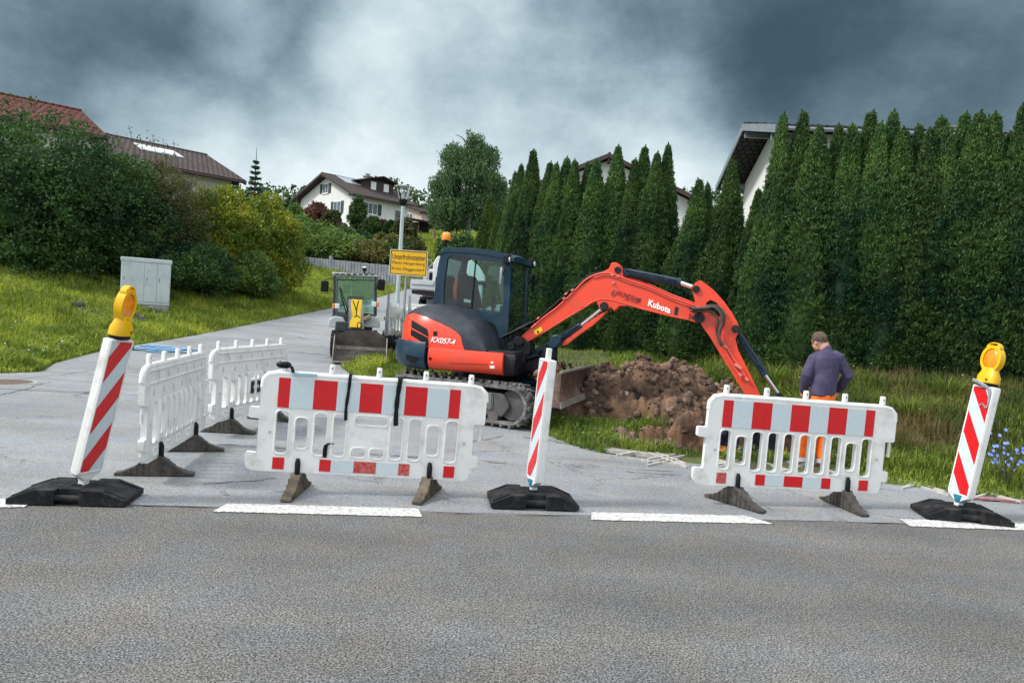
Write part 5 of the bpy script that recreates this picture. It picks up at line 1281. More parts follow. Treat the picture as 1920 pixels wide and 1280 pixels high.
def beacon(label, loc, rz, lean, fwd, slash, lamp=True, lampyaw=0.0, H=1.15, lamplabel=None, blue=False):
    root = thing('warning_beacon', label, 'warning beacon', (loc[0], loc[1], 0.115), 0)
    B = Matrix.Rotation(lean, 4, 'Y') @ Matrix.Rotation(-fwd, 4, 'X') @ Matrix.Rotation(rz, 4, 'Z')
    def X(p): return B @ Vector(p)
    W_, z0, z1, th = 0.25, 0.085, 0.085 + H - 0.085, 0.06
    out = rpoly([(-W_ / 2, z0 + 0.01), (-0.03, z0 - 0.045), (0.03, z0 - 0.045), (W_ / 2, z0 + 0.01), (W_ / 2, z1), (-W_ / 2, z1)], 0.012, 3)
    body = plate('panel', out, [], th, M_white, root, B @ UPR, bevel=0.006)
    mb = MB()
    for sy in (-1, 1):      # raised frame on both faces
        f = 0.014
        for (cx, cz, sx, sz) in ((-W_ / 2 + f / 2 + 0.002, (z0 + z1) / 2 + 0.01, f, z1 - z0 - 0.03), (W_ / 2 - f / 2 - 0.002, (z0 + z1) / 2 + 0.01, f, z1 - z0 - 0.03), (0, z1 - f / 2 - 0.003, W_ - 0.03, f), (0, z0 + 0.024, W_ - 0.03, f)):
            mb.box(X((cx, sy * (th / 2 + 0.003), cz)), (sx, 0.010, sz), B.to_3x3())
    mb.build('frame', M_white, body, smooth=None, bevel=0.002)
    # diagonal stripes clipped to the face
    x0, x1, za, zb2 = -W_ / 2 + 0.018, W_ / 2 - 0.018, z0 + 0.032, z1 - 0.02
    def clip(poly):
        for (k, lim, sg) in ((0, x0, 1), (0, x1, -1), (1, za, 1), (1, zb2, -1)):
            o_ = []
            for i in range(len(poly)):
                a, b = poly[i - 1], poly[i]; da, db = sg * (a[k] - lim), sg * (b[k] - lim)
                if da >= 0 and db < 0 or da < 0 and db >= 0:
                    t = da / (da - db); o_.append((a[0] + (b[0] - a[0]) * t, a[1] + (b[1] - a[1]) * t))
                if db >= 0: o_.append(b)
            poly = o_
            if not poly: return []
        return poly
    face = plate('grey_sheeting', [(x0, za), (x1, za), (x1, zb2), (x0, zb2)], [], th + 0.005, M_refw, body, B @ UPR)
    per = (zb2 - za) / 2.52; sl = 1.35
    for k in range(-2, 5):
        zc = za + per * k + 0.03
        poly = []
        for (x, off) in ((x0 - 0.3, 0), (x1 + 0.3, 0), (x1 + 0.3, per * 0.5), (x0 - 0.3, per * 0.5)):
            poly.append((x, zc + off + (x * sl if slash > 0 else -x * sl)))
        poly = clip(poly)
        if len(poly) < 3: continue
        plate('red_stripe', poly, [], th + 0.010, M_refr, face, B @ UPR, smooth=None)
    mb = MB(); mb.box(X((0, 0, 0.02)), (0.055, 0.055, 0.13), B.to_3x3()); mb.build('stem', mat('stem_white', (0.62, 0.64, 0.64), None), body, bevel=0.004)
    if blue:
        mb = MB(); mb.cyl(X((0.01, 0, 0.035)), X((0.0, 0, 0.10)), 0.040, 0.062, 14); mb.build('blue_wrap', mat('blue_foil', (0.03, 0.16, 0.32), (0.02, 0.30, 0.42), 20, 0.25), body)
    if not lamp:
        mb = MB(); mb.box(X((0.0, 0, z1 + 0.045)), (0.045, 0.04, 0.10), B.to_3x3()); mb.build('top_spigot', M_white, body, bevel=0.004)
        return root
    lz = z1 + 0.012
    lp = thing('warning_lamp', lamplabel, 'warning lamp', root.location + X((0, 0, lz)), 0)
    B2 = Matrix.Rotation(lean * 0.75, 4, 'Y') @ Matrix.Rotation(lampyaw, 4, 'Z')
    Y_ = lambda p: B2 @ Vector(p)
    def rring(z, hx, hy, n=24, e=3.2, cx=0.0):
        r = []
        for i in range(n):
            a = 2 * PI * i / n; c, s = math.cos(a), math.sin(a)
            r.append(Y_((cx + hx * math.copysign(abs(c) ** (2 / e), c), hy * math.copysign(abs(s) ** (2 / e), s), z)))
        return r
    mb = MB(); mb.rings([rring(-0.008, 0.083, 0.058), rring(0.018, 0.083, 0.058)]); mb.build('gasket', M_black, lp, smooth=50)
    mb = MB(); mb.rings([rring(0.018, 0.098, 0.066), rring(0.080, 0.096, 0.062), rring(0.130, 0.074, 0.044), rring(0.165, 0.068, 0.030)])
    hs = mb.build('housing', M_yellow, lp, smooth=45, bevel=0.004)
    # head: thick ring that holds the round lens, with a carrying loop on top
    oz = 0.245; R_ = 0.102
    hout = [(R_ * 1.0 * math.cos(a), oz + R_ * 1.08 * math.sin(a)) for a in np.linspace(-0.95, PI + 0.95, 30)]
    hout = [(x, z) for x, z in hout] + [(-0.062, 0.14), (0.062, 0.14)]
    hout = [(R_ * math.cos(a), oz + R_ * 1.26 * math.sin(a)) for a in np.linspace(-0.85, PI + 0.85, 32)] + [(-0.060, 0.125), (0.060, 0.125)]
    hole = [(0.076 * math.cos(a), oz - 0.002 + 0.098 * math.sin(a)) for a in np.linspace(0, 2 * PI, 33)[:-1]]
    loop_o = [(0.070 * math.cos(a), oz + 0.100 + 0.058 * math.sin(a)) for a in np.linspace(0, PI, 14)]
    loop_i = [(0.045 * math.cos(a), oz + 0.136 + 0.010 * math.sin(a)) for a in np.linspace(0, 2 * PI, 17)[:-1]]
    plate('lens_ring', hout, [hole], 0.066, M_yellow, hs, B2 @ UPR, bevel=0.006)
    plate('handle', loop_o, [loop_i], 0.05, M_yellow, hs, B2 @ UPR, bevel=0.006)
    mb = MB()
    for sy in (-1, 1):
        rr = []
        for t in np.linspace(0, 1, 6):
            r = 0.0765 * math.cos(t * PI / 2 * 0.98); rr.append([Y_((r * math.cos(a), sy * (0.016 + 0.022 * math.sin(t * PI / 2)), oz - 0.002 + r * 1.27 * math.sin(a))) for a in np.linspace(0, 2 * PI, 25)[:-1]])
        mb.rings(rr)
    mb.build('lens', M_lens, lp, smooth=60)
    mb = MB(); mb.cyl(Y_((0.03, -0.0725, 0.05)), Y_((0.03, -0.0675, 0.05)), 0.012, n=14); mb.cyl(Y_((0, -0.040, oz - 0.108)), Y_((0, -0.032, oz - 0.108)), 0.012, n=10); mb.build('lock', mat('lock_brown', (0.20, 0.13, 0.01), None), hs)
    return root
beacon_base('black rubber base with the left beacon standing in it', (-3.24, 5.66), rad(9), 0.82)
beacon('leaning striped beacon at the left edge carrying a yellow lamp', (-3.21, 5.67), rad(79), rad(10.3), rad(2), 1, True, rad(88), lamplabel='yellow warning lamp on top of the left beacon')
beacon_base('black rubber base under the beacon in the centre', (0.265, 6.43), rad(7), 0.75)
beacon('striped beacon in the centre turned almost edge on, without a lamp', (0.27, 6.45), rad(-74), rad(2.6), rad(0), 1, False, blue=True)
beacon_base('black rubber base at the right edge under the beacon', (4.31, 6.95), rad(-8), 0.74)
rb = beacon('leaning striped beacon at the right edge carrying a yellow lamp', (4.29, 6.97), rad(-79), rad(8.5), rad(0), -1, True, rad(-72), lamplabel='yellow warning lamp on top of the right beacon', blue=True)
Bm = Matrix.Rotation(rad(8.5), 4, 'Y') @ Matrix.Rotation(rad(-79), 4, 'Z')
mb = MB(); mb.tube([Bm @ Vector(p) for p in ((-0.10, -0.075, 1.195), (0.0, -0.08, 1.175), (0.07, -0.055, 1.14), (0.10, -0.045, 1.08), (0.10, -0.042, 0.98), (0.085, -0.042, 0.95), (0.04, -0.040, 0.98), (0.01, -0.040, 0.965))], 0.007, 6, 4)
mb.tube([Bm @ Vector(p) for p in ((-0.11, -0.07, 1.18), (-0.02, -0.085, 1.165), (0.06, -0.06, 1.135), (0.085, -0.042, 1.08), (0.095, -0.042, 1.01))], 0.006, 6, 4)
mb.build('tie_wire', mat('grey_tape', (0.22, 0.24, 0.28), (0.40, 0.42, 0.46), 20, 0.35), rb, smooth=60)

# ---------------------------------------------------------------- excavator
EC = Vector((-0.325, 11.79, 0.0))
UNDER_YAW, HOUSE_YAW = rad(-29), rad(-17)
ez = 0.02
ex = thing('mini_excavator', 'red orange mini excavator with a dark blue cab digging beside the hedge', 'excavator', (EC.x, EC.y, ez), HOUSE_YAW)
RH = Matrix.Rotation(HOUSE_YAW, 3, 'Z'); RU = Matrix.Rotation(UNDER_YAW, 3, 'Z')
EO = Vector((EC.x, EC.y, ez))
def loc_on(px, py, yl, R=RH):
    """photograph pixel -> machine coordinates (x forward, z up) on the vertical plane y = yl of the machine"""
    d = ray(px, py); o = Vector((0, 0, EYE)) - EO
    o2, d2 = R.transposed() @ o, R.transposed() @ d
    t = (yl - o2.y) / d2.y; p = o2 + d2 * t
    return (p.x, p.z)
def r3(X, Y): return (740 + X / 3.2, 430 + Y / 3.2)
def r4(X, Y): return (980 + X / 3.2, 460 + Y / 3.2)
def side(pts, yl, cv=r3, R=RH): return [(*loc_on(*cv(*p[:2]), yl, R), *p[2:]) for p in pts]
def upright(yc): return Matrix.Translation((0, yc, 0)) @ UPR
# --- undercarriage (turned relative to the upper structure)
DU = Matrix.Rotation(UNDER_YAW - HOUSE_YAW, 4, 'Z')
def tr_mesh(o, M):
    o.data.transform(M); return o
TL, TR_ = 2.42, 0.275
def loop_pt(s):
    """point and tangent on the track loop"""
    st = TL - 2 * TR_; per = 2 * st + 2 * PI * TR_; s = s % per
    if s < st: return Vector((-st / 2 + s, 0, 0.0)), Vector((1, 0, 0))
    s -= st
    if s < PI * TR_: a = s / TR_; return Vector((st / 2 + math.sin(a) * TR_, 0, TR_ - math.cos(a) * TR_)), Vector((math.cos(a), 0, math.sin(a)))
    s -= PI * TR_
    if s < st: return Vector((st / 2 - s, 0, 2 * TR_)), Vector((-1, 0, 0))
    s -= st; a = s / TR_; return Vector((-st / 2 - math.sin(a) * TR_, 0, TR_ + math.cos(a) * TR_)), Vector((-math.cos(a), 0, -math.sin(a)))
PER = 2 * (TL - 2 * TR_) + 2 * PI * TR_
for sd in (-1, 1):
    yc = sd * 0.78
    mb = MB(); rings = []
    for i in range(90):
        p, t = loop_pt(PER * i / 90); n = Vector((t.z, 0, -t.x))   # outward normal
        q = p + Vector((0, 0, 0.03))
        rings.append([q + n * 0.0 + Vector((0, yc - 0.19, 0)), q + n * 0.0 + Vector((0, yc + 0.19, 0)), q - n * 0.045 + Vector((0, yc + 0.19, 0)), q - n * 0.045 + Vector((0, yc - 0.19, 0))])
    rings.append(rings[0]); mb.rings(rings, cap=False)
    tk = tr_mesh(mb.build('track', M_trackm, ex, smooth=None), DU)
    mb = MB()
    NL = 40
    for i in range(NL):
        for half in (-1, 1):
            p, t = loop_pt(PER * (i + (0.5 if half > 0 else 0)) / NL); n = Vector((t.z, 0, -t.x)); q = p + Vector((0, yc + half * 0.092, 0.03)) + n * 0.016
            R = Matrix((t, Vector((0, 1, 0)), n)).transposed() @ Matrix.Rotation(half * 0.42, 3, 'Z')
            mb.box(q, (0.042, 0.20, 0.036), R)
    tr_mesh(mb.build('grouser', M_trackm, tk, smooth=None), DU)
    fr = rpoly([(-0.80, 0.13, 0.06), (0.80, 0.13, 0.06), (0.93, 0.30, 0.10), (0.80, 0.46, 0.10), (-0.80, 0.46, 0.1), (-0.93, 0.30, 0.1)], 0.06, 4)
    o = plate('track_frame', fr, [], 0.30, M_frame, ex, DU @ upright(yc)); 
    o.modifiers.new('bevel', 'BEVEL').width = 0.015
    for a_ in [(-0.66 + k * 0.33, 0.165, 0.125, 0.085) for k in range(5)] + [(x, 0.10, 0.305, 0.215) for x in (-0.935, 0.935)] + [(0.2, 0.12, 0.52, 0.05)]:
        mb = MB(); mb.cyl((a_[0], yc - a_[1], a_[2]), (a_[0], yc + a_[1], a_[2]), a_[3], n=20); tr_mesh(mb.build('track_roller', M_frame, tk), DU)
    mb = MB(); ys = yc - 0.157 if sd < 0 else yc + 0.157
    mb.box((0.02, ys, 0.32), (1.25, 0.02, 0.20)); mb.box((0.60, ys - 0.01 * 1, 0.33), (0.05, 0.02, 0.24)); mb.box((-0.40, ys - 0.01, 0.33), (0.05, 0.02, 0.24)); mb.tube([(0.55, ys - 0.012, 0.40), (0.30, ys - 0.014, 0.31), (-0.1, ys - 0.014, 0.27)], 0.012, 6, 4)
    tr_mesh(mb.build('frame_cover', mat('dusty_cover', (0.10, 0.10, 0.105), (0.15, 0.145, 0.14), 4, 0.65), o, smooth=None, bevel=0.006), DU)
mb = MB(); mb.box((0, 0, 0.42), (1.1, 1.3, 0.26)); mb.cyl((0, 0, 0.5), (0, 0, 0.70), 0.48, n=32)
tr_mesh(mb.build('chassis', M_dark, ex), DU)
# dozer blade with its push arms, raised a little and angled
DB = DU @ Matrix.Translation((1.42, -0.02, 0.03)) @ Matrix.Rotation(rad(11), 4, 'Z') @ Matrix.Translation((-1.50, 0, 0))
bx0, by_, bt = 1.50, 0.98, 0.0
mb = MB()
for s in (-1, 1):
    mb.tube([(0.55, s * 0.42, 0.36), (1.0, s * 0.44, 0.40), (1.22, s * 0.42, 0.42)], 0.075, 8)
    mb.box((0.92, s * 0.45, 0.43), (0.72, 0.07, 0.24), Matrix.Rotation(-0.05, 3, 'Y'))
mb.cyl((0.55, 0.05, 0.55), (1.1, 0.05, 0.60), 0.06, n=14)
tr_mesh(mb.build('blade_arm', M_navy, ex, bevel=0.01), DU)
mb = MB(); rings = []
for j in range(9):      # curved moldboard section swept across
    t = j / 8; z = 0.38 + 0.44 * t; x = bx0 + 0.11 * (2 * t - 1) ** 2 - 0.02
    rings.append((x, z))
sec = [(x, z) for x, z in rings] + [(x - 0.035, z) for x, z in reversed(rings)]
mb.rings([[Vector((x, yy, z)) for x, z in sec] for yy in (-by_, -by_ * 0.5, 0, by_ * 0.5, by_)])
bl = tr_mesh(mb.build('dozer_blade', M_rust, ex, smooth=30), DB)
mb = MB(); mb.box((bx0 + 0.115, 0, 0.375), (0.03, by_ * 2 + 0.01, 0.09), Matrix.Rotation(-0.25, 3, 'Y')); mb.tube([(bx0 + 0.09, -by_, 0.822), (bx0 + 0.09, by_, 0.822)], 0.026, 8)
tr_mesh(mb.build('cutting_edge', mat('scraped_steel', (0.20, 0.17, 0.15), (0.34, 0.31, 0.28), 8, 0.5, metal=0.4), bl, smooth=None), DB)
for s in (-1, 1):
    mb = MB(); mb.add([Vector((bx0 + a, s * by_ + w_, z)) for w_ in (-0.012, 0.012) for a, z in ((-0.05, 0.34), (0.10, 0.34), (0.10, 0.82), (-0.03, 0.82), (-0.10, 0.6))], [(0, 1, 2, 3, 4), (9, 8, 7, 6, 5)] + [(i, (i + 1) % 5, 5 + (i + 1) % 5, 5 + i) for i in range(5)])
    tr_mesh(mb.build('end_plate', M_rust, bl, smooth=None), DB)
rg = random.Random(2); mb = MB()
for k in range(60):
    yy = rg.uniform(-0.95, 0.95); rock(mb, DB @ Vector((bx0 - 0.16 - rg.uniform(0, 0.2), yy, 0.42 + 0.42 * rg.random())), rg.uniform(0.03, 0.09), rg)
o = mb.build('soil_on_blade', M_soil, bl, smooth=25); o['kind'] = 'stuff'
# mud on the far end of the tracks
mb = MB()
for k in range(70): rock(mb, DU @ Vector((-1.15 + rg.uniform(0, 0.95), 0.78 * rg.choice((-1, 1)) + rg.uniform(-0.17, 0.17), 0.60 + rg.uniform(0, 0.03))), rg.uniform(0.015, 0.04), rg)
mb.build('mud', mat('light_mud', (0.13, 0.09, 0.06), (0.27, 0.21, 0.15), 9, 0.95), ex, smooth=25)['kind'] = 'stuff'

# --- upper structure
def plan(s0, s1, n, hw, k=1.0, tail=1.60):
    """half width of the house at station x; round tail"""
    out = []
    for i in range(n):
        x = s0 + (s1 - s0) * i / (n - 1)
        g = 1.0
        if x < -0.62: g = max(0.0, 1 - ((-0.62 - x) / (tail - 0.62)) ** 2.3) ** (1 / 2.0)
        out.append((x, hw * g))
    return out
def wall_loop(x0, x1, hw, tail, n=40):
    P = [(x1, -hw)] + [(x, -w) for x, w in plan(x1 - 0.05, -tail + 0.0005, n, hw, tail=tail)]
    return P
# platform
mb = MB()
P = wall_loop(-1.5, 0.70, 0.93, 1.40); full = P + [(x, -y) for x, y in reversed(P)]
mb.rings([[Vector((x * k, y * k, z)) for x, y in full] for z, k in ((0.70, 0.93), (0.76, 0.97), (0.98, 0.98), (1.02, 0.96))])
mb.build('platform', M_dark, ex)
# red side skirt (both sides) and black counterweight round the tail
def skirt(name, rng_, m, hw, tail, z0, z1, bulge=0.03, th=0.06, parent=ex, side_=-1, nn=50, bev=0.012):
    pts = [p for p in wall_loop(-1.5, 0.95, hw, tail, nn) if rng_[0] <= p[0] <= rng_[1]]
    if side_ == 0: pts = pts + [(x, -y) for x, y in reversed(pts[:-1])]
    elif side_ > 0: pts = [(x, -y) for x, y in pts]
    mb = MB(); rings = []
    n = len(pts)
    for i, (x, y) in enumerate(pts):
        a, b = pts[max(i - 1, 0)], pts[min(i + 1, n - 1)]
        t = Vector((b[0] - a[0], b[1] - a[1], 0)).normalized(); nn_ = Vector((t.y, -t.x, 0))
        if nn_.dot(Vector((x + 0.2, y, 0))) < 0: nn_ = -nn_
        sec = [(z0, -0.09), (z0 + 0.03, -0.03), (z0 + 0.10, bulge * 0.6), ((z0 + z1) / 2, bulge), (z1 - 0.04, bulge * 0.7), (z1, bulge * 0.3), (z1, -th), (z0 + 0.02, -th - 0.08)]
        if callable(z1): pass
        rings.append([Vector((x, y, z)) + nn_ * d for z, d in sec])
    mb.rings(rings); return mb.build(name, m, parent, smooth=50)
XS0 = loc_on(*r3(195, 800), -0.95)[0]; XS1 = loc_on(*r3(652, 775), -0.95)[0]
print('skirt', XS0, XS1, loc_on(*r3(460, 765), -0.95), loc_on(*r3(460, 892), -0.95), 'hoodtop', loc_on(*r3(400, 458), -0.5), loc_on(*r3(580, 740), -0.93))
sk = skirt('side_skirt', (XS0, XS1), M_orange, 0.95, 1.47, 0.70, 1.03)
skirt('side_skirt', (XS0, XS1), M_orange, 0.95, 1.47, 0.70, 1.03, side_=1)
cw = skirt('counterweight', (-1.60, XS0 - 0.01), M_navy, 0.955, 1.47, 0.68, 1.10, bulge=0.05, side_=0)
# hood: lofted body, red below the dividing line, charcoal cover above and in front
def ztop(x): return float(np.interp(x, [-1.44, -1.38, -1.28, -1.12, -0.9, -0.65, -0.42, -0.22, -0.05, 0.08, 0.18, 0.24], [1.22, 1.42, 1.53, 1.61, 1.67, 1.69, 1.66, 1.59, 1.48, 1.34, 1.18, 1.04]))
def zred(x): return float(np.interp(x, [-1.44, -1.28, -1.05, -0.8, -0.55, -0.35, -0.22, -0.15, -0.11], [1.20, 1.47, 1.52, 1.48, 1.41, 1.34, 1.27, 1.20, 1.03]))
def hood_half(y_in, sgn):
    st = plan(0.24, -1.417, 46, 0.935, tail=1.42)
    red, dark = [], []
    for x, w in st:
        zt, z0 = ztop(x), 1.03
        zr_ = min(zred(x), zt - 0.01) if x < -0.11 else z0 + 0.0005
        e = 0.42
        def P(th): return Vector((x, sgn * max(w, 0.02) * max(0.0, math.cos(th)) ** e, z0 + (zt - z0) * math.sin(th) ** 0.72))
        sr = max(0.0, min(1.0, (zr_ - z0) / (zt - z0))) ** (1 / 0.72); thr = math.asin(sr)
        red.append([P(thr * k / 10) for k in range(11)])
        dark.append([P(thr + (PI / 2 - thr) * k / 12) + Vector((0, sgn * 0.006, 0.004)) for k in range(13)])
    return red, dark
for sgn in (-1, 1):
    red, dark = hood_half(0, sgn)
    mb = MB(); mb.rings([r for r in red if r[0].x < -0.09], close=False, cap=False); h_ = mb.build('engine_hood', M_orange, ex, smooth=60)
    if sgn < 0: HOOD = h_
    mb = MB(); mb.rings(dark, close=False, cap=False); h2 = mb.build('hood_cover', M_hood, ex, smooth=60)
    if sgn < 0: COVER = h2
# surface details are laid onto the real surfaces by casting from the photo's viewpoint
def bvh_of(o):
    me = o.data; return BVHTree.FromPolygons([v.co.copy() for v in me.vertices], [tuple(p.vertices) for p in me.polygons])
def cast(bv, px, py, off=0.004):
    d = RH.transposed() @ ray(px, py); o = RH.transposed() @ (Vector((0, 0, EYE)) - EO)
    h, n, i, dist = bv.ray_cast(o, d.normalized())
    if h is None: return None
    if n.dot(d) > 0: n = -n
    return h + n * off
def decal(name, bv, quad, m, parent, off=0.005, n=(8, 6)):
    """quad of pixels (tl, tr, br, bl) -> thin patch following the surface"""
    V = []; tl, tr, br, bl_ = [Vector((*q, 0)) for q in quad]; F_ = []
    for j in range(n[1] + 1):
        for i in range(n[0] + 1):
            u, v = i / n[0], j / n[1]
            p = tl.lerp(tr, u).lerp(bl_.lerp(br, u), v); c = cast(bv, p.x, p.y, off)
            if c is None: c = V[-1] if V else Vector((0, 0, 0))
            V.append(c)
    w = n[0] + 1
    F_ = [(j * w + i, j * w + i + 1, (j + 1) * w + i + 1, (j + 1) * w + i) for j in range(n[1]) for i in range(n[0])]
    mb = MB(); mb.add(V, F_); return mb.build(name, m, parent, smooth=60)
def lay_text(name, s, bv, quad, m, parent, off=0.010, **k):
    me = text_mesh(s, 1.0, **k); xs_ = [v.co.x for v in me.vertices]; ys_ = [v.co.y for v in me.vertices]
    x0, x1, y0, y1 = min(xs_), max(xs_), min(ys_), max(ys_)
    bm = bmesh.new(); bm.from_mesh(me); bmesh.ops.triangulate(bm, faces=bm.faces); bmesh.ops.subdivide_edges(bm, edges=[e for e in bm.edges if e.calc_length() > 0.4], cuts=1); bm.to_mesh(me); bm.free()
    tl, tr, br, bl_ = [Vector((*q, 0)) for q in quad]
    for v in me.vertices:
        u, w = (v.co.x - x0) / (x1 - x0), 1 - (v.co.y - y0) / (y1 - y0)
        p = tl.lerp(tr, u).lerp(bl_.lerp(br, u), w); c = cast(bv, p.x, p.y, off)
        if c is not None: v.co = c
    return finish(name, me, m, parent, smooth=None)
bh = bvh_of(HOOD); bcov = bvh_of(COVER)
q3 = lambda *a: [r3(*p) for p in a]
decal('air_vent', bh, q3((103, 542), (196, 598), (205, 645), (101, 588)), M_black, HOOD)
decal('air_vent', bh, q3((99, 596), (200, 650), (204, 700), (97, 634)), M_black, HOOD)
lay_text('lettering', 'KX057-4', bh, q3((222, 643), (368, 660), (362, 694), (216, 675)), M_wht, HOOD, bold=0.012, shear=0.25, space=0.95)
decal('rear_lamp', bh, q3((86, 655), (134, 685), (135, 708), (84, 682)), M_redlamp, HOOD)
decal('fuel_lock', bh, q3((232, 612), (256, 612), (256, 638), (232, 638)), M_black, HOOD)
decal('latch', bh, q3((226, 703), (284, 706), (280, 744), (222, 741)), mat('dark_orange', (0.40, 0.025, 0.012), None, rough=0.5), HOOD)
decal('latch', bh, q3((244, 713), (272, 715), (270, 737), (242, 735)), mat('latch_red', (0.22, 0.015, 0.01), None, rough=0.5), HOOD, 0.010)
bs = bvh_of(sk)
decal('sticker', bs, q3((572, 815), (600, 817), (600, 834), (571, 832)), M_wht, sk, n=(3, 2)); decal('sticker', bs, q3((577, 793), (593, 795), (593, 803), (577, 801)), M_wht, sk, n=(3, 2))
decal('skirt_bolt', bs, q3((206, 766), (222, 767), (222, 782), (206, 781)), M_black, sk, n=(3, 3))
decal('skirt_groove', bs, q3((330, 800), (560, 806), (555, 813), (325, 806)), mat('groove_orange', (0.42, 0.03, 0.012), None, rough=0.5), sk, n=(10, 1))
bc = bvh_of(cw)
decal('tie_down', bc, q3((66, 748), (150, 770), (120, 805), (72, 782)), M_black, cw)
# floor step, swing bracket and hoses in front
mb = MB(); mb.box((0.45, -0.62, 1.03), (0.40, 0.50, 0.04)); mb.build('step', M_dark, ex, bevel=0.01)
# --- cab
yr, yl_ = -0.16, 0.80
cab_out = [(222, 640), (232, 455), (262, 230), (283, 132, 0.05), (312, 106, 0.06), (560, 122), (700, 150, 0.05), (700, 175), (694, 400), (684, 560), (668, 756), (560, 770), (400, 770)]
w1 = [(322, 170, 0.05), (352, 156, 0.03), (640, 198, 0.04), (656, 225, 0.02), (655, 480, 0.05), (635, 503, 0.02), (480, 480), (296, 452, 0.05), (300, 330)]
w2 = [(528, 545, 0.05), (600, 566, 0.08), (626, 620, 0.03), (622, 738, 0.03), (584, 742, 0.03), (560, 640)]
O_, H1, H2 = rpoly(side(cab_out, yr)), rpoly(side(w1, yr)), rpoly(side(w2, yr))
cs = plate('cab_side', O_, [H1, H2], 0.06, M_navy, ex, upright(yr), bevel=0.010)
H1b = [tuple(Vector((sum(p[0] for p in H1) / len(H1), sum(p[1] for p in H1) / len(H1))) + (Vector(q) - Vector((sum(p[0] for p in H1) / len(H1), sum(p[1] for p in H1) / len(H1)))) * 1.07) for q in H1]
cs2 = plate('cab_side', O_, [H1b, H2], 0.06, M_navy, ex, upright(yl_), bevel=0.010)
def shrink(P, k):
    c = Vector((sum(p[0] for p in P) / len(P), sum(p[1] for p in P) / len(P))); return [tuple(c + (Vector(p) - c) * k) for p in P]
for yy, par in ((yr - 0.005, cs), (yl_ + 0.005, cs2)):
    plate('window_glass', shrink(H1, 1.01), [], 0.0, M_glass, par, upright(yy), smooth=None)
    plate('window_glass', shrink(H2, 1.01), [], 0.0, M_glass, par, upright(yy), smooth=None)
ga, gb = loc_on(*r3(482, 180), yr), loc_on(*r3(470, 480), yr)
mb = MB(); mb.box(((ga[0] + gb[0]) / 2, yr - 0.012, (ga[1] + gb[1]) / 2), (0.022, 0.014, abs(ga[1] - gb[1])), Matrix.Rotation(-math.atan2(gb[0] - ga[0], ga[1] - gb[1]) * -1, 3, 'Y')); mb.build('sliding_bar', M_black, cs)
xf, xr0 = loc_on(*r3(690, 300), yr)[0], loc_on(*r3(262, 230), yr)[0]
zt = loc_on(*r3(560, 122), yr)[1]; ztr = loc_on(*r3(312, 106), yr)[1]; ztf = loc_on(*r3(700, 150), yr)[1]
xb = loc_on(*r3(232, 455), yr)[0]
# roof: domed shell slightly wider than the sides
mb = MB(); rings = []
for i in range(15):
    t = i / 14; x = (xr0 + 0.02) + (xf + 0.06 - xr0 - 0.02) * t
    zz = ztr + (ztf - ztr) * t + 0.035 * math.sin(PI * min(1, t * 1.1)) - (0.05 if t < 0.03 else 0) - (0.03 if t > 0.97 else 0)
    r = []
    for k in range(13):
        u = k / 12; y = yr - 0.045 + (yl_ - yr + 0.09) * u; dz = 0.045 * math.sin(PI * u) ** 0.5
        r.append(Vector((x, y, zz - 0.03 + dz)))
    for k in range(12, -1, -1):
        u = k / 12; y = yr - 0.045 + (yl_ - yr + 0.09) * u; r.append(Vector((x, y, zz - 0.085)))
    rings.append(r)
mb.rings(rings); roof_ = mb.build('cab_roof', M_navy, ex, smooth=35)
# front and rear frames
zb = loc_on(*r3(668, 756), yr)[1]; xfb = loc_on(*r3(668, 756), yr)[0]
mb = MB()
w_c = yl_ - yr
mb.box((xf - 0.02, (yr + yl_) / 2, ztf - 0.08), (0.07, w_c, 0.10)); mb.box((xfb, (yr + yl_) / 2, zb + 0.05), (0.06, w_c, 0.14))
mb.tube([(xf - 0.02, yl_ - 0.03, ztf - 0.05), (xfb, yl_ - 0.03, zb)], 0.045, 8)
mb.box((xb + 0.03, (yr + yl_) / 2, 1.93), (0.05, w_c, 0.36)); mb.box((xr0 + 0.06, (yr + yl_) / 2, ztr - 0.10), (0.08, w_c, 0.12))
mb.build('cab_frame', M_navy, ex, bevel=0.008)
mb = MB(); mb.add([Vector((xf + 0.005, yr + 0.03, ztf - 0.12)), Vector((xf + 0.005, yl_ - 0.05, ztf - 0.12)), Vector((xfb + 0.005, yl_ - 0.05, zb + 0.10)), Vector((xfb + 0.005, yr + 0.03, zb + 0.10))], [(0, 1, 2, 3)]); mb.build('windscreen', M_clear, ex, smooth=None)
mb = MB(); zl = loc_on(*r3(700, 525), yr)[1]; mb.box((xf + 0.012, (yr + yl_) / 2, zl), (0.02, w_c - 0.1, 0.018)); mb.build('windscreen_bar', M_black, ex)
mb = MB(); mb.add([Vector((xr0 + 0.05, yr + 0.04, ztr - 0.15)), Vector((xr0 + 0.05, yl_ - 0.05, ztr - 0.15)), Vector((xb + 0.02, yl_ - 0.05, 2.1)), Vector((xb + 0.02, yr + 0.04, 2.1))], [(0, 1, 2, 3)]); mb.build('rear_window', M_glass, ex, smooth=None)
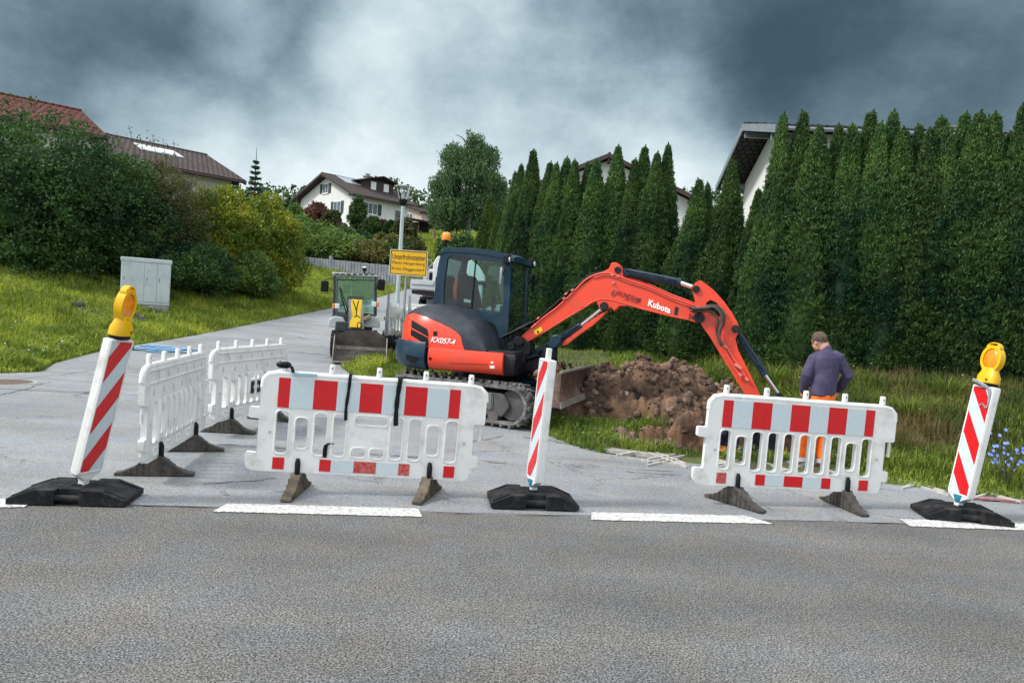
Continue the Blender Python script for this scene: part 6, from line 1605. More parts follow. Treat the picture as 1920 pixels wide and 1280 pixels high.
# interior
seat = MB(); sx, sy = xb + 0.44, 0.30
seat.box((sx + 0.20, sy, 1.52), (0.48, 0.48, 0.12)); seat.box((sx + 0.2, sy, 1.3), (0.3, 0.36, 0.35))
st = seat.build('seat', M_black, ex, bevel=0.04)
p = side([(384, 470), (386, 310), (398, 282), (420, 272), (445, 278), (458, 300), (462, 350), (476, 400), (486, 470)], 0.12)
plate('seat_back', rpoly(p, 0.03), [], 0.44, M_black, st, upright(0.24), bevel=0.04)
p = side([(362, 455), (362, 340), (378, 290), (392, 300), (384, 380), (386, 460)], 0.10); plate('orange_jacket', rpoly(p, 0.02), [], 0.10, mat('faded_orange_cloth', (0.75, 0.16, 0.06), (0.60, 0.11, 0.05), 9, 0.8), st, upright(0.06), bevel=0.02)
p = side([(386, 300), (390, 262), (402, 240), (418, 250), (430, 275), (405, 285)], 0.14); plate('hooded_coat', rpoly(p, 0.02), [], 0.16, mat('dark_cloth', (0.035, 0.03, 0.03), (0.06, 0.05, 0.045), 9, 0.9), st, upright(0.14), bevel=0.03)
p = side([(412, 415), (440, 420), (456, 428), (454, 440), (414, 436)], -0.02); plate('seat_tag', p, [], 0.01, M_wht, st, upright(0.0), smooth=None)
p = side([(300, 285), (322, 272), (340, 290), (342, 340), (322, 362), (302, 360)], 0.45); plate('headrest', rpoly(p, 0.03), [], 0.3, M_black, st, upright(0.5), bevel=0.03)
mb = MB()
mb.box((sx + 0.05, 0.30, 1.42), (0.7, 0.80, 0.10)); mb.tube([(sx + 0.50, -0.02, 1.55), (sx + 0.52, -0.02, 1.80)], 0.016, 8); mb.ball((sx + 0.52, -0.02, 1.83), 0.035, 8, 6); mb.tube([(sx + 0.50, 0.60, 1.55), (sx + 0.52, 0.60, 1.80)], 0.016, 8); mb.ball((sx + 0.52, 0.60, 1.83), 0.035, 8, 6)
mb.box((xf - 0.12, 0.0, 1.62), (0.07, 0.16, 0.20)); mb.box((xb + 0.25, 0.30, 1.62), (0.30, 0.90, 0.30)); mb.box(((xf + xb) / 2, (yr + yl_) / 2, 1.10), (xf - xb - 0.1, w_c - 0.1, 0.08))
mb.build('controls', M_dark, ex, bevel=0.01)
p = side([(545, 480), (570, 462), (592, 475), (590, 492)], 0.05); plate('cloth', rpoly(p, 0.01), [], 0.06, mat('pale_cloth', (0.55, 0.62, 0.62), None), ex, upright(0.05), bevel=0.01)
p = side([(600, 480), (612, 452), (636, 450), (646, 478), (640, 496), (604, 492)], 0.02); plate('plastic_bag', rpoly(p, 0.02), [], 0.10, mat('pale_bag', (0.60, 0.68, 0.68), None), ex, upright(0.05), bevel=0.02)
# orange rotating beacon
bp_ = loc_on(*r3(308, 76), yl_ - 0.18); zb0 = ztr + 0.0
mb = MB(); mb.cyl((bp_[0], yl_ - 0.18, ztr - 0.03), (bp_[0], yl_ - 0.18, bp_[1] + 0.02), 0.018, n=8); mb.cyl((bp_[0], yl_ - 0.18, bp_[1] - 0.01), (bp_[0], yl_ - 0.18, bp_[1] + 0.03), 0.06, 0.05, n=14)
bm_ = mb.build('beacon_mount', M_black, ex)
mb = MB(); mb.rings([[Vector((bp_[0] + r * math.cos(a), yl_ - 0.18 + r * math.sin(a), bp_[1] + z)) for a in np.linspace(0, 2 * PI, 19)[:-1]] for z, r in ((0.03, 0.075), (0.06, 0.082), (0.12, 0.080), (0.155, 0.06), (0.168, 0.02))])
bem = mat('amber_beacon', (0.90, 0.25, 0.01), (0.95, 0.32, 0.02), 20, 0.12, coat=0.8); mb.build('rotating_beacon', bem, bm_, smooth=50)
# work lamps and mirrors
for (pxa, yy) in (((672, 180), yr - 0.05), ((800, 182), yl_ + 0.05)):
    c = loc_on(*r3(*pxa), yy)
    if yy > 0: c = (xf + 0.05, ztf - 0.06)
    mb = MB(); mb.box((c[0], yy, c[1]), (0.09, 0.06, 0.14)); ml = mb.build('work_lamp', M_black, ex, bevel=0.012)
    mb = MB(); mb.cyl((c[0] + 0.045, yy, c[1]), (c[0] + 0.055, yy, c[1]), 0.04, n=14); mb.build('lamp_glass', M_lamp, ml)
c = loc_on(*r3(637, 280), yr - 0.20)
mb = MB(); mb.box((c[0], yr - 0.20, c[1]), (0.035, 0.15, 0.27), Matrix.Rotation(rad(20), 3, 'Z')); mr_ = mb.build('mirror', mat('mirror_grey', (0.20, 0.21, 0.24), (0.28, 0.29, 0.32), 5, 0.35), ex, bevel=0.02)
mb = MB(); mb.tube([(c[0] + 0.03, yr - 0.17, c[1] + 0.02), (c[0] + 0.05, yr - 0.15, c[1] + 0.16), (xf - 0.03, yr - 0.02, c[1] + 0.20)], 0.012, 6); mb.build('mirror_arm', M_black, mr_)
mb = MB(); mb.tube([(xf, yl_, ztf - 0.05), (xf + 0.05, yl_ + 0.20, ztf - 0.02), (xf + 0.05, yl_ + 0.21, ztf - 0.12)], 0.010, 6); mb.tube([(xf, yl_, ztf - 0.25), (xf + 0.06, yl_ + 0.20, ztf - 0.22), (xf + 0.06, yl_ + 0.18, ztf - 0.60), (xf, yl_, ztf - 0.62)], 0.012, 6)
mb.box((xf + 0.06, yl_ + 0.19, ztf - 0.38), (0.03, 0.12, 0.26)); mb.build('far_mirror', M_black, ex)
# swing bracket
yb = -0.12
mb = MB()
bpv = [(640, 700), (735, 640), (775, 640), (830, 680), (828, 740), (800, 800), (770, 880), (700, 870), (640, 810)]
br_ = plate('swing_bracket', rpoly(side(bpv, yb), 0.03), [], 0.30, M_dark, ex, upright(yb), bevel=0.02)
piv = loc_on(*r3(765, 668), yb)
mb = MB(); mb.cyl((piv[0], yb - 0.20, piv[1]), (piv[0], yb + 0.20, piv[1]), 0.075, n=18)
for (a, b_) in (((700, 700), 0.055), ((735, 745), 0.045), ((690, 780), 0.05)):
    q = loc_on(*r3(*a), yb - 0.17); mb.cyl((q[0], yb - 0.19, q[1]), (q[0], yb - 0.14, q[1]), b_, n=14)
mb.box((0.86, yb, 0.86), (0.42, 0.46, 0.20)); mb.cyl((0.98, yb, 0.72), (0.98, yb, 1.12), 0.13, n=18)
mb.build('pivot', M_dark, br_, bevel=0.006)
mb = MB(); rg = random.Random(6)
for k in range(8):
    y0 = yb - 0.20 + 0.05 * k; P_ = [(655 + k * 4, 800 - k * 8), (690 + 10 * math.sin(k), 740 - 10 * k), (650 + 18 * k, 660 - 5 * k), (735, 610 - 3 * k), (790, 585 - 4 * k), (830, 560)]
    mb.tube([Vector((loc_on(*r3(*p_), yb - 0.05)[0], y0 + 0.02 * math.sin(i + k), loc_on(*r3(*p_), yb - 0.05)[1])) for i, p_ in enumerate(P_)], 0.017, 7, 5)
for k in range(4): mb.tube([Vector((loc_on(*r3(*p_), yb - 0.2)[0], yb - 0.21 - 0.02 * k, loc_on(*r3(*p_), yb - 0.2)[1])) for p_ in ((650 + 12 * k, 850), (700, 800 + 6 * k), (760, 815 - 10 * k), (820, 790 - 8 * k), (870, 770 - 6 * k))], 0.013, 6, 5)
mb.build('hydraulic_hoses', M_tape, br_)
# boom
boom = [(0, 548), (25, 580), (130, 520), (250, 445), (370, 372), (415, 350), (450, 338), (462, 362, 0.04), (470, 385, 0.05), (505, 390, 0.05), (540, 372, 0.02), (556, 396), (590, 364), (640, 366), (750, 394), (890, 430), (1000, 452), (1055, 466, 0.05), (1088, 448, 0.06), (1086, 412, 0.06), (1045, 372), (1000, 350), (900, 308), (800, 268), (700, 232), (612, 204), (604, 150, 0.02), (590, 122, 0.03), (566, 105, 0.03), (540, 110, 0.03), (526, 142), (480, 168), (430, 196), (372, 240), (300, 300), (200, 390), (100, 468), (30, 522)]
BW = 0.24
bo = plate('boom', rpoly(side(boom, yb, r4), 0.0), [], BW, M_orange, ex, upright(yb), bevel=0.006)
bb = bvh_of(bo)
q4 = lambda *a: [r4(*p) for p in a]
lay_text('lettering', 'WUNDSAM', bb, q4((566, 268), (712, 316), (706, 346), (560, 298)), M_inkred, bo, bold=0.012, shear=0.2)
lay_text('lettering', 'Bau GmbH', bb, q4((616, 316), (700, 342), (698, 353), (612, 327)), M_inkred, bo, shear=0.3)
lay_text('lettering', 'Kubota', bb, q4((760, 322), (892, 372), (884, 410), (750, 362)), M_wht, bo, bold=0.04, space=1.05)
decal('marking', bb, q4((915, 366), (937, 372), (928, 420), (908, 415)), M_ink, bo, n=(2, 3)); lay_text('lettering', '54', bb, q4((1000, 408), (1030, 420), (1024, 448), (992, 440)), M_ink, bo, bold=0.02)
for (a, b_, c_, d_) in (((528, 290), (545, 268), (556, 272), (546, 292)), ((546, 306), (556, 288), (566, 280), (556, 304)), ((530, 292), (540, 290), (552, 306), (540, 306))): decal('emblem', bb, q4(a, b_, c_, d_), mat('emblem_brown', (0.15, 0.05, 0.03), None), bo, n=(2, 2))
decal('warning_sticker', bb, q4((66, 510), (110, 488), (122, 510), (80, 538)), mat('sticker_yellow', (0.85, 0.55, 0.0), None), bo, n=(2, 2)); decal('warning_sign', bb, q4((86, 514), (96, 508), (98, 522), (88, 525)), M_ink, bo, off=0.009, n=(2, 2))
mb = MB()       # raised flange lines and steel pipes along the boom
def onb(P, yy): return [Vector((loc_on(*r4(*p), yb - BW / 2)[0], yy, loc_on(*r4(*p), yb - BW / 2)[1])) for p in P]
TOPL = [(60, 490), (130, 430), (210, 370), (300, 285), (370, 215), (430, 180), (500, 165), (560, 180), (640, 210), (760, 250), (880, 305), (1000, 350), (1060, 372)]
LOWL = [(30, 575), (130, 518), (250, 443), (370, 372), (415, 342), (470, 325), (540, 330), (640, 358), (750, 388), (890, 424), (1000, 446)]
mb.tube(onb(TOPL, yb - BW / 2 - 0.012), 0.014, 6, 4); mb.tube(onb([(x, y + 14) for x, y in TOPL[5:]], yb - BW / 2 - 0.012), 0.012, 6, 4); mb.tube(onb(LOWL, yb - BW / 2), 0.010, 6, 4)
mb.tube(onb([(x, y - 14) for x, y in TOPL[6:]], yb), 0.014, 6, 4); mb.tube(onb([(x, y - 12) for x, y in TOPL[6:]], yb + 0.08), 0.014, 6, 4)
mb.build('pipe', mat('light_orange_pipe', (0.80, 0.10, 0.06), None, rough=0.35, coat=0.3), bo, smooth=60)
mb = MB()
for (x, y) in ((60, 488), (75, 475), (95, 436), (250, 318), (262, 290), (300, 268), (538, 178), (545, 225), (575, 185)): 
    v = onb([(x, y)], yb - BW / 2 - 0.02)[0]; mb.box(v, (0.045, 0.03, 0.022), Matrix.Rotation(rad(-40 if x < 400 else 20), 3, 'Y'))
mb.build('pipe_clamp', mat('pink_clamp', (0.70, 0.22, 0.18), None, rough=0.4), bo, smooth=None, bevel=0.003)
mb = MB(); hs = [(0, 500), (60, 470), (150, 400), (260, 300), (350, 225), (420, 182), (500, 172), (540, 178)]
for k in range(3): mb.tube([Vector((v.x, yb - 0.06 + 0.07 * k, v.z + 0.03)) for v in onb(hs, 0)], 0.020, 7, 4)
mb.build('boom_hose', M_tape, bo, smooth=60)
mb = MB()
for (x, y, r) in ((572, 148, 0.050), (489, 365, 0.062), (1060, 434, 0.075)):
    v = onb([(x, y)], yb)[0]; mb = MB(); mb.cyl((v.x, yb - BW / 2 - 0.035, v.z), (v.x, yb + BW / 2 + 0.035, v.z), r, n=20); mb.build('pin', M_dark, bo, bevel=0.006)
# arm
arm = [(1018, 255, 0.04), (1038, 225, 0.03), (1068, 211, 0.03), (1100, 232), (1150, 272), (1210, 338), (1260, 410), (1290, 465), (1302, 500, 0.04), (1292, 530, 0.03), (1276, 555), (1292, 625), (1340, 720), (1400, 845), (1455, 960), (1490, 1020, 0.05), (1440, 1045, 0.05), (1400, 1000), (1330, 885), (1250, 758), (1180, 640), (1120, 540), (1075, 478), (1058, 446), (1048, 400), (1036, 335)]
hole = [(1102, 345, 0.02), (1128, 326, 0.03), (1165, 345), (1196, 385), (1212, 425, 0.02), (1200, 440, 0.02), (1150, 405), (1104, 392, 0.02)]
am = plate('arm', rpoly(side(arm, yb, r4)), [rpoly(side(hole, yb, r4))], 0.20, M_orange, ex, upright(yb), bevel=0.006)
mb = MB()
for (x, y, r) in ((1041, 262, 0.052), (1278, 500, 0.055)):
    v = onb([(x, y)], yb)[0]; mb = MB(); mb.cyl((v.x, yb - 0.135, v.z), (v.x, yb + 0.135, v.z), r, n=18); mb.build('pin', M_dark, am, bevel=0.005)
mb = MB()
for k, P_ in enumerate([[(1000, 372), (1060, 385), (1110, 365), (1165, 365), (1205, 400), (1210, 450), (1185, 510), (1180, 560), (1200, 600)], [(1010, 392), (1070, 395), (1130, 395), (1170, 440), (1165, 500), (1175, 550), (1195, 600)], [(1020, 380), (1090, 378), (1150, 372), (1190, 410), (1196, 470), (1178, 530), (1186, 590)]]):
    mb.tube([Vector((v.x, yb - 0.16 - 0.03 * k, v.z)) for v in onb(P_, 0)], 0.021, 8, 5)
mb.build('arm_hose', mat('greasy_hose', (0.035, 0.028, 0.026), (0.09, 0.06, 0.05), 8, 0.45), am, smooth=60)
mb = MB()
for k, P_ in enumerate([[(1200, 600), (1240, 680), (1290, 760), (1310, 800)], [(1215, 595), (1262, 672), (1310, 740), (1345, 800)]]): mb.tube([Vector((v.x, yb - 0.125, v.z)) for v in onb(P_, 0)], 0.014, 8, 3)
mb.build('arm_pipe', mat('light_orange_pipe', None), am, smooth=60)
mb = MB()
for (x, y, s_) in ((1205, 598, 0.12), (1293, 725, 0.11), (1345, 802, 0.05), (1305, 775, 0.05)): 
    v = onb([(x, y)], 0)[0]; mb.box((v.x, yb - 0.135, v.z), (s_, 0.04, 0.035), Matrix.Rotation(rad(30), 3, 'Y'))
mb.build('pipe_clamp', mat('pink_clamp', None), am, smooth=None, bevel=0.003)
# cylinders: barrel + chrome rod
def cylinder(name, a, b, c, rb, rr, cv=r4, yy=yb, m=M_navy, guard=None, y_plane=None):
    A_, B_, C_ = [Vector((loc_on(*cv(*p), yy)[0], yy, loc_on(*cv(*p), yy)[1])) for p in (a, b, c)]
    d = (B_ - A_).normalized()
    mb = MB(); mb.cyl(A_, B_, rb, n=22); mb.cyl(B_ - d * 0.05, B_, rb * 1.10, n=22); mb.cyl(A_, A_ + d * 0.06, rb * 0.7, rb, n=22)
    mb.cyl(A_ - Vector((0, rb, 0)) , A_ + Vector((0, rb, 0)), rb * 0.95, n=18)
    for s_ in (0.25, 0.75): 
        q = A_.lerp(B_, s_); mb.box(q + Vector((0, -rb - 0.01, 0.01)), (0.05, 0.03, 0.03))
    cy = mb.build(name, m, ex, smooth=50)
    mb = MB(); mb.cyl(B_, C_, rr, n=16); mb.build('rod', M_chrome, cy, smooth=50)
    mb = MB(); mb.cyl(C_ - Vector((0, rb * 0.9, 0)), C_ + Vector((0, rb * 0.9, 0)), rr * 1.7, n=16); mb.tube([A_ + Vector((0, -rb - 0.02, rb * 0.4)), A_.lerp(B_, 0.5) + Vector((0, -rb - 0.022, rb * 0.5)), B_ + Vector((0, -rb - 0.012, rb * 0.3)) - d * 0.05], 0.009, 6); mb.build('rod_eye', M_dark, cy, smooth=50)
    return cy
cylinder('arm_cylinder', (622, 162), (948, 226), (1038, 258), 0.062, 0.034)
cylinder('bucket_cylinder', (1288, 520), (1456, 778), (1540, 900), 0.050, 0.026)
bc_ = cylinder('boom_cylinder', (40, 668), (352, 478), (486, 370), 0.062, 0.032)
P_ = [(232, 602), (245, 572), (300, 530), (400, 455), (508, 385), (508, 398), (420, 478), (330, 540), (258, 598)]
plate('cylinder_guard', side(P_, yb - 0.08, r4), [], 0.10, M_orange, bc_, upright(yb + 0.0), bevel=0.004)
P_ = [(160, 590), (185, 540), (215, 530), (245, 545), (232, 585), (195, 620), (165, 615)]
plate('cylinder_cap', rpoly(side(P_, yb - 0.05, r4), 0.03), [], 0.26, M_navy, bc_, upright(yb), bevel=0.015)
# bucket with linkage, standing in the pit
root_b = [loc_on(1432, 782, yb), loc_on(1460, 745, yb)]
mb = MB(); bxx, bz = loc_on(1436, 792, yb)
sec = [(0.02, 0.06), (0.16, 0.02), (0.24, -0.14), (0.20, -0.34), (0.04, -0.46), (-0.20, -0.50), (-0.30, -0.44)]
inn = [(x * 0.93 - 0.005, z * 0.93 - 0.005) for x, z in sec]
for w_ in [0]:
    ring = [Vector((bxx + x, 0, bz + z)) for x, z in sec + inn[::-1]]
    mb.rings([[v + Vector((0, yy, 0)) for v in ring] for yy in (yb - 0.30, yb + 0.30)])
bk = mb.build('bucket', mat('blue_bucket', (0.015, 0.06, 0.14), (0.02, 0.09, 0.20), 6, 0.5, dirt=((0.10, 0.07, 0.05), 0.8, 6)), ex, smooth=30)
for s_ in (-1, 1):
    plate('bucket_side', [(bxx + x, bz + z) for x, z in sec], [], 0.018, M_dark, bk, upright(yb + s_ * 0.30), smooth=None)
mb = MB()
for k in range(5): mb.box((bxx - 0.33, yb - 0.26 + 0.13 * k, bz - 0.47), (0.14, 0.045, 0.03))
mb.build('tooth', M_metal, bk, bevel=0.004)
lk = [(1455, 975), (1500, 900), (1545, 892), (1555, 915), (1520, 1000), (1480, 1060), (1440, 1070)]
plate('bucket_link', rpoly(side(lk, yb, r4), 0.02), [], 0.12, M_dark, ex, upright(yb), bevel=0.01)

# ---------------------------------------------------------------- compact wheel loader
def rel(root):
    o = root.location.copy()
    return lambda px, py, Y: ony(px, py, Y) - o
g1 = lambda X, Y: (580 + X / 5.565, 470 + Y / 5.565)
YL = 19.8
c = ony(*g1(467, 1000), YL)
ld = thing('wheel_loader', 'compact grey and yellow wheel loader facing the camera, its bucket on the ground', 'wheel loader', (c.x, YL, groundz(c.x, YL)))
ld.rotation_euler = (0, 0, rad(10)); RLi = Matrix.Rotation(-rad(10), 3, 'Z'); Pl = rel(ld); G = lambda X, Y, D: RLi @ Pl(*g1(X, Y), D)
M_lgrey = mat('loader_grey', (0.42, 0.46, 0.46), (0.50, 0.54, 0.54), 4, 0.45, dirt=((0.2, 0.18, 0.15), 0.5, 5)); M_ldark = mat('loader_dark', (0.03, 0.045, 0.055), (0.045, 0.06, 0.07), 5, 0.5)
M_lglass = glass('green_glass', (0.42, 0.66, 0.55), 0.2)
# cab frame: posts, roof
TL_, TR2, BL_, BR2 = G(262, 262, YL), G(688, 270, YL), G(258, 690, YL), G(688, 680, YL)
mb = MB()
for a, b in ((TL_, BL_), (TR2, BR2)):
    mb.tube([a, a.lerp(b, 0.5) + Vector((0, -0.04, 0)), b], 0.032, 8); mb.tube([a + Vector((0, 1.1, 0)), b + Vector((0, 1.1, 0))], 0.035, 8)
    mb.box(((a + b) / 2) + Vector((0, 0.55, -0.42)), (0.04, 1.1, 0.35))
mb.tube([BL_, BR2], 0.04, 8); mb.box((BL_ + BR2) / 2 + Vector((0, 0.2, -0.1)), ((BR2 - BL_).length, 0.5, 0.22)); mb.build('cab_frame', M_ldark, ld)
mb = MB(); rc = (TL_ + TR2) / 2; mb.box(rc + Vector((0, 0.55, 0.03)), ((TR2 - TL_).length + 0.08, 1.3, 0.07)); rf = mb.build('cab_roof', M_lgrey, ld, bevel=0.02)
mb = MB(); 
for k in range(7): 
    p = TL_.lerp(TR2, (k + 0.5) / 7); mb.box(p + Vector((0, -0.16, 0.045)), (0.10, 0.10, 0.035))
mb.build('roof_grille', M_ldark, rf, smooth=None)
mb = MB(); mb.tube([TL_ + Vector((0.02, -0.14, -0.10)), TR2 + Vector((-0.02, -0.14, -0.10))], 0.012, 6)
for k in range(6): p = TL_.lerp(TR2, 0.15 + 0.14 * k); mb.tube([p + Vector((0.03, -0.15, 0)), p + Vector((-0.02, -0.12, -0.12))], 0.010, 6)
mb.build('guard_bars', M_ldark, rf)
mb = MB(); mb.add([TL_ + Vector((0.03, -0.01, -0.02)), TR2 + Vector((-0.03, -0.01, -0.02)), BR2 + Vector((-0.03, -0.03, 0)), BL_ + Vector((0.03, -0.03, 0))], [(0, 1, 2, 3)]); mb.build('windscreen', M_lglass, ld, smooth=None)
mb = MB(); mb.add([TL_ + Vector((0.03, 1.1, -0.05)), TR2 + Vector((-0.03, 1.1, -0.05)), BR2 + Vector((-0.03, 1.1, 0.3)), BL_ + Vector((0.03, 1.1, 0.3))], [(0, 1, 2, 3)]); mb.build('rear_window', M_lglass, ld, smooth=None)
mb = MB(); mb.box(G(465, 620, YL) + Vector((0, 0.6, 0)), (0.42, 0.35, 0.75)); mb.box(G(465, 720, YL) + Vector((0, 0.6, 0)), (0.95, 0.9, 0.35)); mb.cyl(G(450, 560, YL) + Vector((0, 0.25, 0.02)), G(450, 560, YL) + Vector((0, 0.22, 0.04)), 0.17, n=16); mb.build('seat', M_black, ld, bevel=0.04)
for a, b in (((312, 385), (400, 650)), ((335, 415), (395, 640))):
    pass
mb = MB(); mb.tube([G(318, 380, YL) + Vector((0, -0.05, 0)), G(345, 520, YL) + Vector((0, -0.06, 0)), G(392, 665, YL) + Vector((0, -0.06, 0))], 0.014, 6); mb.tube([G(330, 400, YL) + Vector((0, -0.05, 0)), G(405, 640, YL) + Vector((0, -0.06, 0))], 0.008, 6); mb.build('wiper', M_black, ld)
for X0, s in ((160, -1), (748, 1)):
    p = G(X0, 370 if s < 0 else 355, YL - 0.15); mb = MB(); mb.box(p, (0.20, 0.06, 0.285)); m1 = mb.build('mirror', M_black, ld, bevel=0.03)
    mb = MB(); q = TL_ if s < 0 else TR2; mb.tube([p + Vector((-s * 0.02, 0, 0.14)), p + Vector((-s * 0.05, 0.02, 0.20)), q + Vector((0, -0.02, -0.08))], 0.011, 6, 3); mb.tube([p + Vector((-s * 0.08, 0, -0.02)), q + Vector((0, -0.02, -0.40))], 0.009, 6); mb.build('mirror_arm', M_black, m1)
for X0, s in ((292, -1), (676, 1)):
    p = G(X0, 578 if s < 0 else 558, YL - 0.2); mb = MB(); mb.box(p, (0.13, 0.10, 0.14)); h1 = mb.build('headlight', M_lgrey, ld, bevel=0.015)
    mb = MB(); mb.box(p + Vector((0, -0.052, 0)), (0.105, 0.012, 0.115)); mb.build('lens', M_lamp, h1, bevel=0.005)
    mb = MB(); mb.box(p + Vector((s * 0.10, -0.01, 0)), (0.06, 0.09, 0.13)); mb.build('indicator', M_lens, h1, bevel=0.01)
p = G(575, 205, YL + 0.3); mb = MB(); mb.cyl(p - Vector((0, 0, 0.12)), p, 0.018, n=8); mb.rings([[p + Vector((r * math.cos(a), r * math.sin(a), z)) for a in np.linspace(0, 2 * PI, 15)[:-1]] for z, r in ((-0.03, 0.04), (0.0, 0.06), (0.04, 0.062), (0.07, 0.05))]); be = mb.build('beacon', M_black, ld, smooth=50)
mb = MB(); mb.rings([[p + Vector((r * math.cos(a), r * math.sin(a), z)) for a in np.linspace(0, 2 * PI, 15)[:-1]] for z, r in ((0.07, 0.055), (0.095, 0.05), (0.105, 0.02))]); mb.build('beacon_cap', M_wht, be, smooth=50)
# body and fenders
mb = MB(); mb.box(G(470, 830, YL + 0.6), (0.95, 1.6, 0.5)); mb.build('body', M_ldark, ld, bevel=0.03)
for s, X0 in ((-1, 285), (1, 640)):
    p = G(X0, 760, YL - 0.25); mb = MB()
    mb.rings([[p + Vector((x, y, z)) for x, z in ((-0.22, -0.10), (-0.20, 0.10), (-0.06, 0.20), (0.16, 0.17), (0.24, 0.02), (0.24, -0.10))] for y in (0, 0.7)]); mb.build('fender', M_lgrey, ld, bevel=0.02)
r_w = 0.33
for s, X0 in ((-1, 300), (1, 650)):
    for yy in (-0.35, 1.15):
        p = Vector((G(X0, 900, YL).x, yy, r_w)); mb = MB()
        mb.rings([[p + Vector((x, r * math.cos(a), r * math.sin(a))) for a in np.linspace(0, 2 * PI, 25)[:-1]] for x, r in ((-0.13, 0.24), (-0.15, 0.30), (-0.12, r_w), (0.12, r_w), (0.15, 0.30), (0.13, 0.24))])
        wh = mb.build('wheel', M_rubber, ld, smooth=50)
        mb = MB()
        for k in range(18):
            a = 2 * PI * k / 18
            for h in (-1, 1): mb.box(p + Vector((h * 0.075, (r_w + 0.008) * math.cos(a + h * 0.08), (r_w + 0.008) * math.sin(a + h * 0.08))), (0.12, 0.035, 0.03), Matrix.Rotation(a + PI / 2, 3, 'X') @ Matrix.Rotation(0, 3, 'Z'))
        mb.build('tread', M_rubber, wh, smooth=None)
        mb = MB(); mb.cyl(p + Vector((s * 0.09, 0, 0)), p + Vector((s * 0.13, 0, 0)), 0.22, n=18); mb.build('rim', M_lgrey, wh)
# lift arm with yellow face
M_lyel = mat('loader_yellow', (0.85, 0.58, 0.01), (0.78, 0.50, 0.01), 4, 0.4)
mb = MB()
at_, ab_ = G(485, 515, YL - 0.30), G(490, 815, YL - 0.50)
for s in (-1, 1): mb.tube([at_ + Vector((s * 0.155, 0, 0)), at_.lerp(ab_, 0.5) + Vector((s * 0.155, -0.05, 0)), ab_ + Vector((s * 0.165, 0, 0))], 0.045, 4)
arm_ = mb.build('lift_arm', mat('arm_grey', (0.17, 0.18, 0.18), (0.24, 0.25, 0.25), 4, 0.5), ld, smooth=None)
mb = MB(); d = ab_ - at_; mb.box(at_.lerp(ab_, 0.48) + Vector((0, -0.01, 0)), (0.27, 0.10, d.length * 0.97), Matrix.Rotation(math.atan2(-d.y, -d.z) * -1, 3, 'X')); mb.build('arm_face', M_lyel, arm_, bevel=0.01)
mb = MB()
for P_ in ([(455, 520), (478, 580), (492, 640), (488, 680)], [(515, 520), (498, 590), (490, 650)], [(530, 700), (500, 680), (470, 690)], [(505, 810), (500, 770), (520, 745), (545, 780), (535, 830)]):
    mb.tube([G(x, y, YL - 0.50 - (y - 515) / 285 * 0.6) + Vector((0, -0.02, 0)) for x, y in P_], 0.014, 6, 4)
mb.build('hose', M_tape, arm_, smooth=60)
mb = MB(); mb.box(G(600, 700, YL - 0.3), (0.22, 0.30, 0.10), Matrix.Rotation(rad(-30), 3, 'Y')); mb.build('tan_cover', mat('tan_cover', (0.25, 0.20, 0.13), (0.33, 0.27, 0.19), 8, 0.8), ld, bevel=0.02)
# bucket: back shell, sides, lip; open towards the camera
YB = 18.2
bl_, br_2, tl_, tr_ = G(238, 1190, YB), G(800, 1146, YB), G(236, 925, YB + 0.25), G(798, 888, YB + 0.25)
bz = (bl_.z + br_2.z) / 2 - 0.02; wb = (br_2.x - bl_.x); xc = (br_2.x + bl_.x) / 2; topz = (tl_.z + tr_.z) / 2; midz = G(520, 838, YB + 0.5).z; yb0 = YB - YL + 0.1
mb = MB(); th = 0.018
secb = [(yb0 - 0.12, bz + 0.0), (yb0 + 0.45, bz + 0.02), (yb0 + 0.60, bz + 0.12), (yb0 + 0.62, bz + 0.36), (yb0 + 0.50, topz)]
o_ = secb + [(y + 0.012, z + 0.018) for y, z in secb[::-1]]
mb.rings([[Vector((xc + x, y, z)) for y, z in secb + [(y - 0.015, z + 0.018) for y, z in secb[::-1]]] for x in (-wb / 2, wb / 2)])
bk = mb.build('bucket', mat('bucket_brown', (0.10, 0.085, 0.075), (0.20, 0.18, 0.165), 3.5, 0.6, metal=0.2, bump=0.2, bscale=20), ld, smooth=25)
mb = MB(); zt_, zm_ = topz, midz
mb.add([Vector((xc + x, yb0 + 0.495 + dy, z)) for dy in (0, 0.02) for x, z in ((-wb / 2, zt_), (wb / 2, zt_), (wb * 0.28, zm_ + 0.02), (-wb * 0.25, zm_))], [(0, 1, 2, 3), (7, 6, 5, 4), (3, 2, 6, 7), (1, 5, 6, 2), (0, 3, 7, 4)]); mb.build('spill_guard', mat('guard_brown', (0.06, 0.045, 0.04), (0.10, 0.08, 0.07), 4, 0.6), bk, smooth=None)
mb = MB()
for s in (-1, 1): mb.add([Vector((xc + s * (wb / 2 + k), y, z)) for k in (-0.01, 0.012) for y, z in ((yb0 - 0.12, bz), (yb0 - 0.02, bz + 0.3), (yb0 + 0.30, topz + 0.01), (yb0 + 0.52, topz + 0.01), (yb0 + 0.60, bz + 0.1), (yb0 + 0.45, bz))], [(0, 1, 2, 3, 4, 5), (11, 10, 9, 8, 7, 6)] + [(i, (i + 1) % 6, 6 + (i + 1) % 6, 6 + i) for i in range(6)])
mb.build('side_plate', mat('scraped_steel', None), bk, smooth=None)
mb = MB(); mb.box((xc, yb0 - 0.13, bz + 0.012), (wb + 0.02, 0.09, 0.03)); mb.box((xc, yb0 + 0.585, bz + 0.33), (wb - 0.02, 0.02, 0.09)); mb.build('cutting_edge', mat('scraped_steel', None), bk, smooth=None)

